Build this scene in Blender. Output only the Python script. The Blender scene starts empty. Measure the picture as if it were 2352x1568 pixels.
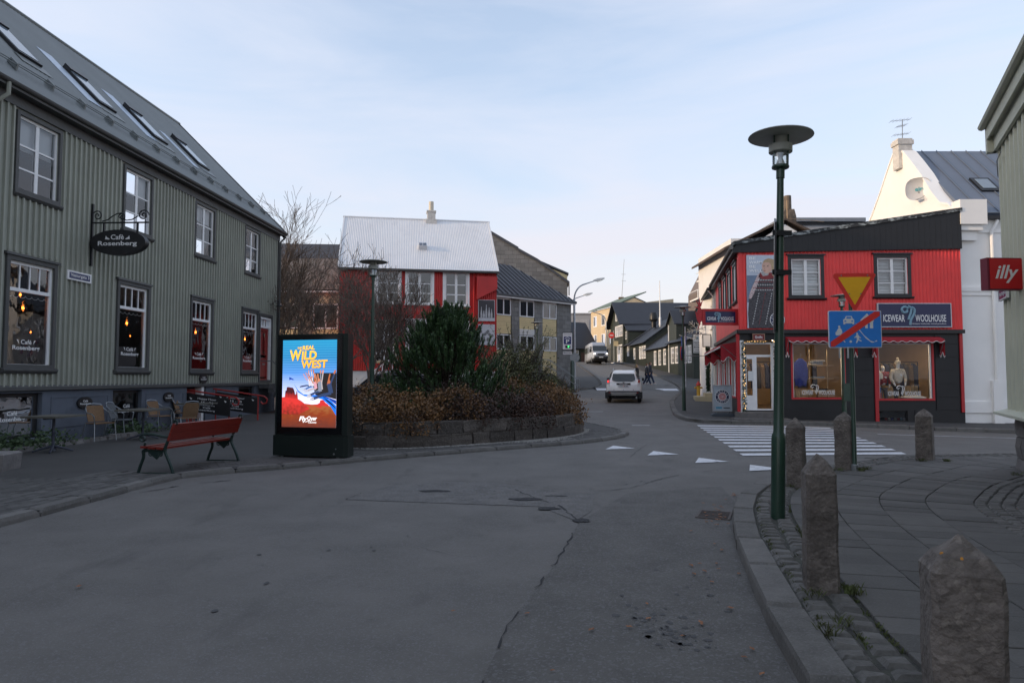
import bpy, bmesh, math, random
from mathutils import Matrix, Vector, noise
random.seed(7)
R = math.radians
scene = bpy.context.scene
col = scene.collection

# ---------------------------------------------------------------- camera, sky, sun, exposure
cam_d = bpy.data.cameras.new('camera'); cam = bpy.data.objects.new('camera', cam_d); col.objects.link(cam)
cam_d.lens = 24.0; cam_d.sensor_width = 36.0; cam_d.clip_start = .05; cam_d.clip_end = 3000
cam.location = (0, 0, 1.6); cam.rotation_euler = (R(90) + math.atan(84/1568), 0, 0)
scene.camera = cam

SUN_AZ, SUN_EL = R(-103), R(12.5)          # azimuth from +Y towards +X
sdir = Vector((math.sin(SUN_AZ)*math.cos(SUN_EL), math.cos(SUN_AZ)*math.cos(SUN_EL), math.sin(SUN_EL)))
sun_d = bpy.data.lights.new('sun', 'SUN'); sun_d.energy = 2.0; sun_d.angle = R(.6); sun_d.color = (.50, .365, .235)
sun = bpy.data.objects.new('sun', sun_d); col.objects.link(sun)
sun.rotation_euler = sdir.to_track_quat('Z', 'Y').to_euler(); sun.location = (-30, -10, 40)

w = bpy.data.worlds.new('World'); scene.world = w; w.use_nodes = True
nt = w.node_tree; nt.nodes.clear(); N = nt.nodes.new; L = nt.links.new
out = N('ShaderNodeOutputWorld')
sky = N('ShaderNodeTexSky'); sky.sky_type = 'NISHITA'; sky.sun_disc = False
sky.sun_elevation = SUN_EL; sky.sun_rotation = SUN_AZ; sky.air_density = 1.0; sky.dust_density = 2.2; sky.ozone_density = 1.4
b1 = N('ShaderNodeBackground'); b1.inputs[1].default_value = .14; L(sky.outputs[0], b1.inputs[0])
tc = N('ShaderNodeTexCoord')
# thin high cloud: long soft streaks, the same over the whole sky
mp = N('ShaderNodeMapping'); mp.inputs['Scale'].default_value = (1.0, 1.5, 5.5); mp.inputs['Rotation'].default_value = (0, R(9), R(20)); L(tc.outputs['Generated'], mp.inputs[0])
n1 = N('ShaderNodeTexNoise'); n1.inputs['Scale'].default_value = 1.5; n1.inputs['Detail'].default_value = 7; n1.inputs['Roughness'].default_value = .56; n1.inputs['Distortion'].default_value = .5; L(mp.outputs[0], n1.inputs['Vector'])
mr = N('ShaderNodeMapRange'); mr.inputs['From Min'].default_value = .34; mr.inputs['From Max'].default_value = .68; mr.inputs['To Min'].default_value = .36; mr.inputs['To Max'].default_value = .86; L(n1.outputs[0], mr.inputs[0])
# the veil looks thicker towards the horizon, where one looks through more of it
sx = N('ShaderNodeSeparateXYZ'); L(tc.outputs['Generated'], sx.inputs[0])
mz = N('ShaderNodeMapRange'); mz.interpolation_type = 'SMOOTHSTEP'; mz.inputs['From Min'].default_value = .02; mz.inputs['From Max'].default_value = .55; mz.inputs['To Min'].default_value = .30; mz.inputs['To Max'].default_value = .0; L(sx.outputs['Z'], mz.inputs[0])
ad = N('ShaderNodeMath'); ad.operation = 'ADD'; ad.use_clamp = True; L(mr.outputs[0], ad.inputs[0]); L(mz.outputs[0], ad.inputs[1])
b2 = N('ShaderNodeBackground'); b2.inputs[0].default_value = (.70, .745, .87, 1); b2.inputs[1].default_value = .425
# cloud is creamier low down, where its light has come through more air
mc = N('ShaderNodeMapRange'); mc.interpolation_type = 'SMOOTHSTEP'; mc.inputs['From Min'].default_value = .03; mc.inputs['From Max'].default_value = .34; L(sx.outputs['Z'], mc.inputs[0])
cx = N('ShaderNodeMix'); cx.data_type = 'RGBA'; cx.inputs[6].default_value = (.81, .765, .79, 1); cx.inputs[7].default_value = (.70, .745, .87, 1); L(mc.outputs[0], cx.inputs[0]); L(cx.outputs[2], b2.inputs[0])
ms = N('ShaderNodeMixShader'); L(ad.outputs[0], ms.inputs[0]); L(b1.outputs[0], ms.inputs[1]); L(b2.outputs[0], ms.inputs[2]); L(ms.outputs[0], out.inputs[0])
vs = scene.view_settings; vs.view_transform = 'Standard'; vs.look = 'None'; vs.exposure = 1.42; vs.gamma = 1.0; vs.use_curve_mapping = False
scene.render.engine = 'CYCLES'

# ---------------------------------------------------------------- helpers
def lerp(a, b, t): return a + (b-a)*t
class MB:
    def __init__(s, M=None): s.v = []; s.f = []; s.M = M
    def P(s, p):
        p = Vector(p); s.v.append(tuple(s.M @ p) if s.M else tuple(p)); return len(s.v)-1
    def poly(s, pts): s.f.append([s.P(p) for p in pts]); return s
    def box(s, x0, x1, y0, y1, z0, z1):
        i = [s.P((x, y, z)) for z in (z0, z1) for y in (y0, y1) for x in (x0, x1)]
        a = [(0,2,3,1), (4,5,7,6), (0,1,5,4), (2,6,7,3), (0,4,6,2), (1,3,7,5)]
        s.f += [[i[k] for k in q] for q in a]; return s
    def loft(s, rings, closed=True, cap=True):
        idx = [[s.P(p) for p in r] for r in rings]; n = len(idx[0])
        for a, b in zip(idx, idx[1:]):
            for k in range(n if closed else n-1): s.f.append([a[k], a[(k+1) % n], b[(k+1) % n], b[k]])
        if cap and closed: s.f.append(idx[0][::-1]); s.f.append(idx[-1])
        return s
    def prism_y(s, pts, y0, y1):                       # outline in xz, extruded along y
        return s.loft([[(x, y0, z) for x, z in pts], [(x, y1, z) for x, z in pts]])
    def prism_x(s, pts, x0, x1): return s.loft([[(x0, y, z) for y, z in pts], [(x1, y, z) for y, z in pts]])
    def prism_z(s, pts, z0, z1): return s.loft([[(x, y, z0) for x, y in pts], [(x, y, z1) for x, y in pts]])
    def ring_y(s, outer, inner, y0, y1):               # frame: two outlines with the same count, in xz
        rs = [[(x, y0, z) for x, z in outer], [(x, y0, z) for x, z in inner], [(x, y1, z) for x, z in inner], [(x, y1, z) for x, z in outer]]
        rs.append(rs[0]); return s.loft(rs, cap=False)
    def frame(s, x0, x1, z0, z1, w_, y0, y1):
        return s.ring_y([(x0,z0),(x1,z0),(x1,z1),(x0,z1)], [(x0+w_,z0+w_),(x1-w_,z0+w_),(x1-w_,z1-w_),(x0+w_,z1-w_)], y0, y1)
    def tube(s, path, r, n=6, cap=True):
        path = [Vector(p) for p in path]; rs = r if isinstance(r, (list, tuple)) else [r]*len(path)
        rings = []; up = None
        for i, p in enumerate(path):
            d = (path[min(i+1, len(path)-1)] - path[max(i-1, 0)])
            if d.length < 1e-9: d = Vector((0, 0, 1))
            d.normalize()
            if up is None: up = Vector((0, 0, 1)) if abs(d.z) < .9 else Vector((1, 0, 0))
            a = d.cross(up)
            if a.length < 1e-4: a = d.orthogonal()
            a.normalize(); b = a.cross(d); up = b
            rings.append([p + (a*math.cos(2*math.pi*k/n) + b*math.sin(2*math.pi*k/n))*rs[i] for k in range(n)])
        return s.loft(rings, cap=cap)
    def lathe(s, prof, n=16, c=(0, 0, 0)):
        rings = [[(c[0]+r*math.cos(2*math.pi*k/n), c[1]+r*math.sin(2*math.pi*k/n), c[2]+z) for k in range(n)] for r, z in prof]
        return s.loft(rings)
    def disc_y(s, cx, cz, r, y0, y1, n=20, rz=None):
        return s.prism_y([(cx+r*math.cos(2*math.pi*k/n), cz+(rz or r)*math.sin(2*math.pi*k/n)) for k in range(n)], y0, y1)
    def mesh(s, name='m', m=None, smooth=False):
        me = bpy.data.meshes.new(name); me.from_pydata(s.v, [], s.f)
        if m: me.materials.append(m)
        bm = bmesh.new(); bm.from_mesh(me); bmesh.ops.recalc_face_normals(bm, faces=bm.faces); bm.to_mesh(me); bm.free()
        if smooth:
            for p in me.polygons: p.use_smooth = True
            try: me.set_sharp_from_angle(angle=R(38))
            except Exception: pass
        return me
    def build(s, name, m, parent=None, smooth=False, **k): return ob(name, s.mesh(name, m, smooth), parent, **k)

KIDS = {}
def ob(name, me, parent=None, loc=None, rot=None, scale=None, label=None, kind=None):
    o = bpy.data.objects.new(name, me); col.objects.link(o)
    if parent: o.parent = parent; KIDS.setdefault(parent.name, []).append(o)
    if loc: o.location = loc
    if rot: o.rotation_euler = rot
    if scale: o.scale = scale
    if label: o['label'] = label
    if kind: o['kind'] = kind
    return o
def tag(o, label, cat, group=None):
    o['label'] = label; o['category'] = cat
    if group: o['group'] = group
    return o
def thing(name, label, cat, loc=(0, 0, 0), rz=0, group=None):
    o = ob(name, None, loc=loc, rot=(0, 0, rz)); o.empty_display_size = .1
    return tag(o, label, cat, group)
def struct(o): o['kind'] = 'structure'; return o
def copy_tree(o, parent=None):
    c = o.copy(); col.objects.link(c); c.parent = parent
    if parent: KIDS.setdefault(parent.name, []).append(c)
    for ch in list(KIDS.get(o.name, [])): copy_tree(ch, c)
    return c
KP, KQ = .9375, .956      # scale of things standing on the raised pavements (measured on the road plane)
def on_pave(o, k=.9375, z=.1):
    o.location = (o.location.x*k, o.location.y*k, z); o.scale = (k, k, k); return o
def MT(x=0, y=0, z=0, rz=0): return Matrix.Translation((x, y, z)) @ Matrix.Rotation(rz, 4, 'Z')

_mats = {}
def mat(name, c=(.5,.5,.5), rough=.6, var=.12, scale=2.0, bump=0.0, bscale=30, metal=0, spec=.5, rand=0, emit=None, estr=1, c2=None, coat=0, stretch=None, det=5):
    if name in _mats: return _mats[name]
    m = bpy.data.materials.new(name); m.use_nodes = True; nt = m.node_tree; N = nt.nodes.new; L = nt.links.new
    p = nt.nodes['Principled BSDF']; _mats[name] = m
    p.inputs['Roughness'].default_value = rough; p.inputs['Metallic'].default_value = metal; p.inputs['Specular IOR Level'].default_value = spec
    if coat: p.inputs['Coat Weight'].default_value = coat; p.inputs['Coat Roughness'].default_value = .08
    g = N('ShaderNodeNewGeometry'); vec = g.outputs['Position']
    if stretch:
        mp = N('ShaderNodeMapping'); mp.inputs['Scale'].default_value = stretch; L(vec, mp.inputs[0]); vec = mp.outputs[0]
    a = N('ShaderNodeMix'); a.data_type = 'RGBA'
    lo = c2 or tuple(k*(1-var) for k in c); hi = tuple(min(1, k*(1+var)) for k in c)
    a.inputs[6].default_value = (*lo, 1); a.inputs[7].default_value = (*hi, 1)
    n1 = N('ShaderNodeTexNoise'); n1.inputs['Scale'].default_value = scale; n1.inputs['Detail'].default_value = det; n1.inputs['Roughness'].default_value = .62; L(vec, n1.inputs['Vector'])
    mr = N('ShaderNodeMapRange'); mr.inputs[1].default_value = .3; mr.inputs[2].default_value = .7; L(n1.outputs[0], mr.inputs[0]); L(mr.outputs[0], a.inputs[0])
    res = a.outputs[2]
    if rand:
        oi = N('ShaderNodeObjectInfo'); h = N('ShaderNodeHueSaturation'); r2 = N('ShaderNodeMapRange'); r2.inputs[3].default_value = 1-rand; r2.inputs[4].default_value = 1+rand
        L(oi.outputs['Random'], r2.inputs[0]); L(r2.outputs[0], h.inputs['Value']); L(res, h.inputs['Color']); res = h.outputs[0]
    L(res, p.inputs['Base Color'])
    if bump:
        n2 = N('ShaderNodeTexNoise'); n2.inputs['Scale'].default_value = bscale; n2.inputs['Detail'].default_value = 4; L(g.outputs['Position'], n2.inputs['Vector'])
        b = N('ShaderNodeBump'); b.inputs['Strength'].default_value = bump; b.inputs['Distance'].default_value = .02; L(n2.outputs[0], b.inputs['Height']); L(b.outputs[0], p.inputs['Normal'])
    if emit: p.inputs['Emission Color'].default_value = (*emit, 1); p.inputs['Emission Strength'].default_value = estr
    return m
def glass(name, tint=(.75, .8, .8), dark=0.0, rough=.015, base=.06):
    if name in _mats: return _mats[name]
    m = bpy.data.materials.new(name); m.use_nodes = True; nt = m.node_tree; nt.nodes.clear(); N = nt.nodes.new; L = nt.links.new; _mats[name] = m
    o = N('ShaderNodeOutputMaterial'); t = N('ShaderNodeBsdfTransparent'); t.inputs[0].default_value = (*tint, 1)
    gl = N('ShaderNodeBsdfGlossy'); gl.inputs['Roughness'].default_value = rough; gl.inputs[0].default_value = (.92, .95, 1, 1)
    fr = N('ShaderNodeLayerWeight'); fr.inputs[0].default_value = .28
    mr = N('ShaderNodeMapRange'); mr.inputs[3].default_value = base; mr.inputs[4].default_value = .95; L(fr.outputs['Fresnel'], mr.inputs[0])
    # slight waviness of old panes
    g = N('ShaderNodeNewGeometry'); n2 = N('ShaderNodeTexNoise'); n2.inputs['Scale'].default_value = 1.7; L(g.outputs['Position'], n2.inputs['Vector'])
    b = N('ShaderNodeBump'); b.inputs['Strength'].default_value = .12; b.inputs['Distance'].default_value = .05; L(n2.outputs[0], b.inputs['Height']); L(b.outputs[0], gl.inputs['Normal'])
    mx = N('ShaderNodeMixShader'); L(mr.outputs[0], mx.inputs[0]); L(t.outputs[0], mx.inputs[1]); L(gl.outputs[0], mx.inputs[2]); L(mx.outputs[0], o.inputs[0])
    return m
def emis(name, c, s=1):
    if name in _mats: return _mats[name]
    m = bpy.data.materials.new(name); m.use_nodes = True; p = m.node_tree.nodes['Principled BSDF']; _mats[name] = m
    p.inputs['Base Color'].default_value = (*[k*.2 for k in c], 1); p.inputs['Emission Color'].default_value = (*c, 1); p.inputs['Emission Strength'].default_value = s; p.inputs['Roughness'].default_value = .4
    return m

# lettering: the built-in face, turned to mesh, fitted to a box in the xz plane
_tx = {}
def text_mesh(s_, bold=0.0, shear=0.0):
    k = (s_, bold, shear)
    if k not in _tx:
        cu = bpy.data.curves.new('t', 'FONT'); cu.body = s_; cu.offset = bold; cu.shear = shear; cu.resolution_u = 3; cu.align_x = 'LEFT'
        o = bpy.data.objects.new('t', cu); me = bpy.data.meshes.new_from_object(o)
        vs_ = [tuple(v.co) for v in me.vertices]; fs = [list(p.vertices) for p in me.polygons]
        bpy.data.objects.remove(o); bpy.data.curves.remove(cu); bpy.data.meshes.remove(me)
        xs = [v[0] for v in vs_]; ys = [v[1] for v in vs_]; _tx[k] = (vs_, fs, min(xs), max(xs), min(ys), max(ys))
    return _tx[k]
def text(parent, s_, x0, x1, z0, z1, y, m, bold=0.0, shear=0.0, M=None, name='lettering', fn=None):
    vs_, fs, a, b, c, d = text_mesh(s_, bold, shear); mb = MB(M)
    for v in vs_:
        u, t = (v[0]-a)/(b-a), (v[1]-c)/(d-c)
        p = (lerp(x0, x1, u), y, lerp(z0, z1, t))
        mb.P(fn(u, t) if fn else p)
    mb.f = [list(f) for f in fs]
    me = bpy.data.meshes.new(name); me.from_pydata(mb.v, [], mb.f); me.materials.append(m)
    return ob(name, me, parent)

# walls with openings: profile [(x, y)], bottom z0, top z1 (number or function), holes [(x0,x1,z0,z1)]
def strip_wall(mb, prof, z0, z1, holes=(), reveal=.12, rev=True):
    zt = z1 if callable(z1) else (lambda x: z1)
    zb = z0 if callable(z0) else (lambda x: z0)
    def yat(x):
        for (a, ya), (b, yb) in zip(prof, prof[1:]):
            if a <= x <= b: return lerp(ya, yb, (x-a)/(b-a) if b > a else 0)
        return prof[0][1] if x < prof[0][0] else prof[-1][1]
    pts = sorted(set([round(p[0], 5) for p in prof] + [round(k, 5) for h in holes for k in h[:2] if prof[0][0] < k < prof[-1][0]]))
    for a, b in zip(pts, pts[1:]):
        hs = sorted([(h[2], h[3]) for h in holes if h[0] <= a+1e-6 and h[1] >= b-1e-6]); ya, yb = yat(a), yat(b)
        cur = None
        segs = []
        lo_a, lo_b = zb(a), zb(b)
        for h0, h1 in hs: segs.append((lo_a, lo_b, h0, h0)); lo_a = lo_b = h1
        segs.append((lo_a, lo_b, zt(a), zt(b)))
        for p, q, r_, t in segs:
            if r_ > p+1e-5 or t > q+1e-5: mb.poly([(a, ya, p), (b, yb, q), (b, yb, t), (a, ya, r_)])
    if rev:
        for x0, x1, h0, h1 in holes:
            ya, yb = yat(x0), yat(x1)
            mb.poly([(x0, ya, h0), (x0, reveal, h0), (x0, reveal, h1), (x0, ya, h1)]); mb.poly([(x1, yb, h0), (x1, yb, h1), (x1, reveal, h1), (x1, reveal, h0)])
            mb.poly([(x0, ya, h0), (x1, yb, h0), (x1, reveal, h0), (x0, reveal, h0)]); mb.poly([(x0, ya, h1), (x0, reveal, h1), (x1, reveal, h1), (x1, yb, h1)])
    return mb
def corr(x0, x1, pitch, amp, n=4, y=0.0):
    out_ = []; k = int(round((x1-x0)/pitch*n))
    for i in range(k+1): out_.append((x0+(x1-x0)*i/k, y - amp*(.5+.5*math.cos(2*math.pi*i/n))))
    return out_
def room(parent, M, x0, x1, z0, z1, y0, y1, m, name='interior'):
    b = MB(M)
    b.poly([(x0,y1,z0),(x1,y1,z0),(x1,y1,z1),(x0,y1,z1)]); b.poly([(x0,y0,z0),(x0,y1,z0),(x0,y1,z1),(x0,y0,z1)]); b.poly([(x1,y0,z0),(x1,y0,z1),(x1,y1,z1),(x1,y1,z0)])
    b.poly([(x0,y0,z0),(x1,y0,z0),(x1,y1,z0),(x0,y1,z0)]); b.poly([(x0,y0,z1),(x0,y1,z1),(x1,y1,z1),(x1,y0,z1)])
    return b.build(name, m, parent)
# window: frame + glazing bars as the part; panes, casing and sill as its sub-parts
def window(parent, M, x0, x1, z0, z1, xs=(), zs=(), fm=None, gm=None, fw=.06, bw=.04, y=.03, dep=.06, casing=None, sill=None, head=None, blind=None, cells=None, name='window', mull=None):
    """xs/zs: bar positions as fractions; casing=(width, mat, proud); sill=(mat, out, drop); blind=(mat, z-fraction from top)"""
    b = MB(M); b.frame(x0, x1, z0, z1, fw, y, y+dep)
    ix0, ix1, iz0, iz1 = x0+fw, x1-fw, z0+fw, z1-fw
    X = [ix0]+[lerp(ix0, ix1, k) for k in xs]+[ix1]; Z = [iz0]+[lerp(iz0, iz1, k) for k in zs]+[iz1]
    bars = []
    for i, k in enumerate(X[1:-1]):
        q = (mull[i] if mull else bw)/2; b.box(k-q, k+q, y+.008, y+dep-.01, iz0, iz1)
    for k in Z[1:-1]:
        for a, c in zip(X, X[1:]): b.box(a+bw/2, c-bw/2, y+.012, y+dep-.012, k-bw*.4, k+bw*.4)
    wn = b.build(name, fm, parent)
    for a, c in zip(X, X[1:]):
        for d, e in zip(Z, Z[1:]):
            q = .004
            MB(M).poly([(a+q, y+.03, d+q), (c-q, y+.03, d+q), (c-q, y+.03, e-q), (a+q, y+.03, e-q)]).build('pane', gm, wn)
    if casing:
        cw, cm, pr = casing
        MB(M).frame(x0-cw, x1+cw, z0-cw*.3, z1+cw, cw*.985, -pr, y+.02).build('casing', cm, wn)
    if head:
        hm, o_, h_ = head; MB(M).prism_x([(-o_, z1+(casing[0] if casing else 0)+.003), (-o_*.9, z1+(casing[0] if casing else 0)+h_), (.03, z1+(casing[0] if casing else 0)+h_*1.25), (.03, z1+(casing[0] if casing else 0)+.003)], x0-(casing[0] if casing else 0)-.05, x1+(casing[0] if casing else 0)+.05).build('window_head', hm, wn)
    if sill:
        sm, o_, d_ = sill; e = (casing[0] if casing else 0)+.05
        MB(M).prism_x([(-o_, z0-d_*.55), (-o_, z0-d_*.25), (.04, z0-.004), (.04, z0-d_), (-o_*.55, z0-d_)], x0-e, x1+e).build('sill', sm, wn)
    if blind:
        bm_, f = blind; MB(M).poly([(x0, y+.14, lerp(z1, z0, f)), (x1, y+.14, lerp(z1, z0, f)), (x1, y+.14, z1), (x0, y+.14, z1)]).build('blind', bm_, wn)
    return wn

# terrain: flat square, street climbing away to the west
KN = [(-1e3,0),(22,0),(30,.12),(36,.3),(45,.62),(53,1.03),(62,1.5),(70,2.1),(88,3.4),(110,4.4),(150,5.5),(1e5,5.5)]
def hg(X, Y):
    z = 0
    for (a, b), (c, d) in zip(KN, KN[1:]):
        if Y <= c: z = b+(d-b)*(Y-a)/(c-a) if a > -999 else 0; break
    k = min(1, max(0, (Y-8)/12))*min(1, max(0, (60-Y)/20))
    return z-.02*min(8, max(0, X-9))*k
# ---------------------------------------------------------------- shared materials
ASPH = mat('asphalt', (.128,.121,.113), .84, .14, 1.1, bump=.4, bscale=130, c2=(.102,.097,.09))
def speckle(m, amt=.5, sc=160, thr=.62, cc=(.28,.28,.30)):
    nt = m.node_tree; p = nt.nodes['Principled BSDF']; lk = p.inputs['Base Color'].links[0]; src = lk.from_socket
    g = nt.nodes.new('ShaderNodeNewGeometry'); v = nt.nodes.new('ShaderNodeTexVoronoi'); v.inputs['Scale'].default_value = sc; nt.links.new(g.outputs['Position'], v.inputs['Vector'])
    mr = nt.nodes.new('ShaderNodeMapRange'); mr.inputs[1].default_value = thr; mr.inputs[2].default_value = 1.0; mr.inputs[3].default_value = 0; mr.inputs[4].default_value = amt
    sp = nt.nodes.new('ShaderNodeSeparateColor'); nt.links.new(v.outputs['Color'], sp.inputs[0]); nt.links.new(sp.outputs[0], mr.inputs[0])
    mx = nt.nodes.new('ShaderNodeMix'); mx.data_type = 'RGBA'; mx.inputs[7].default_value = (*cc, 1); nt.links.new(mr.outputs[0], mx.inputs[0]); nt.links.new(src, mx.inputs[6]); nt.links.new(mx.outputs[2], p.inputs['Base Color'])
speckle(ASPH, .42, 95, .72, (.20,.20,.22))
def blotch(m, sc, c, amt, thr=.55, stretch=(1,1,1)):
    nt = m.node_tree; p = nt.nodes['Principled BSDF']; src = p.inputs['Base Color'].links[0].from_socket
    g = nt.nodes.new('ShaderNodeNewGeometry'); mp = nt.nodes.new('ShaderNodeMapping'); mp.inputs['Scale'].default_value = stretch; nt.links.new(g.outputs['Position'], mp.inputs[0])
    v = nt.nodes.new('ShaderNodeTexNoise'); v.inputs['Scale'].default_value = sc; v.inputs['Detail'].default_value = 6; v.inputs['Roughness'].default_value = .6; nt.links.new(mp.outputs[0], v.inputs['Vector'])
    mr = nt.nodes.new('ShaderNodeMapRange'); mr.inputs[1].default_value = thr; mr.inputs[2].default_value = thr+.16; mr.inputs[4].default_value = amt; nt.links.new(v.outputs[0], mr.inputs[0])
    mx = nt.nodes.new('ShaderNodeMix'); mx.data_type = 'RGBA'; mx.inputs[7].default_value = (*c, 1); nt.links.new(mr.outputs[0], mx.inputs[0]); nt.links.new(src, mx.inputs[6]); nt.links.new(mx.outputs[2], p.inputs['Base Color'])
blotch(ASPH, .45, (.092,.088,.082), .45, .53); blotch(ASPH, 2.4, (.056,.054,.052), .45, .57, (1,.3,1)); blotch(ASPH, .8, (.145,.138,.13), .3, .57, (.35,1,1)); blotch(ASPH, 9, (.058,.056,.053), .4, .6)
ASPH2 = mat('asphalt_ribbed', (.102,.097,.091), .86, .2, 2.2, bump=.6, bscale=75); speckle(ASPH2, .5, 70, .68, (.19,.19,.20)); blotch(ASPH2, 1.6, (.034,.035,.036), .5, .6)
ASPH3 = mat('asphalt_repair', (.112,.107,.101), .85, .25, 3.5, bump=.4, bscale=90); speckle(ASPH3, .5, 60, .66, (.22,.22,.24))
PAVE = mat('pavement_asphalt', (.056,.054,.053), .85, .15, .9, bump=.25, bscale=120); blotch(PAVE, 1.4, (.038,.037,.036), .5, .55)
KERB = mat('kerb_stone', (.125,.119,.112), .85, .2, 6, bump=.5, bscale=45, rand=.16); speckle(KERB, .4, 110, .7, (.2,.2,.2))
COB = mat('cobble_stone', (.098,.094,.088), .75, .25, 9, bump=.6, bscale=30, rand=.22)
SLAB = mat('paving_slab', (.092,.088,.083), .86, .12, 3, bump=.2, bscale=90, rand=.2); speckle(SLAB, .3, 120, .7, (.16,.16,.17)); blotch(SLAB, 2.3, (.062,.06,.057), .55, .56)
BRICKP = mat('paver_brick', (.084,.081,.078), .85, .15, 7, bump=.3, bscale=60, rand=.3)
MOSS = mat('joint_moss', (.045,.047,.036), .95, .5, 12, bump=.6, bscale=60, c2=(.03,.03,.03))
PAINT = mat('road_paint', (.62,.63,.66), .7, .08, 8, bump=.2, bscale=80); blotch(PAINT, 7, (.13,.13,.14), .8, .56); blotch(PAINT, 28, (.13,.13,.14), .6, .58)
CRACK = mat('crack_tar', (.022,.022,.025), .9, .3, 20)

# ---------------------------------------------------------------- ground and road
def sheet(name, xs, ys, zf, m, keep=None):
    mb = MB(); idx = {}
    for j, y in enumerate(ys):
        for i, x in enumerate(xs): idx[i, j] = mb.P((x, y, zf(x, y)))
    for j in range(len(ys)-1):
        for i in range(len(xs)-1): mb.f.append([idx[i,j], idx[i+1,j], idx[i+1,j+1], idx[i,j+1]])
    return mb.build(name, m, smooth=True)
gx = [-900,-300,-120,-60,-40] + [-30+2*i for i in range(36)] + [45,60,90,160,400,900]
gy = [-500,-150,-60,-30] + [-20+2*i for i in range(86)] + [160,200,300,600,1600]
struct(sheet('road', gx, gy, hg, ASPH))

def catmull(pts, step=.1):
    P = [Vector((p[0], p[1])) for p in pts]; P = [2*P[0]-P[1]] + P + [2*P[-1]-P[-2]]; o = []
    for i in range(1, len(P)-2):
        a, b, c, d = P[i-1:i+3]; n = max(2, int((c-b).length/step))
        for k in range(n):
            t = k/n; o.append(.5*((2*b)+(-a+c)*t+(2*a-5*b+4*c-d)*t*t+(-a+3*b-3*c+d)*t**3))
    o.append(P[-2]); return o
def smooth_line(l, it=6):
    for _ in range(it): l = [l[0]] + [(l[i-1]+2*l[i]+l[i+1])/4 for i in range(1, len(l)-1)] + [l[-1]]
    return l
class Line:
    def __init__(s, pts, side, sm=8):       # side +1: inner is to the left of travel
        s.p = smooth_line(catmull(pts), sm); s.n = []; s.s = [0]
        for i in range(len(s.p)):
            d = s.p[min(i+1, len(s.p)-1)]-s.p[max(i-1, 0)]; d.normalize(); s.n.append(Vector((-d.y, d.x))*side)
        for a, b in zip(s.p, s.p[1:]): s.s.append(s.s[-1]+(b-a).length)
        s.len = s.s[-1]; s.i = 0
    def at(s, t, off=0):
        lo, hi = 0, len(s.s)-1
        while hi-lo > 1:
            m_ = (lo+hi)//2
            if s.s[m_] <= t: lo = m_
            else: hi = m_
        f = min(1.0, max(0.0, (t-s.s[lo])/max(1e-6, s.s[hi]-s.s[lo])))
        return s.p[lo].lerp(s.p[hi], f) + s.n[lo].lerp(s.n[hi], f).normalized()*off
    def dist(s, q): return min((q-p).length for p in s.p[::3])
def fill(name, loop, dz, m, parent=None, base=-.12, kind='structure'):
    bm = bmesh.new(); vs_ = [bm.verts.new((p[0], p[1], 0)) for p in loop]; f = bm.faces.new(vs_)
    bmesh.ops.triangulate(bm, faces=[f])
    # cut along y so that the sheet follows the climb of the street
    y0 = min(p[1] for p in loop); y1 = max(p[1] for p in loop)
    for yc in [22, 25, 28, 30, 33, 36, 40, 45, 49, 53, 58, 62, 66, 70, 76, 82, 88, 99, 110, 130]:
        if y0 < yc < y1: bmesh.ops.bisect_plane(bm, geom=bm.verts[:]+bm.edges[:]+bm.faces[:], plane_co=(0, yc, 0), plane_no=(0, 1, 0))
    for xc in (9, 11, 13, 15, 17):
        bmesh.ops.bisect_plane(bm, geom=bm.verts[:]+bm.edges[:]+bm.faces[:], plane_co=(xc, 0, 0), plane_no=(1, 0, 0))
    for v in bm.verts: v.co.z = hg(v.co.x, v.co.y)+dz
    bmesh.ops.recalc_face_normals(bm, faces=bm.faces)
    if sum(f.normal.z for f in bm.faces) < 0: bmesh.ops.reverse_faces(bm, faces=bm.faces)
    me = bpy.data.meshes.new(name); bm.to_mesh(me); bm.free(); me.materials.append(m)
    o = ob(name, me, parent)
    if kind and not parent: o['kind'] = kind
    return o
def stone(mb, q, z0, z1, bev=.012, jit=0.0, rnd=random):
    """a block on a four-cornered footprint q (ccw), with bevelled top edges and uneven corners"""
    c = sum(q, Vector((0, 0)))/4
    j = lambda: rnd.uniform(-jit, jit)
    a = [(p.x, p.y, z0) for p in q]
    b = [(p.x+j(), p.y+j(), z1-bev+j()*.4) for p in q]
    t = []
    for p in b:
        d = Vector((c.x-p[0], c.y-p[1])); d = d.normalized()*min(bev*1.4, d.length*.5); t.append((p[0]+d.x, p[1]+d.y, z1+j()*.5))
    return mb.loft([a, b, t])
def course(line, parent, name, o0, o1, ln, gap, z0, z1, m, t0=0, t1=None, bev=.012, jit=.004, var=.1, limit=None, ok=None, h=True, rnd=None, stag=0, loose=None):
    rnd = rnd or random.Random(hash((name, round(o0, 2))) & 0xffff); t = t0+stag; t1 = t1 or line.len; res = []
    while t < t1-.02:
        l = ln*rnd.uniform(1-var, 1+var)
        k = 1.0
        qs = [line.at(t+gap/2, o0), line.at(t+l-gap/2, o0), line.at(t+l-gap/2, o1), line.at(t+gap/2, o1)]
        c = sum(qs, Vector((0, 0)))/4
        if (qs[1]-qs[0]).length > .02 and (qs[2]-qs[3]).length > .015 and (not ok or ok(c)):
            zz = hg(c.x, c.y) if h else 0
            if loose is not None: stone(loose, qs, zz+z0, zz+z1+rnd.uniform(-.004, .004), bev, jit, rnd)
            else:
                mb = MB(); org = Vector((c.x, c.y)); stone(mb, [q-org for q in qs], z0, z1+rnd.uniform(-.004, .004), bev, jit, rnd); res.append((c.length, c, zz, mb))
        t += l
    for _, c, zz, mb in res: mb.build(name, m, parent, loc=(c.x, c.y, zz))
    return len(res)

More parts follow.
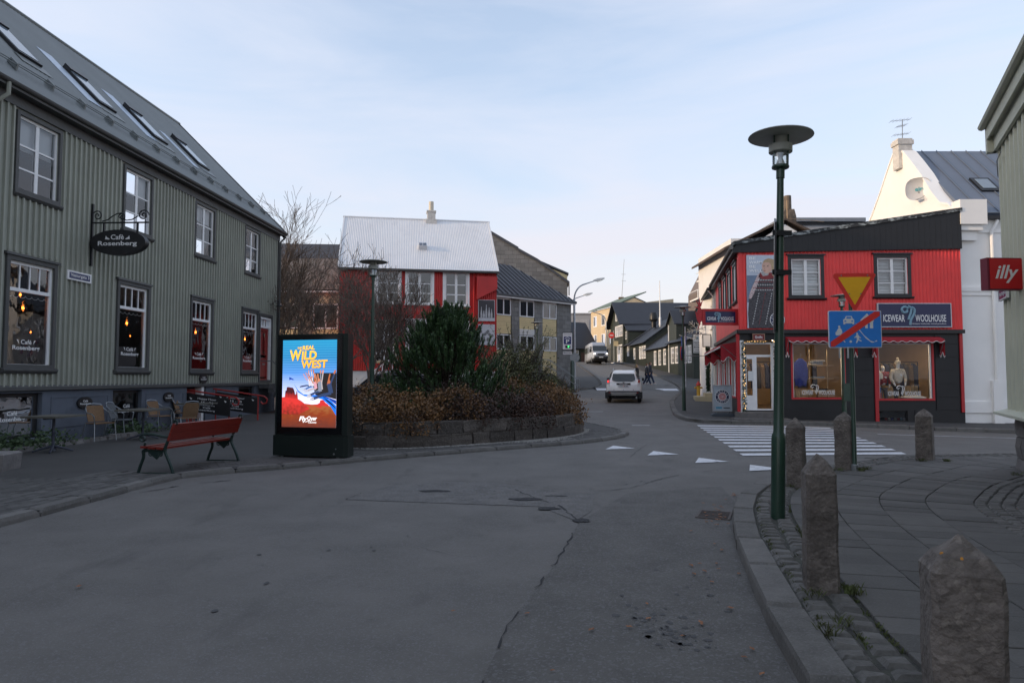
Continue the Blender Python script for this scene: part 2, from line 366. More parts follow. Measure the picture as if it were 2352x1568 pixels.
# right-hand pavement, with its curved kerb
KR = Line([(1.2,-1.5),(1.3,.5),(1.38,2.2),(1.49,3.68),(1.67,4.59),(1.82,5.23),(2.03,6.21),(2.27,7.09),(2.5,7.83),(2.86,8.76),(3.32,9.62),(3.83,10.27),(4.86,11.42),(5.79,12.18),(6.3,12.6),(6.92,13.1),(7.59,13.45),(8.3,13.6),(10.24,13.76),(14,13.9),(22,14)], -1, 14)
pr = fill('pavement', [tuple(KR.at(t, .03)) for t in [i*.25 for i in range(int(KR.len/.25))]] + [(22,13.9),(22,-1.5)], .098, MOSS)
pr['label'] = 'curved slab and cobble pavement on the right'
pg = fill('pavement_ground', [(3.5,-1.4),(22,-1.4),(22,13.2),(8.6,12.6),(7.2,11.6),(5.2,9.0),(4.4,6)], .1015, MOSS)
course(KR, pr, 'kerb_stone', 0, .225, .92, .012, -.04, .125, KERB, t0=3.2, t1=29, bev=.03, jit=.006, var=.25)
course(KR, pr, 'cobble', .245, .42, .165, .032, .05, .124, COB, t0=3.6, t1=20, bev=.03, jit=.012, var=.22)
course(KR, pr, 'cobble', .44, .605, .165, .032, .05, .124, COB, t0=3.6, t1=20, bev=.03, jit=.012, var=.22, stag=.07)
for i, o_ in enumerate((.625, 1.115, 1.605, 2.095)):
    course(KR, pr, 'paving_slab', o_, o_+.482, .31, .005, .05, .121, SLAB, t0=2.6, t1=24.5, bev=.004, jit=.0015, var=.03, stag=.2*(i % 2))
RBW = lambda c: c.x < 8.35 + (c.y-11.3)*.45 or c.y > 11.6
inside = lambda c: c.x > 0 and c.y > 2.4 and c.y < 13.2 and RBW(c)
loose = MB(); nc = 0
for i in range(20):
    o_ = 2.585+.135*i
    okf = lambda c, o_=o_: inside(c) and KR.dist(c) > o_-.06
    if i < 4: nc += course(KR, pr, 'cobble', o_, o_+.128, .18, .014, .05, .122, COB, t0=8, t1=19.2, bev=.016, jit=.007, var=.2, ok=lambda c, f=okf: f(c) and c.x/c.y < .85, stag=.05*(i % 3))
    else: course(KR, pr, 'cobble', o_, o_+.128, .18, .014, .05, .122, COB, t0=4, t1=22, bev=.016, jit=.007, var=.2, ok=okf, stag=.05*(i % 3), loose=loose)
loose.build('cobble_field', COB, pr, kind='stuff')

# café-side pavement reaching round the planter
KL = Line([(-5.9,-6),(-5.7,0),(-5.6,4),(-5.52,7.3),(-5.44,8.15),(-5.41,9.17),(-5.38,10.07),(-5.33,10.85),(-5.08,11.42),(-4.35,11.8),(-2.92,13.1),(-1.58,14.22),(.24,15.62),(1.86,16.9),(2.9,18.3),(3.33,19.5),(3.3,21),(2.9,22.6),(2.2,24.6),(.8,26.6),(-2,28.2),(-7,29.4),(-11,30)], 1, 10)
pl = fill('pavement', [tuple(KL.at(t, .03)) for t in [i*.3 for i in range(int(KL.len/.3))]] + [(-11,30.6),(-14,30.6),(-14,-6)], .07, PAVE)
pl['label'] = 'dark asphalt pavement in front of the grey café'
course(KL, pl, 'kerb_stone', 0, .2, .8, .012, -.04, .088, KERB, t0=11.5, t1=33, bev=.045, jit=.008, var=.25)
loose = MB()
for i in range(11):
    o_ = .215+.107*i*1.0
    course(KL, pl, 'paving_brick', o_, o_+.101, .21, .007, .03, .079, BRICKP, t0=12.2, t1=16.9, bev=.004, jit=.002, var=.02, stag=.105*(i % 2), rnd=random.Random(i))
for i in range(11, 24):
    o_ = .215+.107*i
    course(KL, pl, 'paving_brick', o_, o_+.101, .21, .007, .03, .079, BRICKP, t0=11.8, t1=16.3, bev=.004, jit=.002, var=.02, stag=.105*(i % 2), loose=loose, ok=lambda c: c.y < 10.6-(.0))
for i in range(10):
    o_ = .215+.107*i
    course(KL, pl, 'paving_brick', o_, o_+.101, .21, .007, .03, .078, BRICKP, t0=17.5, t1=30, bev=.004, jit=.002, var=.02, stag=.105*(i % 2), loose=loose)
loose.build('paving_brick_field', BRICKP, pl, kind='stuff')

# pavement in front of the red corner shop and up the street
KS = Line([(30,18.5),(22,20.3),(15.64,21.5),(13.69,22.0),(12.25,22.65),(10.88,23.1),(9.42,23.4),(7.6,23.55),(6.75,23.85),(6.35,24.6),(6.42,26.9),(7.3,31.5),(8.3,36),(9.6,40.5),(11.3,46),(12.4,51),(13.2,57),(13.8,64),(14.1,72),(14.2,80),(13.9,88),(13.4,100),(13,125)], -1, 10)
ps = fill('pavement', [tuple(KS.at(t, .03)) for t in [i*.4 for i in range(int(KS.len/.4))]] + [(24,125),(24,60),(36,40),(36,18.5)], .1, PAVE)
ps['label'] = 'asphalt pavement along the red corner shop and up the street'
course(KS, ps, 'kerb_stone', 0, .22, .8, .014, -.04, .125, KERB, t0=12, t1=70, bev=.03, jit=.006, var=.25)
# left far corner of the street
KF = Line([(-20,46.5),(-6,46.6),(1,46.8),(4.06,47.4),(5.6,48.6),(6.7,51.5),(7.3,56),(7.8,63),(8.1,76),(8.3,86),(8.4,110)], 1, 8)
pf = fill('pavement', [tuple(KF.at(t, .03)) for t in [i*.4 for i in range(int(KF.len/.4))]] + [(-20,110)], .1, PAVE)
pf['label'] = 'pavement at the far left corner by the slate building'
course(KF, pf, 'kerb_stone', 0, .25, .9, .014, -.04, .125, KERB, t0=16, t1=66, bev=.03, jit=.006, var=.25)

# road repairs, cracks, paint
fill('road_patch', [(.75,7.7),(.35,5.9),(.0,4.6),(-.18,3.6),(-.3,2),(-.3,-1),(1.2,-1),(1.36,2.2),(1.49,3.68),(1.67,4.59),(1.85,5.23),(2.05,6.21),(2.27,7.09),(2.5,7.83),(2.85,8.76),(3.1,10.2),(1.6,9.6)], .004, ASPH2)
fill('road_patch', [(-2.2,9.1),(-1.75,10.5),(-.4,10.6),(.85,9.6),(1.15,9.55),(.95,8.3),(.72,7.75),(.35,8.6)], .005, ASPH3)
def crack(pts, w_, seed, name='road_crack'):
    rnd = random.Random(seed); l = catmull(pts, .09); mb = MB(); prev = None
    for i, p in enumerate(l):
        d = (l[min(i+1, len(l)-1)]-l[max(i-1, 0)]).normalized(); n = Vector((-d.y, d.x)); p = p+n*rnd.uniform(-.02, .02); ww = w_*.55*rnd.uniform(.1, 1.0)
        cur = [(p.x+n.x*ww, p.y+n.y*ww, hg(p.x, p.y)+.009), (p.x-n.x*ww, p.y-n.y*ww, hg(p.x, p.y)+.009)]
        if prev and noise.noise((p.x*1.7, p.y*1.7, seed)) > -.12: mb.poly([prev[0], cur[0], cur[1], prev[1]])
        prev = cur
    o = mb.build(name, CRACK); return struct(o)
for i, (p, w_) in enumerate([([(.75,7.7),(.35,5.9),(.0,4.6),(-.18,3.6),(-.3,2.4)], .016), ([(-2.2,9.1),(-1.75,10.5),(-.4,10.6),(.85,9.75)], .016), ([(.85,9.75),(1.6,9.95),(2.6,11.2),(3.6,12.0)], .018),
    ([(.05,9.9),(.3,9.2),(.6,8.6),(.66,8.2),(.76,7.7)], .03), ([(-.9,6.6),(-.55,6.25),(-.2,6.2)], .008), ([(-1.0,9.75),(-.45,9.8)], .05), ([(.25,9.4),(.75,9.35)], .05),
    ([(-5.2,9.6),(-4.9,10.3),(-4.4,10.8)], .05), ([(2.2,13.4),(3.4,16.9),(4.4,18.2)], .012), ([(5.2,27.2),(5.5,28.5),(6.2,29.4)], .02), ([(4.9,30.5),(6.4,32.5),(7.2,33)], .016), ([(-2.4,8.6),(-1.3,8.75)], .012), ([(5.2,30),(6.5,29.6)], .03),([(1.9,2.2+1.2),(1.75,4.4),(2.0,5.6)], .001)]): crack(p, w_, i)
pit = MB()
for cx, cy, rx, ry, s_ in [(.78,7.75,.11,.13,1), (.45,8.45,.16,.12,2), (.2,9.1,.25,.12,3), (-1.1,9.75,.3,.09,4)]:
    rnd = random.Random(s_); pit.poly([(cx+rx*rnd.uniform(.6,1.1)*math.cos(a*.524), cy+ry*rnd.uniform(.6,1.1)*math.sin(a*.524), .012) for a in range(12)])
struct(pit.build('road_pothole', mat('pothole', (.034,.034,.037), .95, .5, 14, bump=1, bscale=30)))

def paint(poly, name='road_marking', dz=.0125):
    o = fill(name, poly, dz, PAINT); return o
# zebra crossing: bars running across the picture
A0, A1 = Vector((6.25,23.3)), Vector((4.62,13.4)); B0, B1 = Vector((10.4,22.6)), Vector((8.1,13.75))
nb = 11
for i in range(nb):
    t = .03+i*(.94/nb); t2 = t+.50*.94/nb
    a, b, c, d = A0.lerp(A1, t), A0.lerp(A1, t2), B0.lerp(B1, t2), B0.lerp(B1, t)
    o = paint([(a.x, a.y), (b.x, b.y), (c.x, c.y), (d.x, d.y)], 'crossing_stripe')
for x, y in [(2.33,15.6),(3.03,14.4),(3.68,13.15),(4.32,12.05)]:      # give-way teeth
    d = Vector((.62,-1.16)).normalized(); n = Vector((d.y, -d.x))
    p = Vector((x, y)); a, b, c = p-d*.27-n*.0, p+d*.27, p+Vector((.62,.33))*.75
    a = p+Vector((-.24,-.22)); b = p+Vector((.06,.62)); c = p+Vector((.46,-.02))
    paint([tuple(a), tuple(c), tuple(b)], 'give_way_tooth')
for a, b, w_ in [((10.6,19.9),(21,18.2),.1), ((11.5,15.2),(20,15.4),.05), ((3.05,30.1),(4.0,30.1),.09), ((4.0,22.9),(4.6,22.9),.1)]:
    paint([(a[0],a[1]-w_/2),(b[0],b[1]-w_/2),(b[0],b[1]+w_/2),(a[0],a[1]+w_/2)], 'lane_line')
# raised crossing with white ramps where the people cross
hum = MB()
for y0, y1, z0, z1 in ((47.4,48.3,.0,.09),(48.3,52.8,.09,.09),(52.8,53.7,.09,.0)):
    for x0, x1 in ((5.9,8.5),(8.5,11.6)):
        sx = (48-47)*0; hum.poly([(x0, y0, hg(x0,y0)+z0+.006), (x1, y0, hg(x1,y0)+z0+.006), (x1+.0, y1, hg(x1,y1)+z1+.006), (x0, y1, hg(x0,y1)+z1+.006)])
struct(hum.build('speed_table', ASPH2))
rp = MB()
for y0, y1, z0, z1, x0, x1 in ((47.45,48.25,.004,.086,5.9,11.6),(53.1,53.5,.062,.026,6.6,12.4)):
    rp.poly([(x0, y0, hg(x0,y0)+z0+.012), (x1, y0, hg(x1,y0)+z0+.012), (x1, y1, hg(x1,y1)+z1+.012), (x0, y1, hg(x0,y1)+z1+.012)])
struct(rp.build('speed_table_marking', PAINT))
# pale grit along the foot of the planter

STAIN = mat('oil_stain', (.045,.045,.048), .7, .3, 5)
sq = MB(); rnd = random.Random(15)
for cx, cy, n_, sp_r in ((1.05,4.35,46,.16),(.9,4.7,26,.2),(-1.5,6.0,10,.5),(2.0,10.5,16,.5),(-.6,9.6,22,.35),(1.3,5.3,14,.3)):
    for _ in range(n_):
        x, y, r_ = cx+rnd.gauss(0,sp_r*.6), cy+rnd.gauss(0,sp_r), rnd.uniform(.006,.028); sq.poly([(x+r_*rnd.uniform(.5,1.2)*math.cos(k*.9), y+r_*rnd.uniform(.5,1.2)*1.3*math.sin(k*.9), .0065) for k in range(7)])
struct(sq.build('road_stain', STAIN))
# ---------------------------------------------------------------- grey-green café house on the left
WHITE = mat('white_paint', (.80,.80,.80), .45, .05, 5, bump=.1, bscale=60); blotch(WHITE, 6, (.42,.41,.40), .5, .66)
GREENW = mat('sage_cladding', (.315,.325,.275), .6, .08, 1.2, bump=.12, bscale=50); blotch(GREENW, .8, (.265,.275,.235), .6, .5, (1,1,.25)); blotch(GREENW, 5, (.18,.182,.16), .35, .62, (1,1,.12))
TRIM = mat('dark_trim', (.072,.073,.072), .6, .12, 4, bump=.1)
FOUND = mat('blue_grey_render', (.10,.115,.145), .85, .1, 1.5, bump=.3, bscale=40); blotch(FOUND, 2.0, (.06,.068,.085), .6, .55)
ROOFG = mat('grey_roof_sheet', (.138,.155,.157), .42, .1, .7, bump=.08, bscale=20, spec=.5)
LEAD = mat('pale_flashing', (.38,.46,.56), .35, .12, 2, metal=.3)
ZINC = mat('zinc', (.28,.30,.31), .45, .15, 4, metal=.6)
BLACK = mat('black_paint', (.015,.015,.017), .45, .2, 6)
BLACKM = mat('black_iron', (.02,.021,.024), .4, .2, 8, metal=.4)
REDP = mat('red_door_paint', (.27,.022,.02), .4, .1, 4)
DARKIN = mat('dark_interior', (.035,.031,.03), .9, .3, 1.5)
DARKIN2 = mat('dim_interior', (.10,.09,.085), .9, .3, 1.5)
BLINDM = mat('roller_blind', (.62,.64,.66), .9, .04, 3)
CURT = mat('net_curtain', (.36,.37,.37), .95, .15, 9)
GL = glass('window_glass', (.78,.8,.8)); GLD = glass('dark_window_glass', (.5,.52,.54), base=.08)
LETW = mat('white_lettering', (.78,.78,.78), .5, .02, 8)
BULB = emis('warm_bulb', (1, .36, .09), 6); BULB2 = emis('amber_glow', (1, .30, .06), 2.2)
CAFE_A = R(87.26)
cafe = thing('cafe_house', 'long grey-green board-clad house with steel roof, skylights and a café on its ground floor', 'building', (-11.1, 14.8, .1), CAFE_A)
wx = [.13, 4.03, 7.94, 11.78]; x0w, x1w = -24.0, 15.2  # near end lengthened out of view so that it shades the foreground
# dz: local z = world z - .1
g_holes = [(a, a+1.36, 1.74, 4.12) for a in wx]; u_holes = [(a+.12, a+1.38, 5.69, 7.42) for a in wx]
pre = [(-7.7+3.9*k, -7.7+3.9*k+1.36, 1.74, 4.12) for k in (-3,-2,-1,0,1)] + [(-7.6+3.9*k, -7.6+3.9*k+1.26, 5.69, 7.42) for k in (-3,-2,-1,0,1)]
door_h = (13.48, 14.75, 1.30, 4.08)
wall = MB(); strip_wall(wall, [(x0w, 0), (x1w, 0)], 1.26, 7.85, g_holes+u_holes+pre+[door_h], reveal=.16)
# far gable end and hidden back
wall.poly([(x1w, 0, 1.26), (x1w, 9.4, 1.26), (x1w, 9.4, 7.85), (x1w, 4.75, 12.55), (x1w, 0, 7.85)])
wall.poly([(x0w, 0, 0), (x0w, 9.4, 0), (x0w, 9.4, 7.85), (x0w, 4.75, 12.55), (x0w, 0, 7.85)]); wall.poly([(x0w, 9.4, 0), (x1w, 9.4, 0), (x1w, 9.4, 7.85), (x0w, 9.4, 7.85)])
wall = wall.build('wall', GREENW, cafe)
# battens: one piece for every run between openings
def batten_mesh(h): return MB().prism_z([(-.028,.0),(-.022,-.05),(.022,-.05),(.028,.0)], 0, h).mesh('batten', GREENW)
_bm = {}
far_b = MB(); xb = x0w+.06; pit_ = .182
while xb < x1w-.05:
    segs = [(1.27, 7.80)]
    for h in g_holes+u_holes+pre+[door_h]:
        e = .15
        if h[0]-e < xb < h[1]+e:
            ns = []
            for a, b in segs:
                lo, hi = h[2]-.10, h[3]+(.20 if h[2] < 5 else .14)
                if hi <= a or lo >= b: ns.append((a, b))
                else:
                    if lo-a > .05: ns.append((a, lo))
                    if b-hi > .05: ns.append((hi, b))
            segs = ns
    for a, b in segs:
        if xb < -.6: far_b.box(xb-.026, xb+.026, -.026, .0, a, b)
        else:
            k = round(b-a, 2)
            if k not in _bm: _bm[k] = batten_mesh(k)
            ob('batten', _bm[k], wall, loc=(xb, -.0015, a))
    xb += pit_
far_b.build('batten_run', GREENW, wall, kind='stuff')
MB().box(x1w-.02, x1w+.06, -.05, .10, 1.2, 7.8).build('corner_board', TRIM, cafe)
MB().prism_x([(.0,1.20),(-.06,1.22),(-.06,1.30),(-.02,1.34),(0,1.34)], x0w, 13.4).build('water_table', TRIM, cafe)
b_holes = [(-.25, 1.32, .12, 1.16), (3.95, 5.3, .12, 1.16), (11.65, 13.1, .5, 1.16), (7.82, 9.1, -.6, 1.19)]
fd = MB(); strip_wall(fd, [(x0w, .02), (x1w, .02)], -.6, 1.21, b_holes, reveal=.25); fd.poly([(x1w,.02,-.6),(x1w,9.3,-.6),(x1w,9.3,1.26),(x1w,.02,1.26)]); fd.build('foundation', FOUND, cafe)
for a, b in ((1.6, 3.75), (5.5, 7.6)):
    MB().frame(a, b, .3, 1.05, .03, .006, .021).build('render_panel', FOUND, cafe)
# windows
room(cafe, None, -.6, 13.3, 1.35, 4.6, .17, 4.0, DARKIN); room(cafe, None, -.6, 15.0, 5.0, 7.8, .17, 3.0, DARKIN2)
DECAL = mat('window_decal_black', (.012,.012,.013), .5, .1, 5)
for i, a in enumerate(wx):
    wn = window(cafe, None, a, a+1.36, 1.74, 4.12, zs=(), fm=WHITE, gm=GLD, fw=.075, y=.02, dep=.09, casing=(.10, TRIM, .055), sill=(TRIM, .11, .14), head=(TRIM, .09, .06))
    # small-paned transom
    fr = MB(); fr.box(a+.07, a+1.29, .0, .10, 3.44, 3.52)
    for k in range(1, 4): x = a+.075+1.21*k/4; fr.box(x-.016, x+.016, .03, .08, 3.52, 4.05)
    fr.build('transom', WHITE, wn)
    d = [(.25,.92,2.14,2.19,2.3), (.1,.92,2.1,2.18,2.28), (.12,.95,2.1,2.18,2.28), (.1,.95,2.06,2.14,2.24)][i]
    if i in (1, 3):
        q = MB().prism_y([(a+.12,1.9),(a+.2,1.83),(a+.88,1.83),(a+.96,1.9),(a+.96,2.38),(a+.12,2.38)], .038, .045).build('decal', DECAL if i == 1 else mat('decal_red', (.16,.012,.012), .5), wn)
    text(wn, 'Rosenberg', a+.24, a+1.06, 2.11, 2.235, .032, LETW, bold=.02); text(wn, 'Café', a+.48, a+.80, 2.27, 2.37, .032, LETW, bold=.015)
    for s_ in (-1, 1): MB().prism_y([(a+.64+s_*.24, 2.36), (a+.64+s_*.29, 2.37), (a+.64+s_*.21, 2.27)], .031, .033).build('flourish', LETW, wn)
    # looped decal arcs etched along the top corners
    et = MB()
    for k in range(7):
        c = a+.1+k*.195; et.tube([(c+.09*math.cos(t*.4), .05, 3.36-.05*math.sin(t*.4)) for t in range(9)], .004, 4)
    et.build('etched_border', mat('etched_glass', (.5,.5,.5), .7), wn)
    window(cafe, None, a+.12, a+1.38, 5.69, 7.42, xs=(.5,), zs=(.30, .63), fm=WHITE, gm=GL, fw=.06, bw=.05, y=.02, dep=.08, mull=(.1,), casing=(.085, TRIM, .055), sill=(TRIM, .10, .13), blind=(BLINDM, (.42, .38, .30, 0.0)[i]) if i < 3 else None)
for h in pre: window(cafe, None, *h, xs=(.5,), zs=(.63,), fm=WHITE, gm=GLD, fw=.06, y=.02, dep=.08, casing=(.13, TRIM, .03))
for j, h in enumerate(b_holes[:3]):
    bw_ = window(cafe, None, h[0]+.02, h[1]-.02, h[2]+.02, h[3]-.02, fm=BLACK, gm=GLD, fw=.07, y=.12, dep=.06, name='basement_window')
    MB().poly([(h[0]+.05,.22,h[2]),(h[1]-.05,.22,h[2]),(h[1]-.05,.22,h[3]),(h[0]+.05,.22,h[3])]).build('backing', BLACK, bw_)
    if j < 2:
        text(bw_, 'Rosenberg', h[0]+.42, h[0]+1.2, .5, .63, .13, LETW, bold=.02); text(bw_, 'Café', h[0]+.66, h[0]+.96, .66, .76, .13, LETW, bold=.015)
# pendant lamps, each hanging inside its window
for i, (x, z, y, s_) in enumerate([(.90,3.43,.32,.8),(1.02,3.14,.34,1),(4.95,3.10,.32,1),(8.87,3.10,.32,1),(12.78,3.08,.32,1),(1.75,2.62,.7,.5),(5.9,2.78,.8,.5)]):
    t = thing('pendant_lamp', ['small bright amber pendant lamp high in the leftmost café window', 'clear glass pendant lamp lower in the leftmost café window', 'amber glass pendant lamp in the second café window', 'amber glass pendant lamp in the third café window', 'amber glass pendant lamp in the café window beside the red door', 'tiny glowing lamp deep inside the leftmost café window', 'tiny glowing lamp deep inside the second café window'][i], 'lamp', tuple(cafe.matrix_basis @ Vector((x, y, z))), CAFE_A, 'café pendant lamps')
    MB().tube([(0,0,.14*s_), (0,0,1.2)], .006, 5).build('cord', BLACK, t); MB().lathe([(.02,.16),(.03,.14),(.09,.02),(.10,-.03),(.075,-.09),(.07,-.1)], 14).mesh
    MB().lathe([(.015,.15*s_),(.035*s_,.13*s_),(.09*s_,.0),(.095*s_,-.04*s_),(.07*s_,-.09*s_)], 14).build('shade', glass('amber_glass', (1,.6,.3), base=.12) , t, smooth=True)
    MB().lathe([(.006,.03*s_),(.025*s_,.01*s_),(.03*s_,-.02*s_),(.012*s_,-.045*s_)], 10).build('bulb', BULB, t, smooth=True)
# main door with transom
dr = MB().box(13.58, 14.28, .06, .11, 1.38, 3.72)
dr = MB(); dr.frame(13.56, 14.42, 1.36, 3.6, .12, .05, .11)
for a, b in ((1.55, 2.35), (2.47, 3.45)): dr.box(13.68, 14.30, .07, .10, a, b)
dr = dr.build('door', REDP, cafe, label='red panelled café door with narrow glass')
MB().box(13.93, 14.12, .055, .066, 2.5, 3.4).build('pane', GLD, dr); MB().tube([(13.64,.03,2.35),(13.64,-.0,2.35),(13.74,-.0,2.35)], .012, 6).build('handle', ZINC, dr); MB().box(13.9,14.15,.04,.055,2.05,2.12).build('letter_slot', ZINC, dr)
dfm = MB().frame(13.48, 14.62, 1.3, 4.05, .08, .0, .12); dfm.box(13.56, 14.54, .02, .1, 3.6, 3.68)
for k in (1, 2, 3): dfm.box(13.56+.245*k-.012, 13.56+.245*k+.012, .04, .08, 3.68, 3.97)
dfm = dfm.build('door_frame', WHITE, cafe); MB().poly([(13.56,.07,3.68),(14.54,.07,3.68),(14.54,.07,3.97),(13.56,.07,3.97)]).build('pane', GLD, dfm)
MB().frame(13.36, 14.74, 1.3, 4.2, .12, -.03, .0).build('door_casing', TRIM, cafe)
bd = MB().box(7.88, 8.72, .2, .25, -.55, 1.13).build('basement_door', REDP, cafe); MB().box(8.15,8.45,.185,.2,.6,1.0).build('pane', GLD, bd); MB().box(8.76, 8.92, .0, .24, -.5, 1.19).build('door_post', WHITE, cafe)
# eaves, gutter, roof
MB().box(x0w, x1w+.1, -.28, .02, 7.79, 7.85).build('soffit', TRIM, cafe)
MB().box(x0w, x1w+.1, -.06, -.025, 7.55, 7.788).build('frieze_board', TRIM, cafe)
gt = MB().prism_x([(-.30+.075*math.cos(math.pi+math.pi*k/8), 7.93+.085*math.sin(math.pi+math.pi*k/8)) for k in range(9)]+[(-.235,7.93),(-.24,7.915)]+[(-.30+.062*math.cos(-math.pi*k/8), 7.93+.072*math.sin(-math.pi*k/8)) for k in range(9)]+[(-.37,7.93)], x0w, x1w+.2).build('gutter', TRIM, cafe, smooth=True)
MB().tube([(-.42,-.3,7.86),(-.42,-.3,7.6),(-.5,-.12,7.42),(-.9,-.08,7.2)], .045, 8).build('downpipe', GREENW, cafe, smooth=True)
MB().tube([(x1w+.1,-.3,7.86),(x1w+.1,-.28,7.72),(x1w+.02,-.11,7.5),(x1w+.02,-.11,.2)], .045, 8).build('downpipe', TRIM, cafe, smooth=True)
rf = MB(); prof = corr(x0w-.1, x1w+.15, .15, .022, 4)
SL = math.sqrt(.5)
def rp_(x, s_, h): return (x, -.32+s_*SL-h*SL*1.0, 7.90+s_*SL+h*SL)      # s along the slope, h above it
S_ = 7.17
for (a, ya), (b, yb) in zip(prof, prof[1:]): rf.poly([rp_(a, 0, -ya), rp_(b, 0, -yb), rp_(b, S_, -yb), rp_(a, S_, -ya)])
rf.poly([rp_(x0w, S_, 0), rp_(x1w+.15, S_, 0), (x1w+.15, 9.8, 7.9), (x0w, 9.8, 7.9)])
rf.poly([rp_(x0w-.1, -.01, -.04), rp_(x1w+.15, -.01, -.04), rp_(x1w+.15, S_, -.04), rp_(x0w-.1, S_, -.04)])
rf = rf.build('roof', ROOFG, cafe)
MB().tube([rp_(x0w, S_+.02, .02), rp_(x1w+.2, S_+.02, .02)], .07, 8).build('ridge_cap', ROOFG, rf)
MB().box(x1w+.14, x1w+.2, 0, .001, 0, .001)
vb = MB(); vb.loft([[rp_(x1w+.10, -.05, -.22), rp_(x1w+.19, -.05, -.22), rp_(x1w+.19, -.05, .05), rp_(x1w+.10, -.05, .05)], [rp_(x1w+.10, S_, -.22), rp_(x1w+.19, S_, -.22), rp_(x1w+.19, S_, .05), rp_(x1w+.10, S_, .05)]]).build('barge_board', TRIM, rf)
def slab_on_roof(name, x0, x1, s0, s1, h0, h1, m, par, skew=0):
    mb = MB(); mb.loft([[rp_(x0, s0, h0), rp_(x1, s0, h0), rp_(x1+skew, s1, h0), rp_(x0+skew, s1, h0)], [rp_(x0, s0, h1), rp_(x1, s0, h1), rp_(x1+skew, s1, h1), rp_(x0+skew, s1, h1)]]); return mb.build(name, m, par)
SKYG = mat('skylight_glass', (.20,.25,.30), .06, .02, 1, spec=.5)
for k, x in enumerate((-1.05, 1.75, 4.85, 7.72, 10.68)):
    s0, s1 = 2.35, 3.95
    sk = slab_on_roof('skylight', x, x+.82, s0, s1, .02, .10, BLACKM, rf)
    slab_on_roof('pane', x+.07, x+.75, s0+.1, s1-.22, .1005, .112, SKYG, sk)
    slab_on_roof('top_flap', x+.02, x+.8, s1-.22, s1+.03, .1, .16, BLACKM, sk)
    slab_on_roof('flashing', x-.12, x+.94, s0-.35, s0-.003, .026, .035, ROOFG, sk)
    if k in (2, 3): slab_on_roof('flashing_sheet', x-.75, x-.14, s0-.3, s1+.35, .026, .034, LEAD, sk)
    if k == 4: slab_on_roof('flashing_sheet', x-1.0, x-.6, s0-.5, s1-.2, .026, .034, LEAD, sk)
for zz in (.95, 1.13):
    MB().tube([rp_(x0w+1, zz, .12), rp_(x1w-.2, zz, .12)], .013, 6).build('snow_rail', ROOFG, rf)
bk = MB().prism_x([(0,0),(.02,.0),(.26,.2),(.24,.22)], -.02, .02)
bk = MB().loft([[(-.025,-.10,-.10+.0),(.025,-.10,-.10),(.025,.13,.13),(-.025,.13,.13)],[(-.025,-.06-.08,-.06+.1),(.025,-.14,.04),(.025,.02,.2),(-.025,.02,.2)]]).mesh('snow_bracket', ROOFG)
xk = -3.0
while xk < x1w: ob('snow_bracket', bk, rf, loc=rp_(xk, 1.02, .03)); xk += 1.16
MB().box(13.6, 13.85, 5.2, 5.45, 11.6, 13.0).build('flue', ZINC, rf)
MB().box(13.57, 13.88, 5.17, 5.48, 13.0, 13.06).build('flue_cap', ZINC, rf)
# steps up to the red door
st = thing('stone_steps', 'dark stone steps with iron handrail below the red café door', 'steps', tuple(cafe.matrix_basis @ Vector((14.1, -.02, 0))), CAFE_A)
STEPM = mat('dark_step_stone', (.06,.06,.062), .85, .2, 5, bump=.4, bscale=30)
for k in range(7):
    MB().box(-.75, .75, -.2*(7-k)-.25, -.03 if k == 6 else -.2*(6-k)-.25+.02, -.1 if k == 0 else .18*k, .18*(k+1)).build('step', STEPM, st)
for s_ in (-.78, .72): MB().tube([(s_,-.1,2.2),(s_,-.6,2.2),(s_,-1.6,1.2),(s_,-1.6,.1)], .022, 6).build('handrail', mat('grey_iron', (.09,.095,.1), .5), st, smooth=True)
# wall lamp by the corner
wl = thing('wall_lamp', 'small swan-neck lamp on the café corner above the red door', 'lamp', tuple(cafe.matrix_basis @ Vector((14.35, -.02, 4.65))), CAFE_A)
MB().tube([(0,0,.0),(0,-.12,.0),(0,-.2,.1),(0,-.3,.15),(0,-.4,.1),(0,-.43,.0)], .012, 6).build('arm', BLACKM, wl, smooth=True); MB().lathe([(.02,.04),(.05,.0),(.17,-.07),(.16,-.075),(.04,-.02)], 14, (0,-.43,-.01)).build('shade', BLACKM, wl, smooth=True); MB().disc_y(0,0,.05,-.015,0,10).build('rose', BLACKM, wl)

# hanging oval sign
cs = thing('hanging_sign', 'black oval café sign hanging from a scrolled iron bracket', 'sign', tuple(cafe.matrix_basis @ Vector((2.8, 0, 4.75))), CAFE_A)
# sign hangs out from the wall: local -y is outwards; panel faces along the wall (seen from -x)
MB().box(-.025, .025, -.06, -.005, -.35, 1.28).build('wall_bar', BLACKM, cs); MB().tube([(0,-.04,.78),(0,-1.55,.78)], .022, 6).build('arm', BLACKM, cs)
def spiral(cy, cz, r, turns, flip=1, n=26, r0=.02): return [(0, cy+flip*lerp(r, r0, k/n)*math.cos(turns*2*math.pi*k/n), cz+lerp(r, r0, k/n)*math.sin(turns*2*math.pi*k/n)) for k in range(n+1)]
for pth in (spiral(-.17,.97,.14,1.6), spiral(-1.4,.97,.15,1.7,-1), spiral(-.83,.93,.1,1.5), [(0,-.3,.82),(0,-.45,.86),(0,-.58,.96),(0,-.7,1.02),(0,-.83,1.03)], [(0,-.75,.92),(0,-.95,.84),(0,-1.1,.86),(0,-1.25,.95)]): MB().tube(pth, .016, 5).build('scroll', BLACKM, cs, smooth=True)
for y in (-.35, -1.25): MB().box(-.02,.02,y-.02,y+.02,.5,.78).build('hanger', BLACKM, cs)
MO = Matrix.Translation((0,-.78,.25)) @ Matrix.Rotation(R(-90), 4, 'Z')      # sign plane: x -> -y
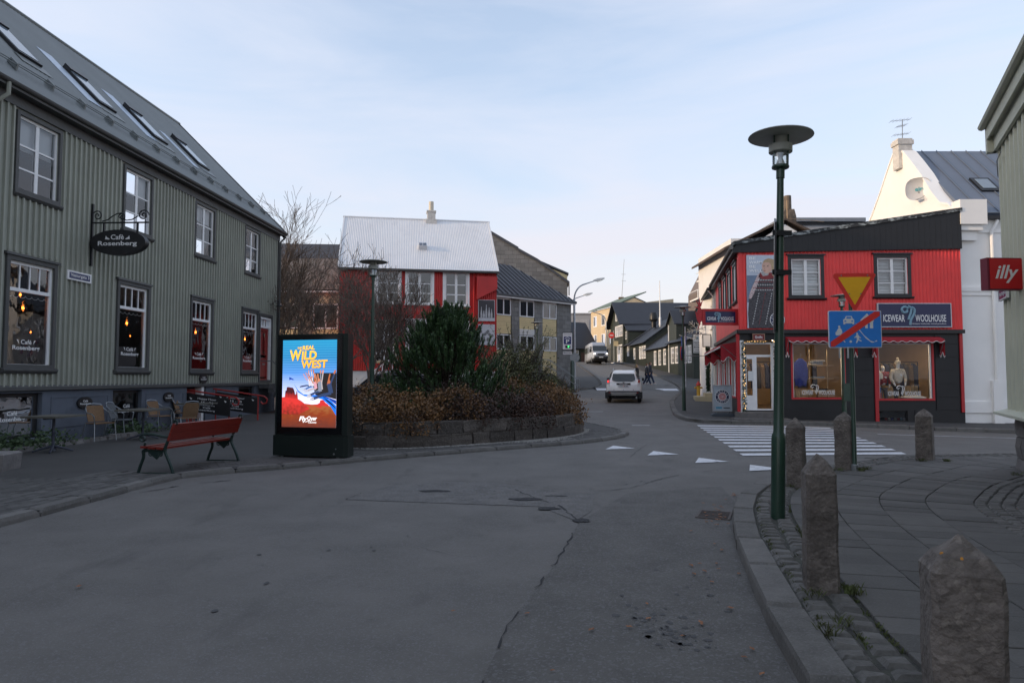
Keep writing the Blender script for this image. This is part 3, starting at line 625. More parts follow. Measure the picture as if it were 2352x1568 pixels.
ov = MB(MO).disc_y(0, 0, .74, -.09, .09, 40, rz=.33).build('panel', BLACK, cs, smooth=True)
MO2 = Matrix.Translation((0,-.78,.25)) @ Matrix.Rotation(R(-90), 4, 'Z')
for sd in (1,):
    MM = MO2
    text(cs, 'Rosenberg', -.52, .52, -.12, .03, -.093, LETW, bold=.022, M=MM); text(cs, 'Cafè', -.18, .17, .07, .2, -.093, LETW, bold=.018, M=MM)
    for s_ in (-1, 1):
        q = MB(MM); q.prism_y([(s_*.33,.08),(s_*.22,.07),(s_*.21,.09),(s_*.28,.13),(s_*.31,.17),(s_*.32,.12)], -.096, -.092); q.build('flourish', LETW, cs)
# street sign
ss = thing('street_sign', 'blue enamel street name sign screwed to the café wall', 'sign', tuple(cafe.matrix_basis @ Vector((2.33, -.045, 4.05))), CAFE_A)
BLUEE = mat('blue_enamel', (.03,.045,.13), .25, .08, 4)
MB().box(-.44,.44,-.035,.03,-.115,.115).build('plate', WHITE, ss); MB().box(-.38,.38,-.042,-.035,-.075,.075).build('face', BLUEE, ss); text(ss, 'Vesturgata 3', -.34, .34, -.05, .05, -.044, LETW, bold=.006)
# oval plaques
for i, (x, z, y) in enumerate(((2.77, .87, .0), (6.68, .91, .0), (8.72, 1.48, -.06))):
    q = thing('oval_plaque', ('black oval plaque on the blue-grey wall above the left table', 'black oval plaque on the blue-grey wall behind the wicker chairs', 'black oval plaque over the basement door')[i], 'sign', tuple(cafe.matrix_basis @ Vector((x, y, z))), CAFE_A, 'café plaques')
    MB().disc_y(0, 0, .28, -.03, .015, 28, rz=.15).build('panel', BLACK, q); text(q, 'Rosenberg', -.2, .2, -.06, .0, -.033, LETW, bold=.02); text(q, 'Café', -.09, .09, .02, .07, -.033, LETW, bold=.02)
# ---------------------------------------------------------------- red house with the white corrugated roof
REDC = mat('red_corrugated', (.46,.018,.018), .42, .10, 1.3, bump=.06, bscale=30); blotch(REDC, 1.5, (.31,.014,.016), .6, .55, (1,1,.3))
WROOF = mat('white_roof_sheet', (.70,.71,.73), .4, .05, .8, bump=.05); blotch(WROOF, .9, (.58,.585,.6), .6, .55, (1,1,.4))
WREND = mat('white_render', (.76,.76,.76), .85, .06, 1.5, bump=.2, bscale=40)
CHIMW = mat('old_white_render', (.58,.56,.53), .9, .2, 6, bump=.6, bscale=25)
MGLASS = glass('plain_glass', (.6,.62,.64), base=.10)
rh = thing('red_house', 'red corrugated-iron house with a steep white roof behind the pine', 'house', (-9.4, 37, 0), R(9.8))
RW = 8.65; RD = 8.0
uh = [(2.0,3.2,5.72,7.5), (3.66,5.0,5.70,7.5), (5.74,6.98,5.64,7.5)]; gh = [(1.95,2.95,2.46,4.6), (3.7,4.95,2.46,4.7), (5.85,7.0,2.6,4.6)]
rw = MB(); strip_wall(rw, corr(0, RW, .12, .032, 4), 2.0, 7.6, uh+gh, reveal=.15)
rw.poly([(0,0,2),(0,RD,2),(0,RD,7.6),(0,RD/2,11.1),(0,0,7.6)]); rw.poly([(RW,0,2),(RW,RD,2),(RW,RD,7.6),(RW,RD/2,11.1),(RW,0,7.6)]); rw.poly([(0,RD,2),(RW,RD,2),(RW,RD,7.6),(0,RD,7.6)])
rwo = rw.build('wall', REDC, rh, smooth=True)
MB().box(-.02, RW+.02, .03, RD-.05, .0, 1.99).build('foundation', WREND, rh)
room(rh, None, .3, RW-.3, 2.1, 7.55, .18, 3.0, DARKIN2)
for a, b, c, d in uh: window(rh, None, a, b, c, d, xs=(.5,), zs=(.32, .64), fm=WHITE, gm=MGLASS, fw=.07, bw=.06, y=.0, dep=.08, mull=(.14,), casing=(.13, WHITE, .04), sill=(WHITE, .07, .08))
for i, (a, b, c, d) in enumerate(gh):
    window(rh, None, a, b, c, d, xs=(.5,), zs=(.72,), fm=WHITE, gm=MGLASS, fw=.07, bw=.06, y=.0, dep=.08, mull=(.12,), casing=(.13, WHITE if i else mat('cream_wood', (.55,.45,.28), .6), .04), head=(WHITE, .06, .05), blind=(CURT, .8) if i == 0 else None)
ER, EO = 7.55, .22
def rrp(x, s_, h, sl=math.atan2(3.6, 4.0)): return (x, -EO+s_*math.cos(sl)-h*math.sin(sl), ER+s_*math.sin(sl)+h*math.cos(sl))
SL2 = (RD/2+EO)/math.cos(math.atan2(3.6, 4.0))
rr = MB(); pf_ = corr(-.12, RW+.12, .1, .026, 4)
for (a, ya), (b, yb) in zip(pf_, pf_[1:]): rr.poly([rrp(a,0,-ya), rrp(b,0,-yb), rrp(b,SL2,-yb), rrp(a,SL2,-ya)])
rr.poly([rrp(-.12,SL2,0), rrp(RW+.12,SL2,0), (RW+.12,RD+EO,ER), (-.12,RD+EO,ER)]); rr.poly([rrp(-.12,0,-.05), rrp(RW+.12,0,-.05), rrp(RW+.12,SL2,-.05), rrp(-.12,SL2,-.05)])
rr = rr.build('roof', WROOF, rh, smooth=True)
MB().tube([rrp(-.15,SL2,.02), rrp(RW+.15,SL2,.02)], .06, 6).build('ridge_cap', WROOF, rr)
for x in (-.12, RW+.04): MB().loft([[rrp(x,0,-.16), rrp(x+.08,0,-.16), rrp(x+.08,0,.05), rrp(x,0,.05)], [rrp(x,SL2,-.16), rrp(x+.08,SL2,-.16), rrp(x+.08,SL2,.05), rrp(x,SL2,.05)]]).build('barge_board', WROOF, rr)
MB().prism_x([(-EO-.1,7.5),(-EO-.1,7.6),(-EO+.02,7.6),(-EO+.02,7.5),(-EO-.04,7.47)], -.1, RW+.1).build('gutter', TRIM, rr)
MB().box(4.3,4.76,0,.001,0,.001)
rs = MB(); rs.loft([[rrp(4.3,2.15,0), rrp(4.78,2.15,0), rrp(4.78,2.6,0), rrp(4.3,2.6,0)], [rrp(4.3,2.15,.3), rrp(4.78,2.15,.3), rrp(4.78,2.6,.22), rrp(4.3,2.6,.22)]]); rs = rs.build('roof_hatch', WROOF, rr)
for i in range(2):
    for j in range(2): MB().loft([[rrp(4.33+.225*i,2.18+.2*j,.302-.035*j), rrp(4.52+.225*i,2.18+.2*j,.302-.035*j), rrp(4.52+.225*i,2.36+.2*j,.27-.035*j), rrp(4.33+.225*i,2.36+.2*j,.27-.035*j)], [rrp(4.33+.225*i,2.18+.2*j,.312-.035*j), rrp(4.52+.225*i,2.18+.2*j,.312-.035*j), rrp(4.52+.225*i,2.36+.2*j,.28-.035*j), rrp(4.33+.225*i,2.36+.2*j,.28-.035*j)]]).build('pane', GLD, rs)
ch = MB().box(4.82, 5.48, RD/2-.35, RD/2+.35, 10.5, 11.35); ch.box(4.9, 5.4, RD/2-.27, RD/2+.27, 11.35, 11.85); ch.box(4.86,5.44,RD/2-.31,RD/2+.31,11.8,11.9); ch = ch.build('chimney', CHIMW, rr); MB().lathe([(.15,11.85),(.15,12.5),(.13,12.5)], 14, (5.15, RD/2, 0)).build('chimney_pot', mat('cream_pot', (.6,.55,.46), .8), ch)
# red canted corner and photo boards on the right
MB().prism_y([(7.5,6.0),(8.66,6.6),(8.66,7.3),(7.5,7.3)], -.22, -.02).build('corner_panel', REDC, rh)
MB().tube([(7.35,-.14,7.5),(7.35,-.08,7.3),(7.35,-.08,2.1)], .045, 8).build('downpipe', REDC, rh)
PIC = mat('dark_photo', (.045,.042,.05), .5, .3, 2); PICL = mat('pale_photo', (.5,.5,.53), .5, .1, 2)
for k, (z0, z1) in enumerate(((4.8, 6.0), (3.45, 4.62))):
    pb = MB().box(7.6, 8.55, -.06, -.025, z0, z1).build('photo_board', PICL, rh); MB().box(7.63, 8.52, -.064, -.06, z0+.18 if k == 0 else z0+.75, z1-.03).build('picture', PIC if k == 0 else PICL, pb)
    it = MB()
    if k == 0:
        for j, (x, h, r_) in enumerate(((7.78,.62,.045),(7.92,.4,.06),(8.06,.74,.05),(8.22,.58,.055),(8.36,.5,.045))): it.prism_y([(x-r_,z0+.19),(x+r_,z0+.19),(x+r_*1.1,z0+.19+h*.4),(x+r_*.4,z0+.19+h*.75),(x+r_*.3,z0+.19+h),(x-r_*.3,z0+.19+h),(x-r_*.4,z0+.19+h*.75),(x-r_*1.1,z0+.19+h*.4)], -.068, -.064)
        it.build('printed_vases', mat('silver_print', (.42,.42,.44), .5, .5, 20), pb)
    else:
        rnd = random.Random(3)
        for j in range(14): it.disc_y(8.07+rnd.uniform(-.33,.33), z0+.55+rnd.uniform(-.3,.3), .085, -.068-.0003*j, -.061, 10)
        it.build('printed_balls', mat('grey_print', (.16,.16,.17), .4, .7, 14), pb)
wlr = MB().lathe([(.03,.06),(.05,.03),(.17,-.05),(.16,-.06)], 12, (3.35,-.25,4.2)); wlr.tube([(3.35,0,4.3),(3.35,-.25,4.32),(3.35,-.25,4.24)], .015, 5); wlr.build('wall_lamp', WHITE, rh, smooth=True)
# white stair up to the entrance
stw = thing('white_stair', 'white railed stair climbing to the red house door', 'stairs', (-8.1, 35.6, .3), R(9.8))
for k in range(8): MB().box(.28*k, .28*k+.3, -.5, .5, 0, .2*(k+1)).build('step', WREND, stw)
for s_ in (-.52, .52):
    MB().tube([(0,s_,1.05),(2.2,s_,2.6)], .03, 6).build('handrail', WHITE, stw)
    for k in range(9): MB().box(.26*k, .26*k+.035, s_-.015, s_+.015, .2+.2*k*.9, 1.05+.19*k).build('baluster', WHITE, stw)

# ---------------------------------------------------------------- slate-and-yellow office block right of the red house, and its wing on the left
SLATE = mat('slate_panel', (.17,.168,.165), .7, .12, 2.5, bump=.15, bscale=30, rand=.16)
YEL = mat('yellow_board', (.62,.50,.27), .6, .06, 3, rand=.05); DROOF = mat('dark_standing_roof', (.052,.055,.066), .5, .12, 1, bump=.1)
ALU = mat('white_alu', (.70,.71,.73), .4, .04, 4); JOINT = mat('dark_joint', (.03,.03,.032), .9)
gb = thing('slate_office', 'grey slate and yellow boarded office block with a dark seamed roof', 'building', (-1.05, 44, 0), R(43.2))
GZ = 7.02
wns = [(.02,1.33),(2.12,3.5),(4.33,5.72)]
MB().box(-2.2, 7.24, .05, 6, .4, GZ-.02).build('wall', JOINT, gb)
panel_m = {}
def panels(parent, M, x0, x1, z0, z1, pw, ph, m, name, y0=-.03, y1=.048, ok=None, gap=.012, stag=True):
    r_ = 0; z = z0
    while z < z1-.02:
        zz = min(z1, z+ph); x = x0-(pw/2 if (stag and r_ % 2) else 0)
        while x < x1-.02:
            a, b = max(x0, x), min(x1, x+pw)
            if b-a > .03 and (not ok or ok((a+b)/2, (z+zz)/2, a, b, z, zz)):
                key = (round(b-a-gap, 3), round(zz-z-gap, 3), id(m), round(y0, 3))
                if key not in panel_m: panel_m[key] = MB().box(0, key[0], y0, y1, 0, key[1]).mesh(name, m)
                o = ob(name, panel_m[key], parent); o.matrix_basis = (M or Matrix()) @ Matrix.Translation((a+gap/2, 0, z+gap/2))
            x += pw
        z = zz; r_ += 1
bays = [(-2.2,.0),(1.36,2.09),(3.53,4.3),(5.75,7.24)]
for a, b in bays: panels(gb, None, a, b, .9, 6.98, .55, .30, SLATE, 'slate_panel', y0=-.04)
for a, b in wns:
    for z0, z1 in ((.9,3.45),(4.5,5.68)): panels(gb, None, a, b, z0, z1, 2.0, .118, YEL, 'board', y0=-.005, stag=False, gap=.008)
    MB().box(a, b, -.01, .04, 6.82, 6.98).build('head_board', ALU, gb)
OFFIN = mat('office_interior', (.16,.13,.09), .9, .4, 1.2)
for i, (a, b) in enumerate(wns):
    window(gb, None, a, b, 5.7, 6.81, xs=(.5,), fm=ALU, gm=MGLASS, fw=.07, y=-.03, dep=.06, mull=(.09,), blind=(CURT, .85) if i < 2 else None)
    window(gb, None, a, b, 3.46, 4.46, xs=(.5,), fm=ALU, gm=MGLASS, fw=.07, y=-.03, dep=.06, mull=(.09,), blind=(CURT, .5))
for k in range(6): MB().box(2.1, 3.5, -.05, .03, 4.5+.065*k, 4.545+.065*k).build('louvre', ALU, gb)
# sloped roof with seams
def grp(x, s_, h=0): return (x, -.35+s_*.80-h*.6, GZ+.05+s_*.6+h*.8)
gr_ = MB(); gr_.poly([grp(-3,0), grp(7.5,0), grp(4.3,4.6), grp(-3,4.6)]); gr_.poly([grp(7.5,0), (7.5,6,GZ), grp(4.3,4.6)]); gr_.poly([(-3,-.35,GZ-.1),(7.5,-.35,GZ-.1),(7.5,6,GZ-.1),(-3,6,GZ-.1)]); gr_.poly([(-3,-.35,GZ-.1),(7.5,-.35,GZ-.1),grp(7.5,0),grp(-3,0)])
gr_ = gr_.build('roof', DROOF, gb)
for k in range(24):
    x = -2.8+.45*k; sm_ = min(4.6, (7.5-x)/3.2*4.6)
    if sm_ > .1: MB().loft([[grp(x-.015,0), grp(x+.015,0), grp(x+.015,0,.06), grp(x-.015,0,.06)], [grp(x-.015,sm_), grp(x+.015,sm_), grp(x+.015,sm_,.06), grp(x-.015,sm_,.06)]]).build('seam', DROOF, gr_)
MB().box(-2.8, 7.45, -.42, -.35, GZ-.08, GZ+.05).build('fascia', DROOF, gr_); MB().box(-2.8, 7.4, -.34, -.2, GZ-.19, GZ-.101).build('eave_trim', ALU, gr_)
# stepped slate gable of the taller block behind
gg = thing('slate_gable_block', 'taller slate-clad gable block rising behind the seamed roof', 'building', (0, 52, 0), 0)
prof_g = [(-6.5,6),(-6.5,12.0),(-1.7,12.7),(-1.31,12.53),(1.97,10.54),(4.25,8.9),(4.25,.8),(-6.5,.8)]
MB().prism_y(prof_g, .05, 9).build('wall', JOINT, gg)
def under(cx, cz, a, b, z0, z1):
    top = lambda x: 12.53 if x < -1.31 else (lerp(12.53, 10.54, (x+1.31)/3.28) if x < 1.97 else lerp(10.54, 8.9, (x-1.97)/2.28))
    return z1 < top(b)-.02 and cx < 4.25
def clip(poly, p, q):                      # keep what lies below the line p->q (p left of q)
    o = []; f = lambda t: (q[0]-p[0])*(t[1]-p[1])-(q[1]-p[1])*(t[0]-p[0])
    for i, c in enumerate(poly):
        n = poly[(i+1) % len(poly)]; fc, fn_ = f(c), f(n)
        if fc <= 0: o.append(c)
        if (fc < 0 < fn_) or (fn_ < 0 < fc): t = fc/(fc-fn_); o.append((lerp(c[0], n[0], t), lerp(c[1], n[1], t)))
    return o
r_ = 0; z = 6.1
while z < 12.6:
    x = -4.0-(.31 if r_ % 2 else 0)
    while x < 4.25:
        q = [(x+.006, z+.006), (min(4.25, x+.614), z+.006), (min(4.25, x+.614), z+.324), (x+.006, z+.324)]
        for p1, p2 in (((-1.4,12.55),(1.97,10.5)), ((1.97,10.5),(4.25,8.86))):
            if len(q) > 2: q = clip(q, p1, p2)
        if len(q) > 2: MB().prism_y(q, -.02, .048).build('slate_panel', SLATE, gg)
        x += .62
    z += .33; r_ += 1
pts = [(-1.6,12.75),(-1.2,12.56),(.5,11.5),(.5,11.42),(1.97,10.6),(4.4,8.85)]
for a, b in ((pts[0],pts[2]),(pts[3],pts[4]),(pts[4],pts[5])): MB().loft([[(a[0],-.15,a[1]-.1),(a[0],9,a[1]-.1),(a[0],9,a[1]+.12),(a[0],-.15,a[1]+.12)],[(b[0],-.15,b[1]-.1),(b[0],9,b[1]-.1),(b[0],9,b[1]+.12),(b[0],-.15,b[1]+.12)]]).build('roof_edge', DROOF, gg)
dm = MB().prism_y([(2.3,10.42),(3.95,9.75),(4.3,9.6),(4.3,8.95)], .8, 6).build('dormer_cheek', YEL, gg); MB().loft([[(2.0,.7,10.65),(2.0,6.1,10.65),(2.0,6.1,10.8),(2.0,.7,10.8)],[(4.4,.7,9.62),(4.4,6.1,9.62),(4.4,6.1,9.76),(4.4,.7,9.76)]]).build('dormer_roof', DROOF, gg)
MB().tube([(4.36,-.1,8.8),(4.36,-.1,7.9)], .05, 6).build('downpipe', DROOF, gg)
# stair and rail at its corner
sr = thing('entrance_stair', 'stone stair with pale metal rails at the slate corner', 'stairs', (3.6, 46.3, .55), R(-10))
for k in range(8): MB().box(-2.2+.0, .9-.26*k+.0, -.6, .9, .17*k, .17*(k+1)).build('step', STEPM, sr)
for y in (-.6, .88):
    for z in (.5, .95): MB().tube([(-2.2,y,z+1.35),(-1.1,y,z+1.35),(.9,y,z)], .022, 6).build('rail', ZINC, sr)
    for x, zz in ((.88,0),(-.1,.66),(-1.1,1.35),(-2.1,1.35)): MB().tube([(x,y,zz),(x,y,zz+.96)], .02, 6).build('rail_post', ZINC, sr)

gl = thing('office_wing', 'grey-roofed beige office wing seen behind the bare trees', 'building', (-15.5, 43, 0), R(1))
OCH = mat('beige_panel', (.42,.35,.24), .75, .1, 1.5, rand=.06); GFACE = mat('grey_mansard', (.17,.155,.145), .75, .08, 1.2, bump=.1)
MB().box(0, 7.4, .05, 6, .3, 7.1).build('wall', OCH, gl)
ms_ = MB().loft([[(-.1,-.15,7.2),(7.5,-.15,7.2),(7.5,6,7.2),(-.1,6,7.2)],[(-.1,.9,9.4),(7.5,.9,9.4),(7.5,6,9.4),(-.1,6,9.4)]]).build('mansard_roof', GFACE, gl)
MB().loft([[(-.2,.85,9.35),(7.6,.85,9.35),(7.6,6,9.35),(-.2,6,9.35)],[(-.2,1.8,10.5),(7.6,1.8,10.4),(7.6,6,10.4),(-.2,6,10.5)]]).build('upper_roof', DROOF, gl); MB().box(5.6,6.6,2.0,3,10.3,10.5).build('roof_vent', DROOF, gl)
MB().box(-.1, 7.45, -.22, .06, 7.0, 7.1).build('eave_trim', ALU, gl)
for i in range(3):
    a = .35+2.55*i
    window(gl, None, a, a+1.6, 4.7, 6.3, xs=(.5,), fm=ALU, gm=MGLASS, fw=.09, y=-.02, dep=.06, mull=(.1,), blind=(CURT, .3+.25*i))
    panels(gl, None, a, a+1.6, 1.0, 4.65, 2.0, .3, YEL, 'board', y0=.0, stag=False)
    MB().box(a+1.66, a+2.5, -.04, .05, .5, 7.0).build('pier', mat('brown_panel', (.17,.14,.115), .75, .1, 2), gl)

# ---------------------------------------------------------------- dark green houses up the street
DGW = mat('dark_green_cladding', (.026,.033,.025), .6, .15, 1.5, bump=.15, bscale=50); DGR = mat('black_blue_roof', (.015,.018,.027), .5, .15, 1.2, bump=.1)
dgx = thing('green_row_house', 'low dark-green row house nearest the white house, with a dormer', 'house', (15.44, 95, 0), R(-88.686))
# facade frame: x from the far corner (0) towards the camera; -y faces the street
def row_house(root, x0, x1, zb, ze, zr, run, wins, m=DGW, eo=.3, battens=True):
    h = [(a, b, c, d) for a, b, c, d in wins]
    wl_ = MB(); strip_wall(wl_, [(x0,0),(x1,0)], zb, ze, h, reveal=.12); 
    for x in (x0, x1): wl_.poly([(x,0,zb),(x,2*run,zb),(x,2*run,ze),(x,run,zr),(x,0,ze)])
    wl_.poly([(x0,2*run,zb),(x1,2*run,zb),(x1,2*run,ze),(x0,2*run,ze)])
    wl_ = wl_.build('wall', m, root)
    k = zr-ze
    rf_ = MB(); q = eo*k/run
    for y0, y1, za, zb_ in ((-eo, run, ze-q, zr), (2*run+eo, run, ze-q, zr)):
        rf_.loft([[(x0-.12,y0,za),(x1+.12,y0,za),(x1+.12,y1,zb_),(x0-.12,y1,zb_)],[(x0-.12,y0,za+.12),(x1+.12,y0,za+.12),(x1+.12,y1,zb_+.12),(x0-.12,y1,zb_+.12)]])
    rf_ = rf_.build('roof', DGR, root)
    MB().tube([(x0,-eo-.05,ze-q+.05),(x1,-eo-.05,ze-q+.05)], .06, 6).build('gutter', BLACKM, root)
    if battens:
        n = int((x1-x0)/.35)
        bt = {}
        for i in range(n+1):
            x = x0+.06+i*.35
            segs = [(zb, ze)]
            for a, b, c, d in h:
                if a-.1 < x < b+.1: segs = [(zb, c-.1), (d+.1, ze)]
            for a, b in segs:
                if b-a > .1:
                    kk = round(b-a, 2)
                    if kk not in bt: bt[kk] = MB().box(-.02,.02,-.025,0,0,kk).mesh('batten', m)
                    ob('batten', bt[kk], wl_, loc=(x,-.001,a))
    room(root, None, x0+.2, x1-.2, zb+.3, ze-.05, .14, 2.0, DARKIN2)
    for a, b, c, d in h: window(root, None, a, b, c, d, xs=(.5,), zs=(.33,.66), fm=WHITE, gm=MGLASS, fw=.08, bw=.045, y=-.01, dep=.07, mull=(.1,), casing=(.05, WHITE, .03), blind=(CURT, .5))
    return rf_
dgn = [(26.3,27.3,3.05,4.62),(27.85,28.85,3.05,4.62),(30.9,31.85,3.0,4.55),(32.3,33.35,3.0,4.55)]
rA = row_house(dgx, 25.2, 34.0, .6, 5.25, 8.3, 4.4, dgn)
def dormer(root, x0, x1, zb, ze, zr, y0, y1, win=True, lab=None):
    d = MB(); d.poly([(x0,y0,zb),(x1,y0,zb),(x1,y0,ze),((x0+x1)/2,y0,zr),(x0,y0,ze)])
    for x in (x0, x1): d.poly([(x,y0,zb),(x,y1,zb),(x,y1,ze),(x,y0,ze)])
    d = d.build('dormer', DGW, root)
    xm = (x0+x1)/2; r_ = MB()
    for xe in (x0-.2, x1+.2):
        zl = ze-.2*(zr-ze)/(xm-x0); r_.loft([[(xe,y0-.25,zl),(xm,y0-.25,zr),(xm,y1,zr),(xe,y1,zl)],[(xe,y0-.25,zl+.1),(xm,y0-.25,zr+.1),(xm,y1,zr+.1),(xe,y1,zl+.1)]])
    r_.build('dormer_roof', DGR, d)
    if win: window(d, MT(0, y0), xm-.5, xm+.5, zb+.75, ze-.1, xs=(.5,), zs=(.5,), fm=WHITE, gm=MGLASS, fw=.06, bw=.04, y=-.03, dep=.06, name='window_frame')
    return d
dormer(dgx, 25.15, 28.3, 5.1, 7.0, 8.25, .0, 4.5, win=False)
MB().box(25.35,25.5,-.06,-.0,2.0,7.0).build('downpipe', WHITE, dgx)
dg2 = thing('green_row_house', 'low dark-green row house with three white windows behind the pedestrians', 'house', (15.44, 95, 0), R(-88.686))
rB = row_house(dg2, 14.7, 25.1, 1.0, 4.98, 8.0, 4.2, [(18.85,19.85,3.0,4.55),(21.0,22.0,3.0,4.57),(23.15,24.1,3.0,4.6)])
for x in (22.0, 23.6): MB().loft([[(x,1.0,6.0),(x+.55,1.0,6.0),(x+.55,2.0,6.72),(x,2.0,6.72)],[(x,.94,6.1),(x+.55,.94,6.1),(x+.55,1.94,6.82),(x,1.94,6.82)]]).build('skylight', ZINC, rB)
dg3 = thing('green_row_house', 'taller dark-green row house with roof lights, in the middle of the row', 'house', (15.44, 95, 0), R(-88.686))
rC = row_house(dg3, 5.7, 14.6, 1.6, 5.95, 9.0, 4.2, [(7.5,8.5,4.0,5.35),(11.0,11.95,3.95,5.4),(12.35,13.3,3.95,5.4),(13.65,14.5,3.95,5.4)])
for k in range(5):
    x = 6.6+1.55*k; MB().loft([[(x,1.6,7.0),(x+.5,1.6,7.0),(x+.5,2.6,7.73),(x,2.6,7.73)],[(x,1.54,7.1),(x+.5,1.54,7.1),(x+.5,2.54,7.83),(x,2.54,7.83)]]).build('skylight', ZINC, rC)
MB().box(9.2,10.3,-.02,.1,2.9,5.4).build('door', BLACK, dg3)
dgd = thing('green_shop_house', 'small dark-green shop house with a dormer below the gabled house', 'house', (15.44, 95, 0), R(-88.686))
row_house(dgd, .1, 5.6, 2.6, 6.1, 8.6, 3.6, [(.35,1.7,4.6,5.9),(3.3,4.6,4.55,5.9)]); dormer(dgd, 1.3, 3.8, 6.1, 8.0, 8.75, .0, 4.2)
gcab = thing('green_gable_house', 'large dark-green gabled house at the top of the street', 'house', (0, 0, 0), 0)
# gable faces left; near corner (15.2,93)
MG = Matrix.Translation((15.2,93,0)) @ Matrix.Rotation(R(-86), 4, 'Z') ; Wd = 8.3
MGG = Matrix.Translation((14.65,101.2,0)) @ Matrix.Rotation(math.atan2(93-101.2, 15.2-14.65), 4, 'Z')
gw = [(3.3+1.2*k, 4.3+1.2*k, 7.4, 8.9) for k in range(4)]+[(3.5,4.6,9.7,11.1),(4.4,6.2,3.6,6.2),(6.5,7.5,3.6,6.2)]
gtop = lambda x: 9.3+(12.2-9.3)*(1-abs(x-4.1)/4.2)
gwm = MB(MGG); strip_wall(gwm, [(0,0),(4.1,0),(8.2,0)], 2.5, gtop, gw, reveal=.12)
gwm.poly([(8.2,0,2.5),(8.2,12,2.5),(8.2,12,9.4),(8.2,0,9.4)]); gwm.poly([(0,0,2.5),(0,12,2.5),(0,12,9.4),(0,0,9.4)]); gwm.build('wall', DGW, gcab)
for a, b, c, d in gw: window(gcab, MGG, a, b, c, d, xs=(.5,), zs=(.5,), fm=WHITE, gm=MGLASS, fw=.08, bw=.05, y=-.01, dep=.07, casing=(.05, WHITE, .03), blind=(CURT, .6))
room(gcab, MGG, .3, 7.9, 2.8, 9.0, .14, 2, DARKIN2)
grf = MB(MGG)
for xe in (-.7, 8.9):
    ze_ = 12.2-(12.2-9.3)*abs(xe-4.1)/4.1; grf.loft([[(xe,-.7,ze_),(4.1,-.7,12.25),(4.1,13,12.25),(xe,13,ze_)],[(xe,-.7,ze_+.15),(4.1,-.7,12.4),(4.1,13,12.4),(xe,13,ze_+.15)]])
grf.build('roof', DGR, gcab)
MB(MGG).box(7.5,9.5,-1.6,-.1,3.0,3.7).build('door_step', WREND, gcab)
vt = thing('roof_vent', 'black mushroom vent on the dark green roofs', 'vent', (18.0, 86.5, 8.0)); MB().lathe([(.3,0),(.3,.7),(.55,1.0),(.55,1.5),(.4,1.9)], 14).build('cowl', BLACKM, vt, smooth=True)
fp = thing('flag_pole', 'white flag pole standing behind the dark green houses', 'pole', (18.27, 84, 6.5)); MB().tube([(0,0,0),(0,0,7.0)], [.09,.05], 8).build('pole', WHITE, fp); MB().lathe([(.03,0),(.07,.06),(.03,.12)], 8, (0,0,7.0)).build('finial', WHITE, fp); MB().lathe([(.14,0),(.14,.9),(.1,1.0)], 10, (0,0,1.6)).build('base', WHITE, fp)

# cream block and others at the head of the street
CREAM = mat('cream_render', (.55,.45,.31), .85, .08, .8, bump=.15, bscale=20); blotch(CREAM, .6, (.42,.33,.22), .5, .58)
cb = thing('cream_block', 'sunlit cream rendered three-storey block at the head of the street', 'building', (0, 0, 0), 0)
MC = Matrix.Translation((13.0,112,0)) @ Matrix.Rotation(math.atan2(103.5-112, 15.9-13.0), 4, 'Z'); CL = math.hypot(8.5, 2.9)
cw = [(x, x+1.25, z, z+1.7) for z in (6.9, 9.9) for x in (.9,3.8,6.6)]
cm = MB(MC); strip_wall(cm, [(0,0),(CL,0)], 3, lambda x: 12.4+.02*x, cw, reveal=.15); cm.poly([(CL,0,3),(CL,10,3),(CL,10,14),(CL,0,12.6)]); cm.poly([(0,0,3),(0,10,3),(0,10,13),(0,0,12.4)]); cm.build('wall', CREAM, cb)
for a, b, c, d in cw: window(cb, MC, a, b, c, d, xs=(.4,), fm=WHITE, gm=MGLASS, fw=.1, y=.0, dep=.06, sill=(WREND,.08,.1), blind=(CURT, .4))
room(cb, MC, .3, CL-.3, 3.2, 12.2, .16, 2, DARKIN2)
MB(MC).loft([[(-.3,-.35,12.4),(CL+.3,-.35,12.6),(CL+.3,5,14.8),(-.3,5,14.6)],[(-.3,-.35,12.55),(CL+.3,-.35,12.75),(CL+.3,5,14.95),(-.3,5,14.75)]]).build('roof', mat('green_copper', (.12,.16,.12), .7), cb)
MB(MC).box(0,CL,-.12,.0,6.1,6.35).build('string_course', CREAM, cb); MB(MC).tube([(CL-.9,-.1,12.3),(CL-.9,-.1,3.5)], .07, 6).build('downpipe', WREND, cb)
MB(MC).box(.3,2.3,-.25,-.02,5.2,6.0).build('shop_sign', mat('brown_sign', (.12,.08,.05), .6), cb)
cc = thing('brick_chimney', 'square brown chimney carrying a tall aerial mast', 'chimney', (18, 112, 12)); MB().box(-.4,.4,-.4,.4,0,2.9).build('stack', mat('brown_brick', (.16,.12,.09), .9, .3, 6, bump=.5), cc)
am = MB().tube([(.1,0,2.9),(.55,0,9.2)], [.05,.03], 6); 
for z in (5.6, 6.7): am.tube([(.1,0,z),(.8,0,z)], .02, 4)
am.build('aerial_mast', ZINC, cc)
tg = thing('cream_gable_house', 'pale gable peeking over the dark green roof ridge', 'house', (20.8, 116, 4)); MB().prism_y([(-2.2,0),(2.2,0),(2.2,10.3),(0,11.3),(-2.2,10.3)], 0, 6).build('wall', CREAM, tg); MB().loft([[(-2.4,-.1,10.25),(0,-.1,11.35),(0,6,11.35),(-2.4,6,10.25)],[(-2.4,-.1,10.4),(0,-.1,11.5),(0,6,11.5),(-2.4,6,10.4)]]).loft([[(2.4,-.1,10.25),(0,-.1,11.35),(0,6,11.35),(2.4,6,10.25)],[(2.4,-.1,10.4),(0,-.1,11.5),(0,6,11.5),(2.4,6,10.4)]]).build('roof', DROOF, tg)
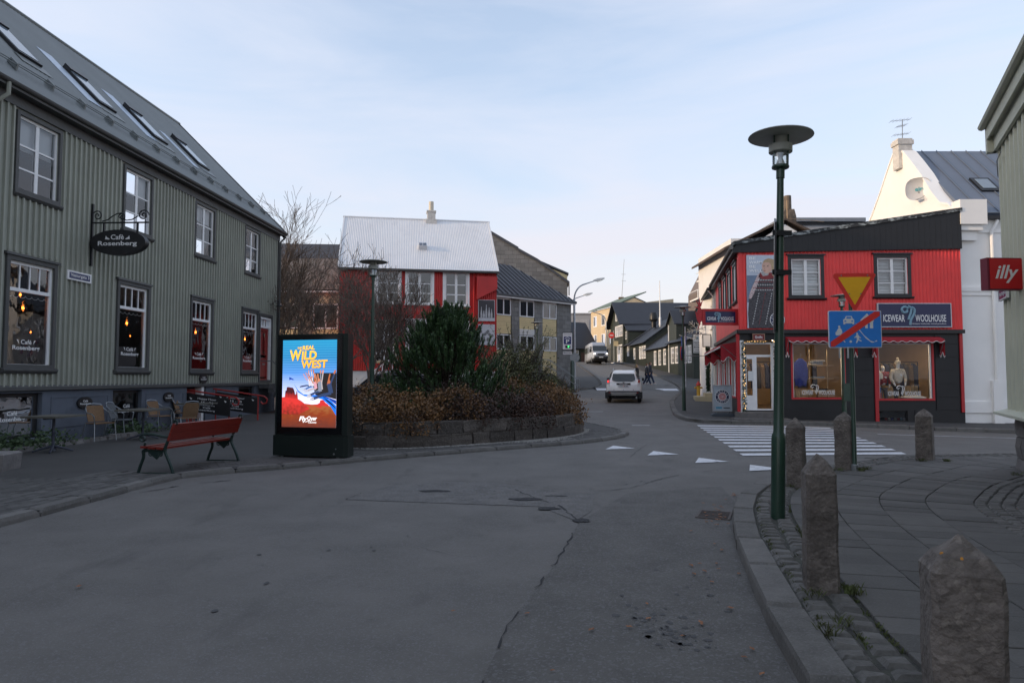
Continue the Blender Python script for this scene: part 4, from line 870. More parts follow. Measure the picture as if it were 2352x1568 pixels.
pg_ = thing('pale_grey_block', 'plain pale-grey rendered block behind the parking sign', 'building', (6.5, 128, 3)); GREYR = mat('grey_render', (.34,.345,.36), .85, .06, .5, bump=.1)
MB().box(0,11.2,0,8,0,10.6).build('wall', GREYR, pg_); MB().box(-.2,11.4,-.2,8.2,10.6,10.8).build('coping', GREYR, pg_); MB().box(5.0,8.0,-.06,.0,7.2,9.6).build('mural_panel', mat('pale_mural', (.38,.38,.39), .8, .25, 4), pg_)
for k in range(2): window(pg_, None, 1.0, 1.8, 8.6-1.6*k, 9.4-1.6*k, fm=BLACK, gm=GLD, fw=.05, y=-.03, dep=.03)
sd = thing('small_green_house', 'small dark-green house with a steep roof left of the van', 'house', (0,0,0))
MS = Matrix.Translation((10.2,101,0)) @ Matrix.Rotation(R(-78), 4, 'Z')
sm2 = MB(MS); strip_wall(sm2, [(-7,0),(1.0,0)], 2.8, 6.3, [(-5.6,-4.8,4.4,5.7),(-1.6,-.8,4.4,5.7)], reveal=.1)
sm2 = MB(); 
M2 = Matrix.Translation((8.3,100,0)) @ Matrix.Rotation(R(32), 4, 'Z')
s3 = MB(M2); hs_ = [(1.0,1.8,4.3,5.7),(3.6,4.4,4.3,5.7)]; strip_wall(s3, [(0,0),(5.2,0)], 2.8, 6.2, hs_, reveal=.1); s3.poly([(0,0,2.8),(0,6,2.8),(0,6,6.2),(0,3,10),(0,0,6.2)]); s3.poly([(5.2,0,2.8),(5.2,6,2.8),(5.2,6,6.2),(5.2,3,10),(5.2,0,6.2)]); s3.build('wall', DGW, sd)
MB(M2).loft([[(-.3,-.3,5.85),(5.5,-.3,5.85),(5.5,3,10),(-.3,3,10)],[(-.3,-.3,6.0),(5.5,-.3,6.0),(5.5,3,10.15),(-.3,3,10.15)]]).build('roof', DGR, sd)
for a, b, c, d in hs_: window(sd, M2, a, b, c, d, xs=(.5,), fm=WHITE, gm=MGLASS, fw=.08, y=-.01, dep=.06)
MB(M2).box(2.3,3.1,-.02,.02,3.2,5.4).build('door', mat('brown_door', (.10,.05,.04), .6), sd); MB(M2).box(-.05,5.25,-.05,-.005,2.8,3.5).build('plinth', mat('red_plinth', (.2,.03,.03), .7), sd)
# ---------------------------------------------------------------- red corner wool shop
REDS = mat('bright_red_corrugated', (.80,.050,.048), .45, .10, 1.2, bump=.06, bscale=30); blotch(REDS, 1.3, (.68,.04,.038), .5, .55, (1,1,.3))
BLK = mat('black_cladding', (.011,.011,.013), .55, .2, 2, bump=.12, bscale=40); REDT = mat('red_trim', (.45,.018,.024), .45, .08, 4)
NAVY = mat('navy_sign', (.012,.018,.075), .35, .06, 3); TEALB = mat('pale_teal', (.19,.33,.42), .5, .06, 6)
WARMIN = mat('warm_shop_wall', (.34,.235,.125), .85, .12, 1.2); SHOPGL = glass('shop_glass', (.92,.92,.92), base=.008)
SX, SY = 8.2, 24.5
shop = thing('red_corner_shop', 'red corrugated corner shop with a black ground floor and sloping black roofline', 'building', (SX, SY, 0), 0)
FW = 8.0
w_up = [(1.88,2.94,4.5,5.9),(4.98,6.08,4.55,5.94)]
fm_ = MB(); strip_wall(fm_, corr(.08, FW, .13, .034, 4), 3.34, 6.3, w_up, reveal=.12); fm_.build('wall', REDS, shop, smooth=True)
MB().box(-.02,.10,-.03,.08,3.34,6.3).build('corner_strip', REDS, shop)
# side wall: frame from the far end towards the corner
SA = math.atan2(-1, -.2143); SLn = math.hypot(10, 2.143)
MSD = MT(2.143, 10, 0, SA)
w_side = [(x, x+.95, 4.45, 5.85) for x in (8.5,6.45,4.5,2.3)]
sm_ = MB(MSD); strip_wall(sm_, [(0,0),(SLn-.02,0)], 3.34, 6.25, w_side, reveal=.12); sm_.build('side_wall', REDS, shop)
for a, b, c, d in w_up: window(shop, None, a, b, c, d, xs=(.5,), zs=(.33,.66), fm=WHITE, gm=GL, fw=.05, bw=.035, y=.0, dep=.08, mull=(.1,), casing=(.12, BLACK, .05), sill=(BLACK,.13,.1), head=(BLACK,.1,.05))
SLAT = mat('blind_slat', (.78,.79,.8), .6, .05, 3)
for a, b, c, d in w_up:
    for k in range(11): MB().prism_x([(.14,c+.06+.12*k),(.18,c+.185+.12*k),(.187,c+.183+.12*k),(.147,c+.057+.12*k)], a+.04, b-.04).build('blind_slat', SLAT, shop)
for h in w_side: window(shop, MSD, *h, xs=(.5,), zs=(.5,), fm=WHITE, gm=GL, fw=.06, y=.0, dep=.08, casing=(.11, BLACK, .05), sill=(BLACK,.1,.08), head=(BLACK,.1,.05), blind=(BLINDM, .9))
room(shop, None, .6, FW-.1, 3.5, 6.2, .22, 2.5, DARKIN2)
# ground floor
d_open = (.13, 1.2, .44, 2.86); sw1, sw2 = (1.87,3.68,.86,2.85), (4.95,6.85,.82,2.85); lw = (4.92,5.94,.06,.44)
gfl = MB(); strip_wall(gfl, [(1.34,.0),(FW,.0)], -.4, 3.2, [sw1, sw2, lw], reveal=.2); gfl.poly([(0,0,2.95),(1.34,0,2.95),(1.34,0,3.2),(0,0,3.2)])
gfl.poly([(FW,0,-.4),(FW,8,-.4),(FW,8,7.6),(FW,0,7.6)]); gfl.build('ground_floor_wall', BLK, shop)
MB().box(-.1, FW+.02, -.12, -.003, 3.2, 3.335).build('cornice', BLACK, shop); MB(MSD).box(-.1, SLn+.1, -.12, -.003, 3.2, 3.335).build('cornice', BLACK, shop)
# black cladding boards
for r_ in range(6):
    z = .46+.475*r_
    for a, b in ((1.42,1.80),(3.76,4.72),(6.98,7.80)):
        zt_ = min(z+.462, 3.18)
        if zt_-z > .1: MB().box(a, b, -.022, -.003, z, zt_).build('cladding_board', BLK, shop)
for a, b in ((1.42,4.72),(6.2,7.80)): MB().box(a, b, -.02, -.003, -.12, .45).build('cladding_board', BLK, shop)
for a, b, c in ((4.78,4.9,.0),(7.86,7.97,.38)): MB().box(a, b, -.05, -.003, c, 3.19).build('red_post', REDT, shop)
for s_ in (sw1, sw2):
    a, b, c, d = s_
    wn = window(shop, None, a, b, c, d, fm=WHITE, gm=SHOPGL, fw=.035, y=.02, dep=.1, casing=(.075, REDT, .03), name='shop_window')
    text(wn, 'ICEWEAR', a+.32, a+.72, c+.15, c+.31, .024, LETW, bold=.012); text(wn, 'WOOLHOUSE', a+.92, a+1.5, c+.15, c+.31, .024, LETW, bold=.012); text(wn, 'Unique Icelandic wool product', a+.9, a+1.5, c+.095, c+.125, .024, LETW, bold=.01)
    hx, hz = a+.80, c+.33
    sw = MB()
    for q, pts in enumerate((((-.02,.17),(-.1,.17),(-.16,.10),(-.10,.06),(-.07,.10)), ((-.03,.17),(.04,.13),(.05,.05),(.02,-.06),(.0,-.12)), ((.04,.17),(.1,.13),(.11,.05),(.07,-.05),(.03,-.16)))):
        l = catmull(pts, .02); sw.tube([(hx+p.x, .024, hz+p.y) for p in l], .013, 4)
    sw.build('swirl', LETW, wn)
low = window(shop, None, *lw, fm=BLACK, gm=GLD, fw=.03, y=.05, dep=.05, name='cellar_window')
yb = MB()
BALLC = [(.5,.06,.06),(.7,.68,.6),(.08,.1,.35),(.6,.58,.5),(.35,.03,.04),(.2,.35,.45),(.6,.6,.62)]
# shop interior
ri = MB(); xl = lambda y: .16+.2143*y
for a, b in (((xl(.22),.22),(xl(5.5),5.5)), ((xl(5.5),5.5),(FW-.05,5.5)), ((FW-.05,5.5),(FW-.05,.22))): ri.poly([(a[0],a[1],.44),(b[0],b[1],.44),(b[0],b[1],3.15),(a[0],a[1],3.15)])
for z in (.44, 3.15): ri.poly([(xl(.22),.22,z),(FW-.05,.22,z),(FW-.05,5.5,z),(xl(5.5),5.5,z)])
ri.build('interior', WARMIN, shop)
MB().prism_z([(.2,.24),(FW-.05,.24),(FW-.05,5.4),(1.3,5.4)], .445, .46).build('shop_floor', mat('shop_floor', (.2,.14,.09), .6, .2, 3), shop)
MB().box(4.9, 4.96, .25, 1.6, .46, 3.1).build('partition', WARMIN, shop)
SPOT = emis('shop_light', (1,.78,.5), 17)
for x, y in ((1.6,.6),(2.4,.6),(3.2,.6),(5.4,.6),(6.3,.6),(2.2,2.4),(4,2.4),(6,2.4),(.8,2)): MB().lathe([(.13,-.03),(.13,0)], 12, (x, y, 3.11)).build('ceiling_spot', SPOT, shop)
# corner door, set back a little, under the cornice
dw = MB(); dw.box(-.02,.13,-.03,.12,.35,2.95); dw.box(1.2,1.34,-.03,.12,.35,2.95); dw.build('door_post', WHITE, shop)
MB().box(1.343,1.42,-.04,.1,.3,3.0).build('red_post', REDT, shop); MB().box(-.12,-.03,-.02,.1,.3,3.19).build('red_post', REDT, shop)
df = MB().frame(.13,1.2,.44,2.88,.06,.12,.2); df.box(.19,1.14,.13,.19,2.36,2.44); df.box(.54,.62,.13,.19,.5,2.36); df = df.build('door_frame', WHITE, shop)
MB().poly([(.19,.16,2.44),(1.14,.16,2.44),(1.14,.16,2.82),(.19,.16,2.82)]).build('pane', SHOPGL, df)
dl = MB().frame(.19,.54,.5,2.36,.07,.13,.17); dl.box(.25,.48,.135,.165,.5,.98); dl = dl.build('door', WHITE, shop, label='white shop door with a tall glass pane'); MB().poly([(.26,.15,.98),(.47,.15,.98),(.47,.15,2.3),(.26,.15,2.3)]).build('pane', SHOPGL, dl)
MB().box(.3,.5,.12,.128,1.5,1.85).build('notice', mat('paper', (.7,.72,.72), .8), dl)
MB().poly([(.62,.17,.5),(1.14,.17,.5),(1.14,.17,2.36),(.62,.17,2.36)]).build('pane', SHOPGL, df)
stp = MB().box(-.35,1.42,-.75,.12,-.1,.24); stp = thing('shop_steps', 'two worn concrete steps at the corner shop door', 'steps', (SX, SY, 0))
CONC = mat('worn_concrete', (.13,.12,.115), .85, .2, 6, bump=.4, bscale=40)
MB().box(-.42,1.4,-.95,-.05,-.1,.2).build('step', CONC, stp); MB().box(-.2,1.3,-.55,.12,.2,.40).build('step', CONC, stp)
# side shopfront
sgw = [(.5+2.15*k, 2.35+2.15*k, .85, 2.6) for k in range(4)]
sg = MB(MSD); strip_wall(sg, [(0,0),(9.3,0),(SLn-.02,0)], -.3, 3.2, sgw, reveal=.15); sg.build('side_ground_floor', BLK, shop)
for h in sgw: window(shop, MSD, *h, xs=(.5,), fm=WHITE, gm=SHOPGL, fw=.07, y=.0, dep=.1, casing=(.07, REDT, .03), name='shop_window')
# fascia and roof
ftop = lambda x: 6.42+(7.62-6.42)*x/FW
MB().prism_y([(-.12,6.12),(FW+.03,6.26),(FW+.03,ftop(FW)),(-.12,ftop(-.1))], -.1, .1).build('gable_board', BLK, shop)
fb = MB(); n = 40
for k in range(n): x = k*FW/n+.1; fb.box(x-.012, x+.012, -.104, -.1005, 6.2, ftop(x)-.06)
fb.build('board_joint', BLK, shop)
LICH = mat('lichen_capping', (.035,.037,.04), .8, .2, 3); blotch(LICH, 5, (.42,.46,.46), .95, .5, (1,1,2))
MB().loft([[(-.2,-.16,ftop(-.2)),(-.2,.2,ftop(-.2)),(-.2,.2,ftop(-.2)+.13),(-.2,-.16,ftop(-.2)+.13)],[(FW+.05,-.16,ftop(FW)),(FW+.05,.2,ftop(FW)),(FW+.05,.2,ftop(FW)+.13),(FW+.05,-.16,ftop(FW)+.13)]]).build('roof_capping', LICH, shop)
MB().loft([[(-.2,.2,6.4),(FW,.2,7.6),(FW,9.8,7.6),(1.9,9.8,6.4)],[(-.2,.2,6.46),(FW,.2,7.66),(FW,9.8,7.66),(1.9,9.8,6.46)]]).build('roof', DGR, shop)
MB(MSD).box(-.1,SLn+.1,-.22,.05,6.12,6.3).build('eave_board', BLACK, shop); MB(MSD).tube([(-.1,-.26,6.3),(SLn+.15,-.26,6.3)], .07, 8).build('gutter', mat('old_gutter', (.17,.16,.15), .6), shop)
# awnings: red fabric with white piping
AWN = mat('red_awning', (.36,.014,.025), .75, .12, 5); PIPE = mat('white_piping', (.7,.68,.66), .7)
def awning(M, x0, x1, z, parent, lab, out_=.32):
    t = thing('awning', lab, 'awning', (SX, SY, 0)); t['group'] = 'red scalloped awnings'
    mb = MB(M); n = int((x1-x0)/.04); zf = lambda i: z-.10+.028*math.cos(i*.04/.3*2*math.pi)
    pts = [(x0+(x1-x0)*i/n) for i in range(n+1)]
    for i in range(n):
        a, b = pts[i], pts[i+1]
        mb.poly([(a,-.02,z+.10),(b,-.02,z+.10),(b,-out_,z),(a,-out_,z)]); mb.poly([(a,-out_,z),(b,-out_,z),(b,-out_-.01,zf(i+1)),(a,-out_-.01,zf(i))])
    for x in (x0, x1):
        for i in range(8):
            u, v = i/8, (i+1)/8
            mb.poly([(x,-.02-(out_-.02)*u,z+.10-.10*u),(x,-.02-(out_-.02)*v,z+.10-.10*v),(x,-.02-(out_-.02)*v,z-.55-.1*math.sin(v*9)),(x,-.02-(out_-.02)*u,z-.55-.1*math.sin(u*9))])
    mb.build('canopy', AWN, t)
    MB(M).tube([(p,-out_-.015,zf(i)) for i, p in enumerate(pts)], .012, 4).build('piping', PIPE, t)
    for x in (x0, x1): MB(M).tube([(x,-.02-(out_-.02)*i/8,z-.55-.1*math.sin(i/8*9)) for i in range(9)], .012, 4).build('piping', PIPE, t); MB(M).tube([(x,-.03,z-.5),(x,-out_,z)], .012, 4).build('stay', ZINC, t)
    return t
awning(None, 1.62, 4.05, 2.98, shop, 'red scalloped awning over the shop window with the blue poncho')
awning(None, 4.72, 7.15, 2.98, shop, 'red scalloped awning over the shop window with two mannequins')
awning(MSD, .2, 4.6, 2.85, shop, 'far red scalloped awning on the street side of the corner shop', .6)
awning(MSD, 4.8, 9.3, 2.85, shop, 'near red scalloped awning on the street side of the corner shop', .6)
def board_sign(name, lab, loc, rz, w_, h_, fr=None, parent_extra=None):
    t = thing(name, lab, 'sign', loc, rz)
    MB().box(-w_/2, w_/2, -.03, .03, -h_/2, h_/2).build('board', NAVY, t)
    MB().frame(-w_/2-.015, w_/2+.015, -h_/2-.015, h_/2+.015, .03, -.042, .034).build('frame', fr or mat('sign_rim', (.5,.52,.56), .5), t)
    y = -.034
    text(t, 'ICEWEAR', -.43*w_, -.135*w_, -.28*h_, .02*h_, y, LETW, bold=.012); text(t, 'WOOLHOUSE', .01*w_, .43*w_, -.28*h_, .02*h_, y, LETW, bold=.012); text(t, 'Unique Icelandic wool product', -.04*w_, .43*w_, -.40*h_, -.335*h_, y, LETW, bold=.012)
    sw = MB()
    for pts in (((-.1,.28),(-.17,.36),(-.24,.26),(-.2,.12),(-.12,.14),(-.13,.24)), ((-.1,.38),(-.03,.30),(-.04,.1),(-.08,-.1),(-.09,-.2)), ((-.02,.34),(.04,.25),(.03,.05),(-.04,-.2),(-.06,-.42))):
        l = catmull([(p[0]*w_*.62, p[1]*h_) for p in pts], .03); sw.tube([(p.x-.03*w_, y, p.y) for p in l], .055*h_, 6)
    sw.build('swirl', TEALB, t); return t
board_sign('shop_sign', 'wide navy wool shop sign fixed on the red wall above the awning', (SX+6.24, SY-.07, 3.85), 0, 2.62, .84)
# projecting sign on red bracket
RB = mat('red_bracket', (.42,.02,.025), .5, .08, 5)
ps_ = board_sign('projecting_sign', 'navy wool shop sign projecting over the pavement in a red iron frame', (SX-.60, SY+.35, 3.82), R(3), 1.15, .44, fr=RB)
fr = MB(); fr.frame(-.66,.66,-.30,.30,.06,-.04,.04); fr.tube([(.66,0,.27),(.8,0,.27)], .025, 5); fr.tube([(.66,0,-.27),(.8,0,-.27)], .025, 5); fr.box(.72,.76,-.04,.04,-.3,.3); fr.build('bracket', RB, ps_)
ft = MB(); ft.prism_y([(-.66,.25),(-.74,.38),(-.95,.37),(-.80,.30),(-.86,.18),(-.78,.0),(-.92,.22),(-.86,-.1),(-.78,-.25),(-.84,-.48),(-.76,-.3),(-.70,-.12),(-.66,-.2)], -.015, .015); ft.prism_y([(-.78,.36),(-.9,.62),(-.80,.5),(-.76,.72),(-.72,.5),(-.62,.66),(-.70,.38)], -.012, .012); ft.build('bird_figure', RB, ps_)
# street name plate and poster
gp_ = thing('street_sign', 'dark red enamel street plate over the corner shop door', 'sign', (SX+.62, SY-.13, 3.06)); MB().box(-.22,.22,-.01,.01,-.12,.12).build('plate', mat('maroon_enamel', (.16,.012,.016), .3), gp_); MB().frame(-.22,.22,-.12,.12,.018,-.014,-.01).build('rim', mat('brass_rim', (.4,.25,.16), .4), gp_); text(gp_, 'Grófin', -.13,.13,-.045,.05,-.012, LETW, bold=.01)
po = thing('wall_poster', 'tall fashion poster of a person in a black patterned wool jacket on the red wall', 'poster', (SX+.84, SY-.05, 4.71))
PW, PH = 1.16, 2.64
MB().box(-PW/2,PW/2,-.012,.03,-PH/2,PH/2).build('board', mat('poster_sky', (.52,.58,.68), .5, .1, 1.5), po)
def flat(pts, m, k, name): return MB().prism_y([(x*PW-PW/2, z*PH-PH/2) for x, z in pts], -.013-.001*k, -.012-.001*k+.0006).build(name, m, po)
PK = mat('poster_knit_black', (.06,.055,.06), .6, .9, 16, c2=(.014,.014,.018)); PR = mat('poster_knit_red', (.24,.03,.035), .6, .4, 22); PWH = mat('poster_white', (.6,.6,.6), .6, .15, 18); PSK = mat('poster_skin', (.66,.42,.33), .6, .1, 9); PHR = mat('poster_hair', (.46,.33,.2), .6, .35, 28); PSEA = mat('poster_sea', (.16,.22,.32), .5, .3, 9, stretch=(1,1,5))
flat([(0,.35),(.5,.35),(.6,.72),(0,.72)], PSEA, 1, 'sea')
flat([(.04,0),(1,0),(1,.70),(.9,.74),(.72,.70),(.55,.72),(.40,.75),(.26,.66),(.14,.55),(.06,.42),(.02,.2)], PK, 2, 'jacket')
flat([(.04,.40),(.10,.50),(.22,.62),(.34,.73),(.42,.76),(.40,.68),(.30,.56),(.20,.46),(.12,.40)], mat('poster_cuff', (.55,.42,.42), .6, .8, 25), 3, 'sleeve_stripe')
flat([(.36,.70),(.52,.66),(.72,.67),(1,.70),(1,.75),(.80,.76),(.60,.755),(.44,.775)], PR, 3, 'scarf'); flat([(.40,.775),(.5,.71),(.66,.72),(.70,.77),(.58,.81),(.46,.81)], mat('poster_grey_knit', (.42,.40,.40), .6, .6, 30), 3.4, 'collar')
flat([(.47,.845),(.50,.79),(.56,.755),(.66,.745),(.76,.77),(.80,.84),(.76,.90),(.66,.925),(.54,.91),(.49,.88)], PSK, 4, 'face')
flat([(.50,.895),(.56,.935),(.68,.955),(.84,.94),(.94,.89),(.97,.82),(.95,.75),(.88,.70),(.78,.72),(.78,.80),(.76,.87),(.68,.90),(.58,.90)], PHR, 5, 'hair')
flat([(.525,.785),(.585,.79),(.58,.78),(.545,.776)], mat('poster_lips', (.45,.12,.11), .5), 5, 'lips'); flat([(.515,.848),(.56,.853),(.556,.842),(.52,.841)], PK, 5, 'eye'); flat([(.63,.85),(.68,.853),(.675,.842),(.64,.841)], PK, 5, 'eye'); flat([(.50,.863),(.565,.872),(.565,.866)], PHR, 5, 'brow'); flat([(.625,.868),(.69,.868),(.69,.862)], PHR, 5, 'brow'); flat([(.555,.84),(.535,.805),(.575,.802)], mat('poster_nose', (.55,.33,.25), .6), 5, 'nose')
for row, (z, n_, x0, dx) in enumerate(((.655,14,.30,.05),(.63,14,.27,.052),(.59,14,.24,.054),(.545,15,.2,.053),(.52,15,.18,.054))):
    for j in range(n_):
        x = x0+dx*j
        if x < .95: flat([(x,z),(x+.016,z+.011),(x+.032,z),(x+.016,z-.011)], (PWH, PR, PWH, PR, PWH)[row], 4, 'knit_mark')
for i in range(4):
    for j in range(13):
        x = .10+.2*i+.017*j+.04; z = .05+.034*j
        if x < .95 and z < .49: flat([(x,z),(x+.028,z+.006),(x+.038,z+.022),(x+.01,z+.017)], PWH if i % 2 == 0 else PR, 4, 'knit_mark')
for i, s_ in enumerate(('BE','WARM','BE','WELL')): text(po, s_, -.5*PW+.09, -.5*PW+.09+.115*len(s_)+.01, PH/2-.17-.15*i, PH/2-.07-.15*i, -.022, mat('poster_letter', (.85,.86,.88), .5), bold=.02)
def roundel(t, cx, cz, r, y, M=None):
    MB(M).disc_y(cx, cz, r, y-.002, y, 36).build('emblem_ring', NAVY, t); MB(M).ring_y([(cx+r*1.03*math.cos(a*.1745), cz+r*1.03*math.sin(a*.1745)) for a in range(36)], [(cx+r*.95*math.cos(a*.1745), cz+r*.95*math.sin(a*.1745)) for a in range(36)], y-.0035, y-.0005).build('emblem_rim', LETW, t)
    MB(M).disc_y(cx, cz, r*.62, y-.0042, y-.0022, 30).build('emblem_disc', LETW, t)
    st_ = MB(M)
    for k in range(16):
        a = k*math.pi/8; d = .14; st_.prism_y([(cx+r*.06*math.cos(a-1), cz+r*.06*math.sin(a-1)), (cx+r*.52*math.cos(a-d), cz+r*.52*math.sin(a-d)), (cx+r*.54*math.cos(a+d), cz+r*.54*math.sin(a+d))], y-.0055, y-.0046)
    st_.build('emblem_star', mat('emblem_red', (.5,.05,.05), .5), t)
    for s_, base, sg in (('ICEWEAR', 90, -1), ('ICELAND', -90, 1)):
        for k, c in enumerate(s_):
            a = R(base+sg*(k-(len(s_)-1)/2)*(25 if sg < 0 else 21)); up = 1 if sg < 0 else -1
            px, pz = cx+r*.78*math.cos(a), cz+r*.78*math.sin(a); ra = a-math.pi/2 if sg < 0 else a+math.pi/2
            hw, hh = (r*.035 if c == 'I' else r*.085), r*.10
            def fn(u, t_, px=px, pz=pz, ra=ra, hw=hw, hh=hh): dx, dz = (u-.5)*2*hw, (t_-.5)*2*hh; return (px+dx*math.cos(ra)-dz*math.sin(ra), y-.004, pz+dx*math.sin(ra)+dz*math.cos(ra))
            text(t, c, 0, 1, 0, 1, 0, LETW, bold=.03, M=M, fn=fn)
roundel(po, .42*PW-.0, -.5*PH+.3, .26, -.019)
# garland with lights round the door
GAR = mat('garland_green', (.03,.055,.03), .8, .4, 20); FAIRY = emis('fairy_light', (1,.58,.22), 1.6)
gd = thing('door_garland', 'green fir garland with tiny lights around the corner shop door', 'garland', (SX, SY, 0)); rnd = random.Random(11); gm_ = MB(); lm = MB()
path = [(.09,-.08,z*.05) for z in range(8,58)] + [(x*.05,-.08,2.9) for x in range(2,26)] + [(1.24,-.08,z*.05) for z in range(57,8,-1)]
for p in path:
    dn = .35 if p[2] > 2.88 else 1
    for k in range(int(9*dn)):
        a = rnd.uniform(0, 6.28); r_ = rnd.uniform(.04,.10)*(.6 if dn < 1 else 1); q = Vector(p)+Vector((math.cos(a)*r_, rnd.uniform(-.05,.03), math.sin(a)*r_+rnd.uniform(-.03,.03))); o_ = Vector((rnd.uniform(-.02,.02), rnd.uniform(-.02,.02), .015))
        gm_.poly([p, tuple(q+o_), tuple(q-o_)])
    if rnd.random() < .55: lm.lathe([(.004,-.01),(.011,0),(.004,.012)], 5, (p[0]+rnd.uniform(-.05,.05), p[1]-.05, p[2]+rnd.uniform(-.03,.03)))
gm_.build('foliage', GAR, gd); lm.build('fairy_lights', FAIRY, gd)

# ---------------- things in the shop windows
BLUEK = mat('blue_knit', (.015,.035,.26), .9, .15, 12, bump=.4, bscale=60)
pn = thing('wool_poncho', 'bright blue knitted poncho hanging in the left shop window', 'poncho', (SX+2.38, SY+.55, 0)); q = MB(); rg = []
for z, hw, hd in ((2.32,.07,.07),(2.26,.13,.09),(2.18,.22,.10),(1.9,.26,.11),(1.6,.28,.10),(1.5,.24,.08),(1.32,.2,.06)):
    rg.append([(hw*math.cos(k*.3927)*(1+.05*math.sin(3*k+z*7)), hd*math.sin(k*.3927), z+.04*math.sin(k*2.1)*(1 if z < 1.4 else 0)) for k in range(16)])
q.loft(rg).build('knit', BLUEK, pn, smooth=True); MB().tube([(0,0,2.3),(0,0,2.42),(.03,0,2.46),(0,0,2.5)], .008, 5).build('hook', ZINC, pn)
WOODP = mat('pale_wood', (.42,.31,.18), .7, .15, 4); FOLD = [mat('grey_knit', (.3,.3,.31), .9, .2, 20), mat('blue_grey_knit', (.16,.2,.26), .9, .2, 20), mat('cream_knit', (.58,.55,.48), .9, .1, 20), mat('black_knit', (.03,.03,.035), .9, .2, 20)]
sh = thing('display_shelf', 'pale display shelf with posts behind the left shop window glass', 'shelf', (SX+3.1, SY+.7, .45))
for x in (-.32, .0+.33): MB().tube([(x,0,0),(x,0,2.2)], .018, 6).build('post', WOODP, sh)
for z in (.62, 1.12, 1.6): MB().box(-.42,.5,-.14,.2,z,z+.03).build('shelf_board', WOODP, sh)
for i, (x, z, c) in enumerate(((-.1,1.63,0),(-.1,1.69,1),(-.05,1.15,1),(-.05,.65,2),(.05,.71,3),(-.02,1.75,0))):
    f = tag(MB().loft([[(-.2,-.12,0),(.2,-.12,0),(.2,.12,0),(-.2,.12,0)],[(-.22,-.14,.03),(.22,-.14,.03),(.22,.14,.03),(-.22,.14,.03)],[(-.2,-.12,.058),(.2,-.12,.058),(.2,.12,.058),(-.2,.12,.058)]]).build('folded_sweater', FOLD[c], loc=(SX+3.1+x, SY+.7, .45+z)), ('grey folded sweater lowest on the top shelf', 'blue-grey folded sweater in the top shelf pile', 'blue-grey folded sweater alone on the middle shelf', 'cream folded sweater on the lowest shelf', 'black folded sweater on top of the cream one', 'grey folded sweater topmost on the top shelf')[i], 'sweater', 'folded sweaters on the shelf')
ct = thing('wooden_plinth', 'boarded pale wooden plinth under the blue poncho', 'plinth', (SX+2.4, SY+.7, .46)); 
for k in range(6): MB().box(-.36+.12*k,-.25+.12*k,-.18,.18,0,.72).build('board', WOODP, ct)
KR1 = mat('red_nordic_knit', (.25,.02,.03), .9, .3, 10, bump=.4, bscale=60); KR2 = mat('cream_nordic_knit', (.56,.50,.40), .9, .15, 10, bump=.4, bscale=60); MAN = mat('mannequin_white', (.66,.66,.65), .4, .03, 5); TROU = mat('dark_trousers', (.04,.036,.036), .85, .2, 10); TROU2 = mat('grey_trousers', (.12,.12,.125), .85, .2, 10)
def skin(name, edges, rad, m, parent, sub=1):
    vs_ = list(rad.keys()); ix = {k: i for i, k in enumerate(vs_)}
    me = bpy.data.meshes.new(name); me.from_pydata([rad[k][0] for k in vs_], [(ix[a], ix[b]) for a, b in edges], [])
    o = ob(name, me, parent); me.materials.append(m)
    md = o.modifiers.new('s', 'SKIN'); sv = me.skin_vertices[0].data
    for k in vs_:
        r_ = rad[k][1]; sv[ix[k]].radius = (r_, r_) if not isinstance(r_, tuple) else r_
    sv[0].use_root = True; md.use_smooth_shade = True
    s2 = o.modifiers.new('u', 'SUBSURF'); s2.levels = sub; s2.render_levels = sub
    return o
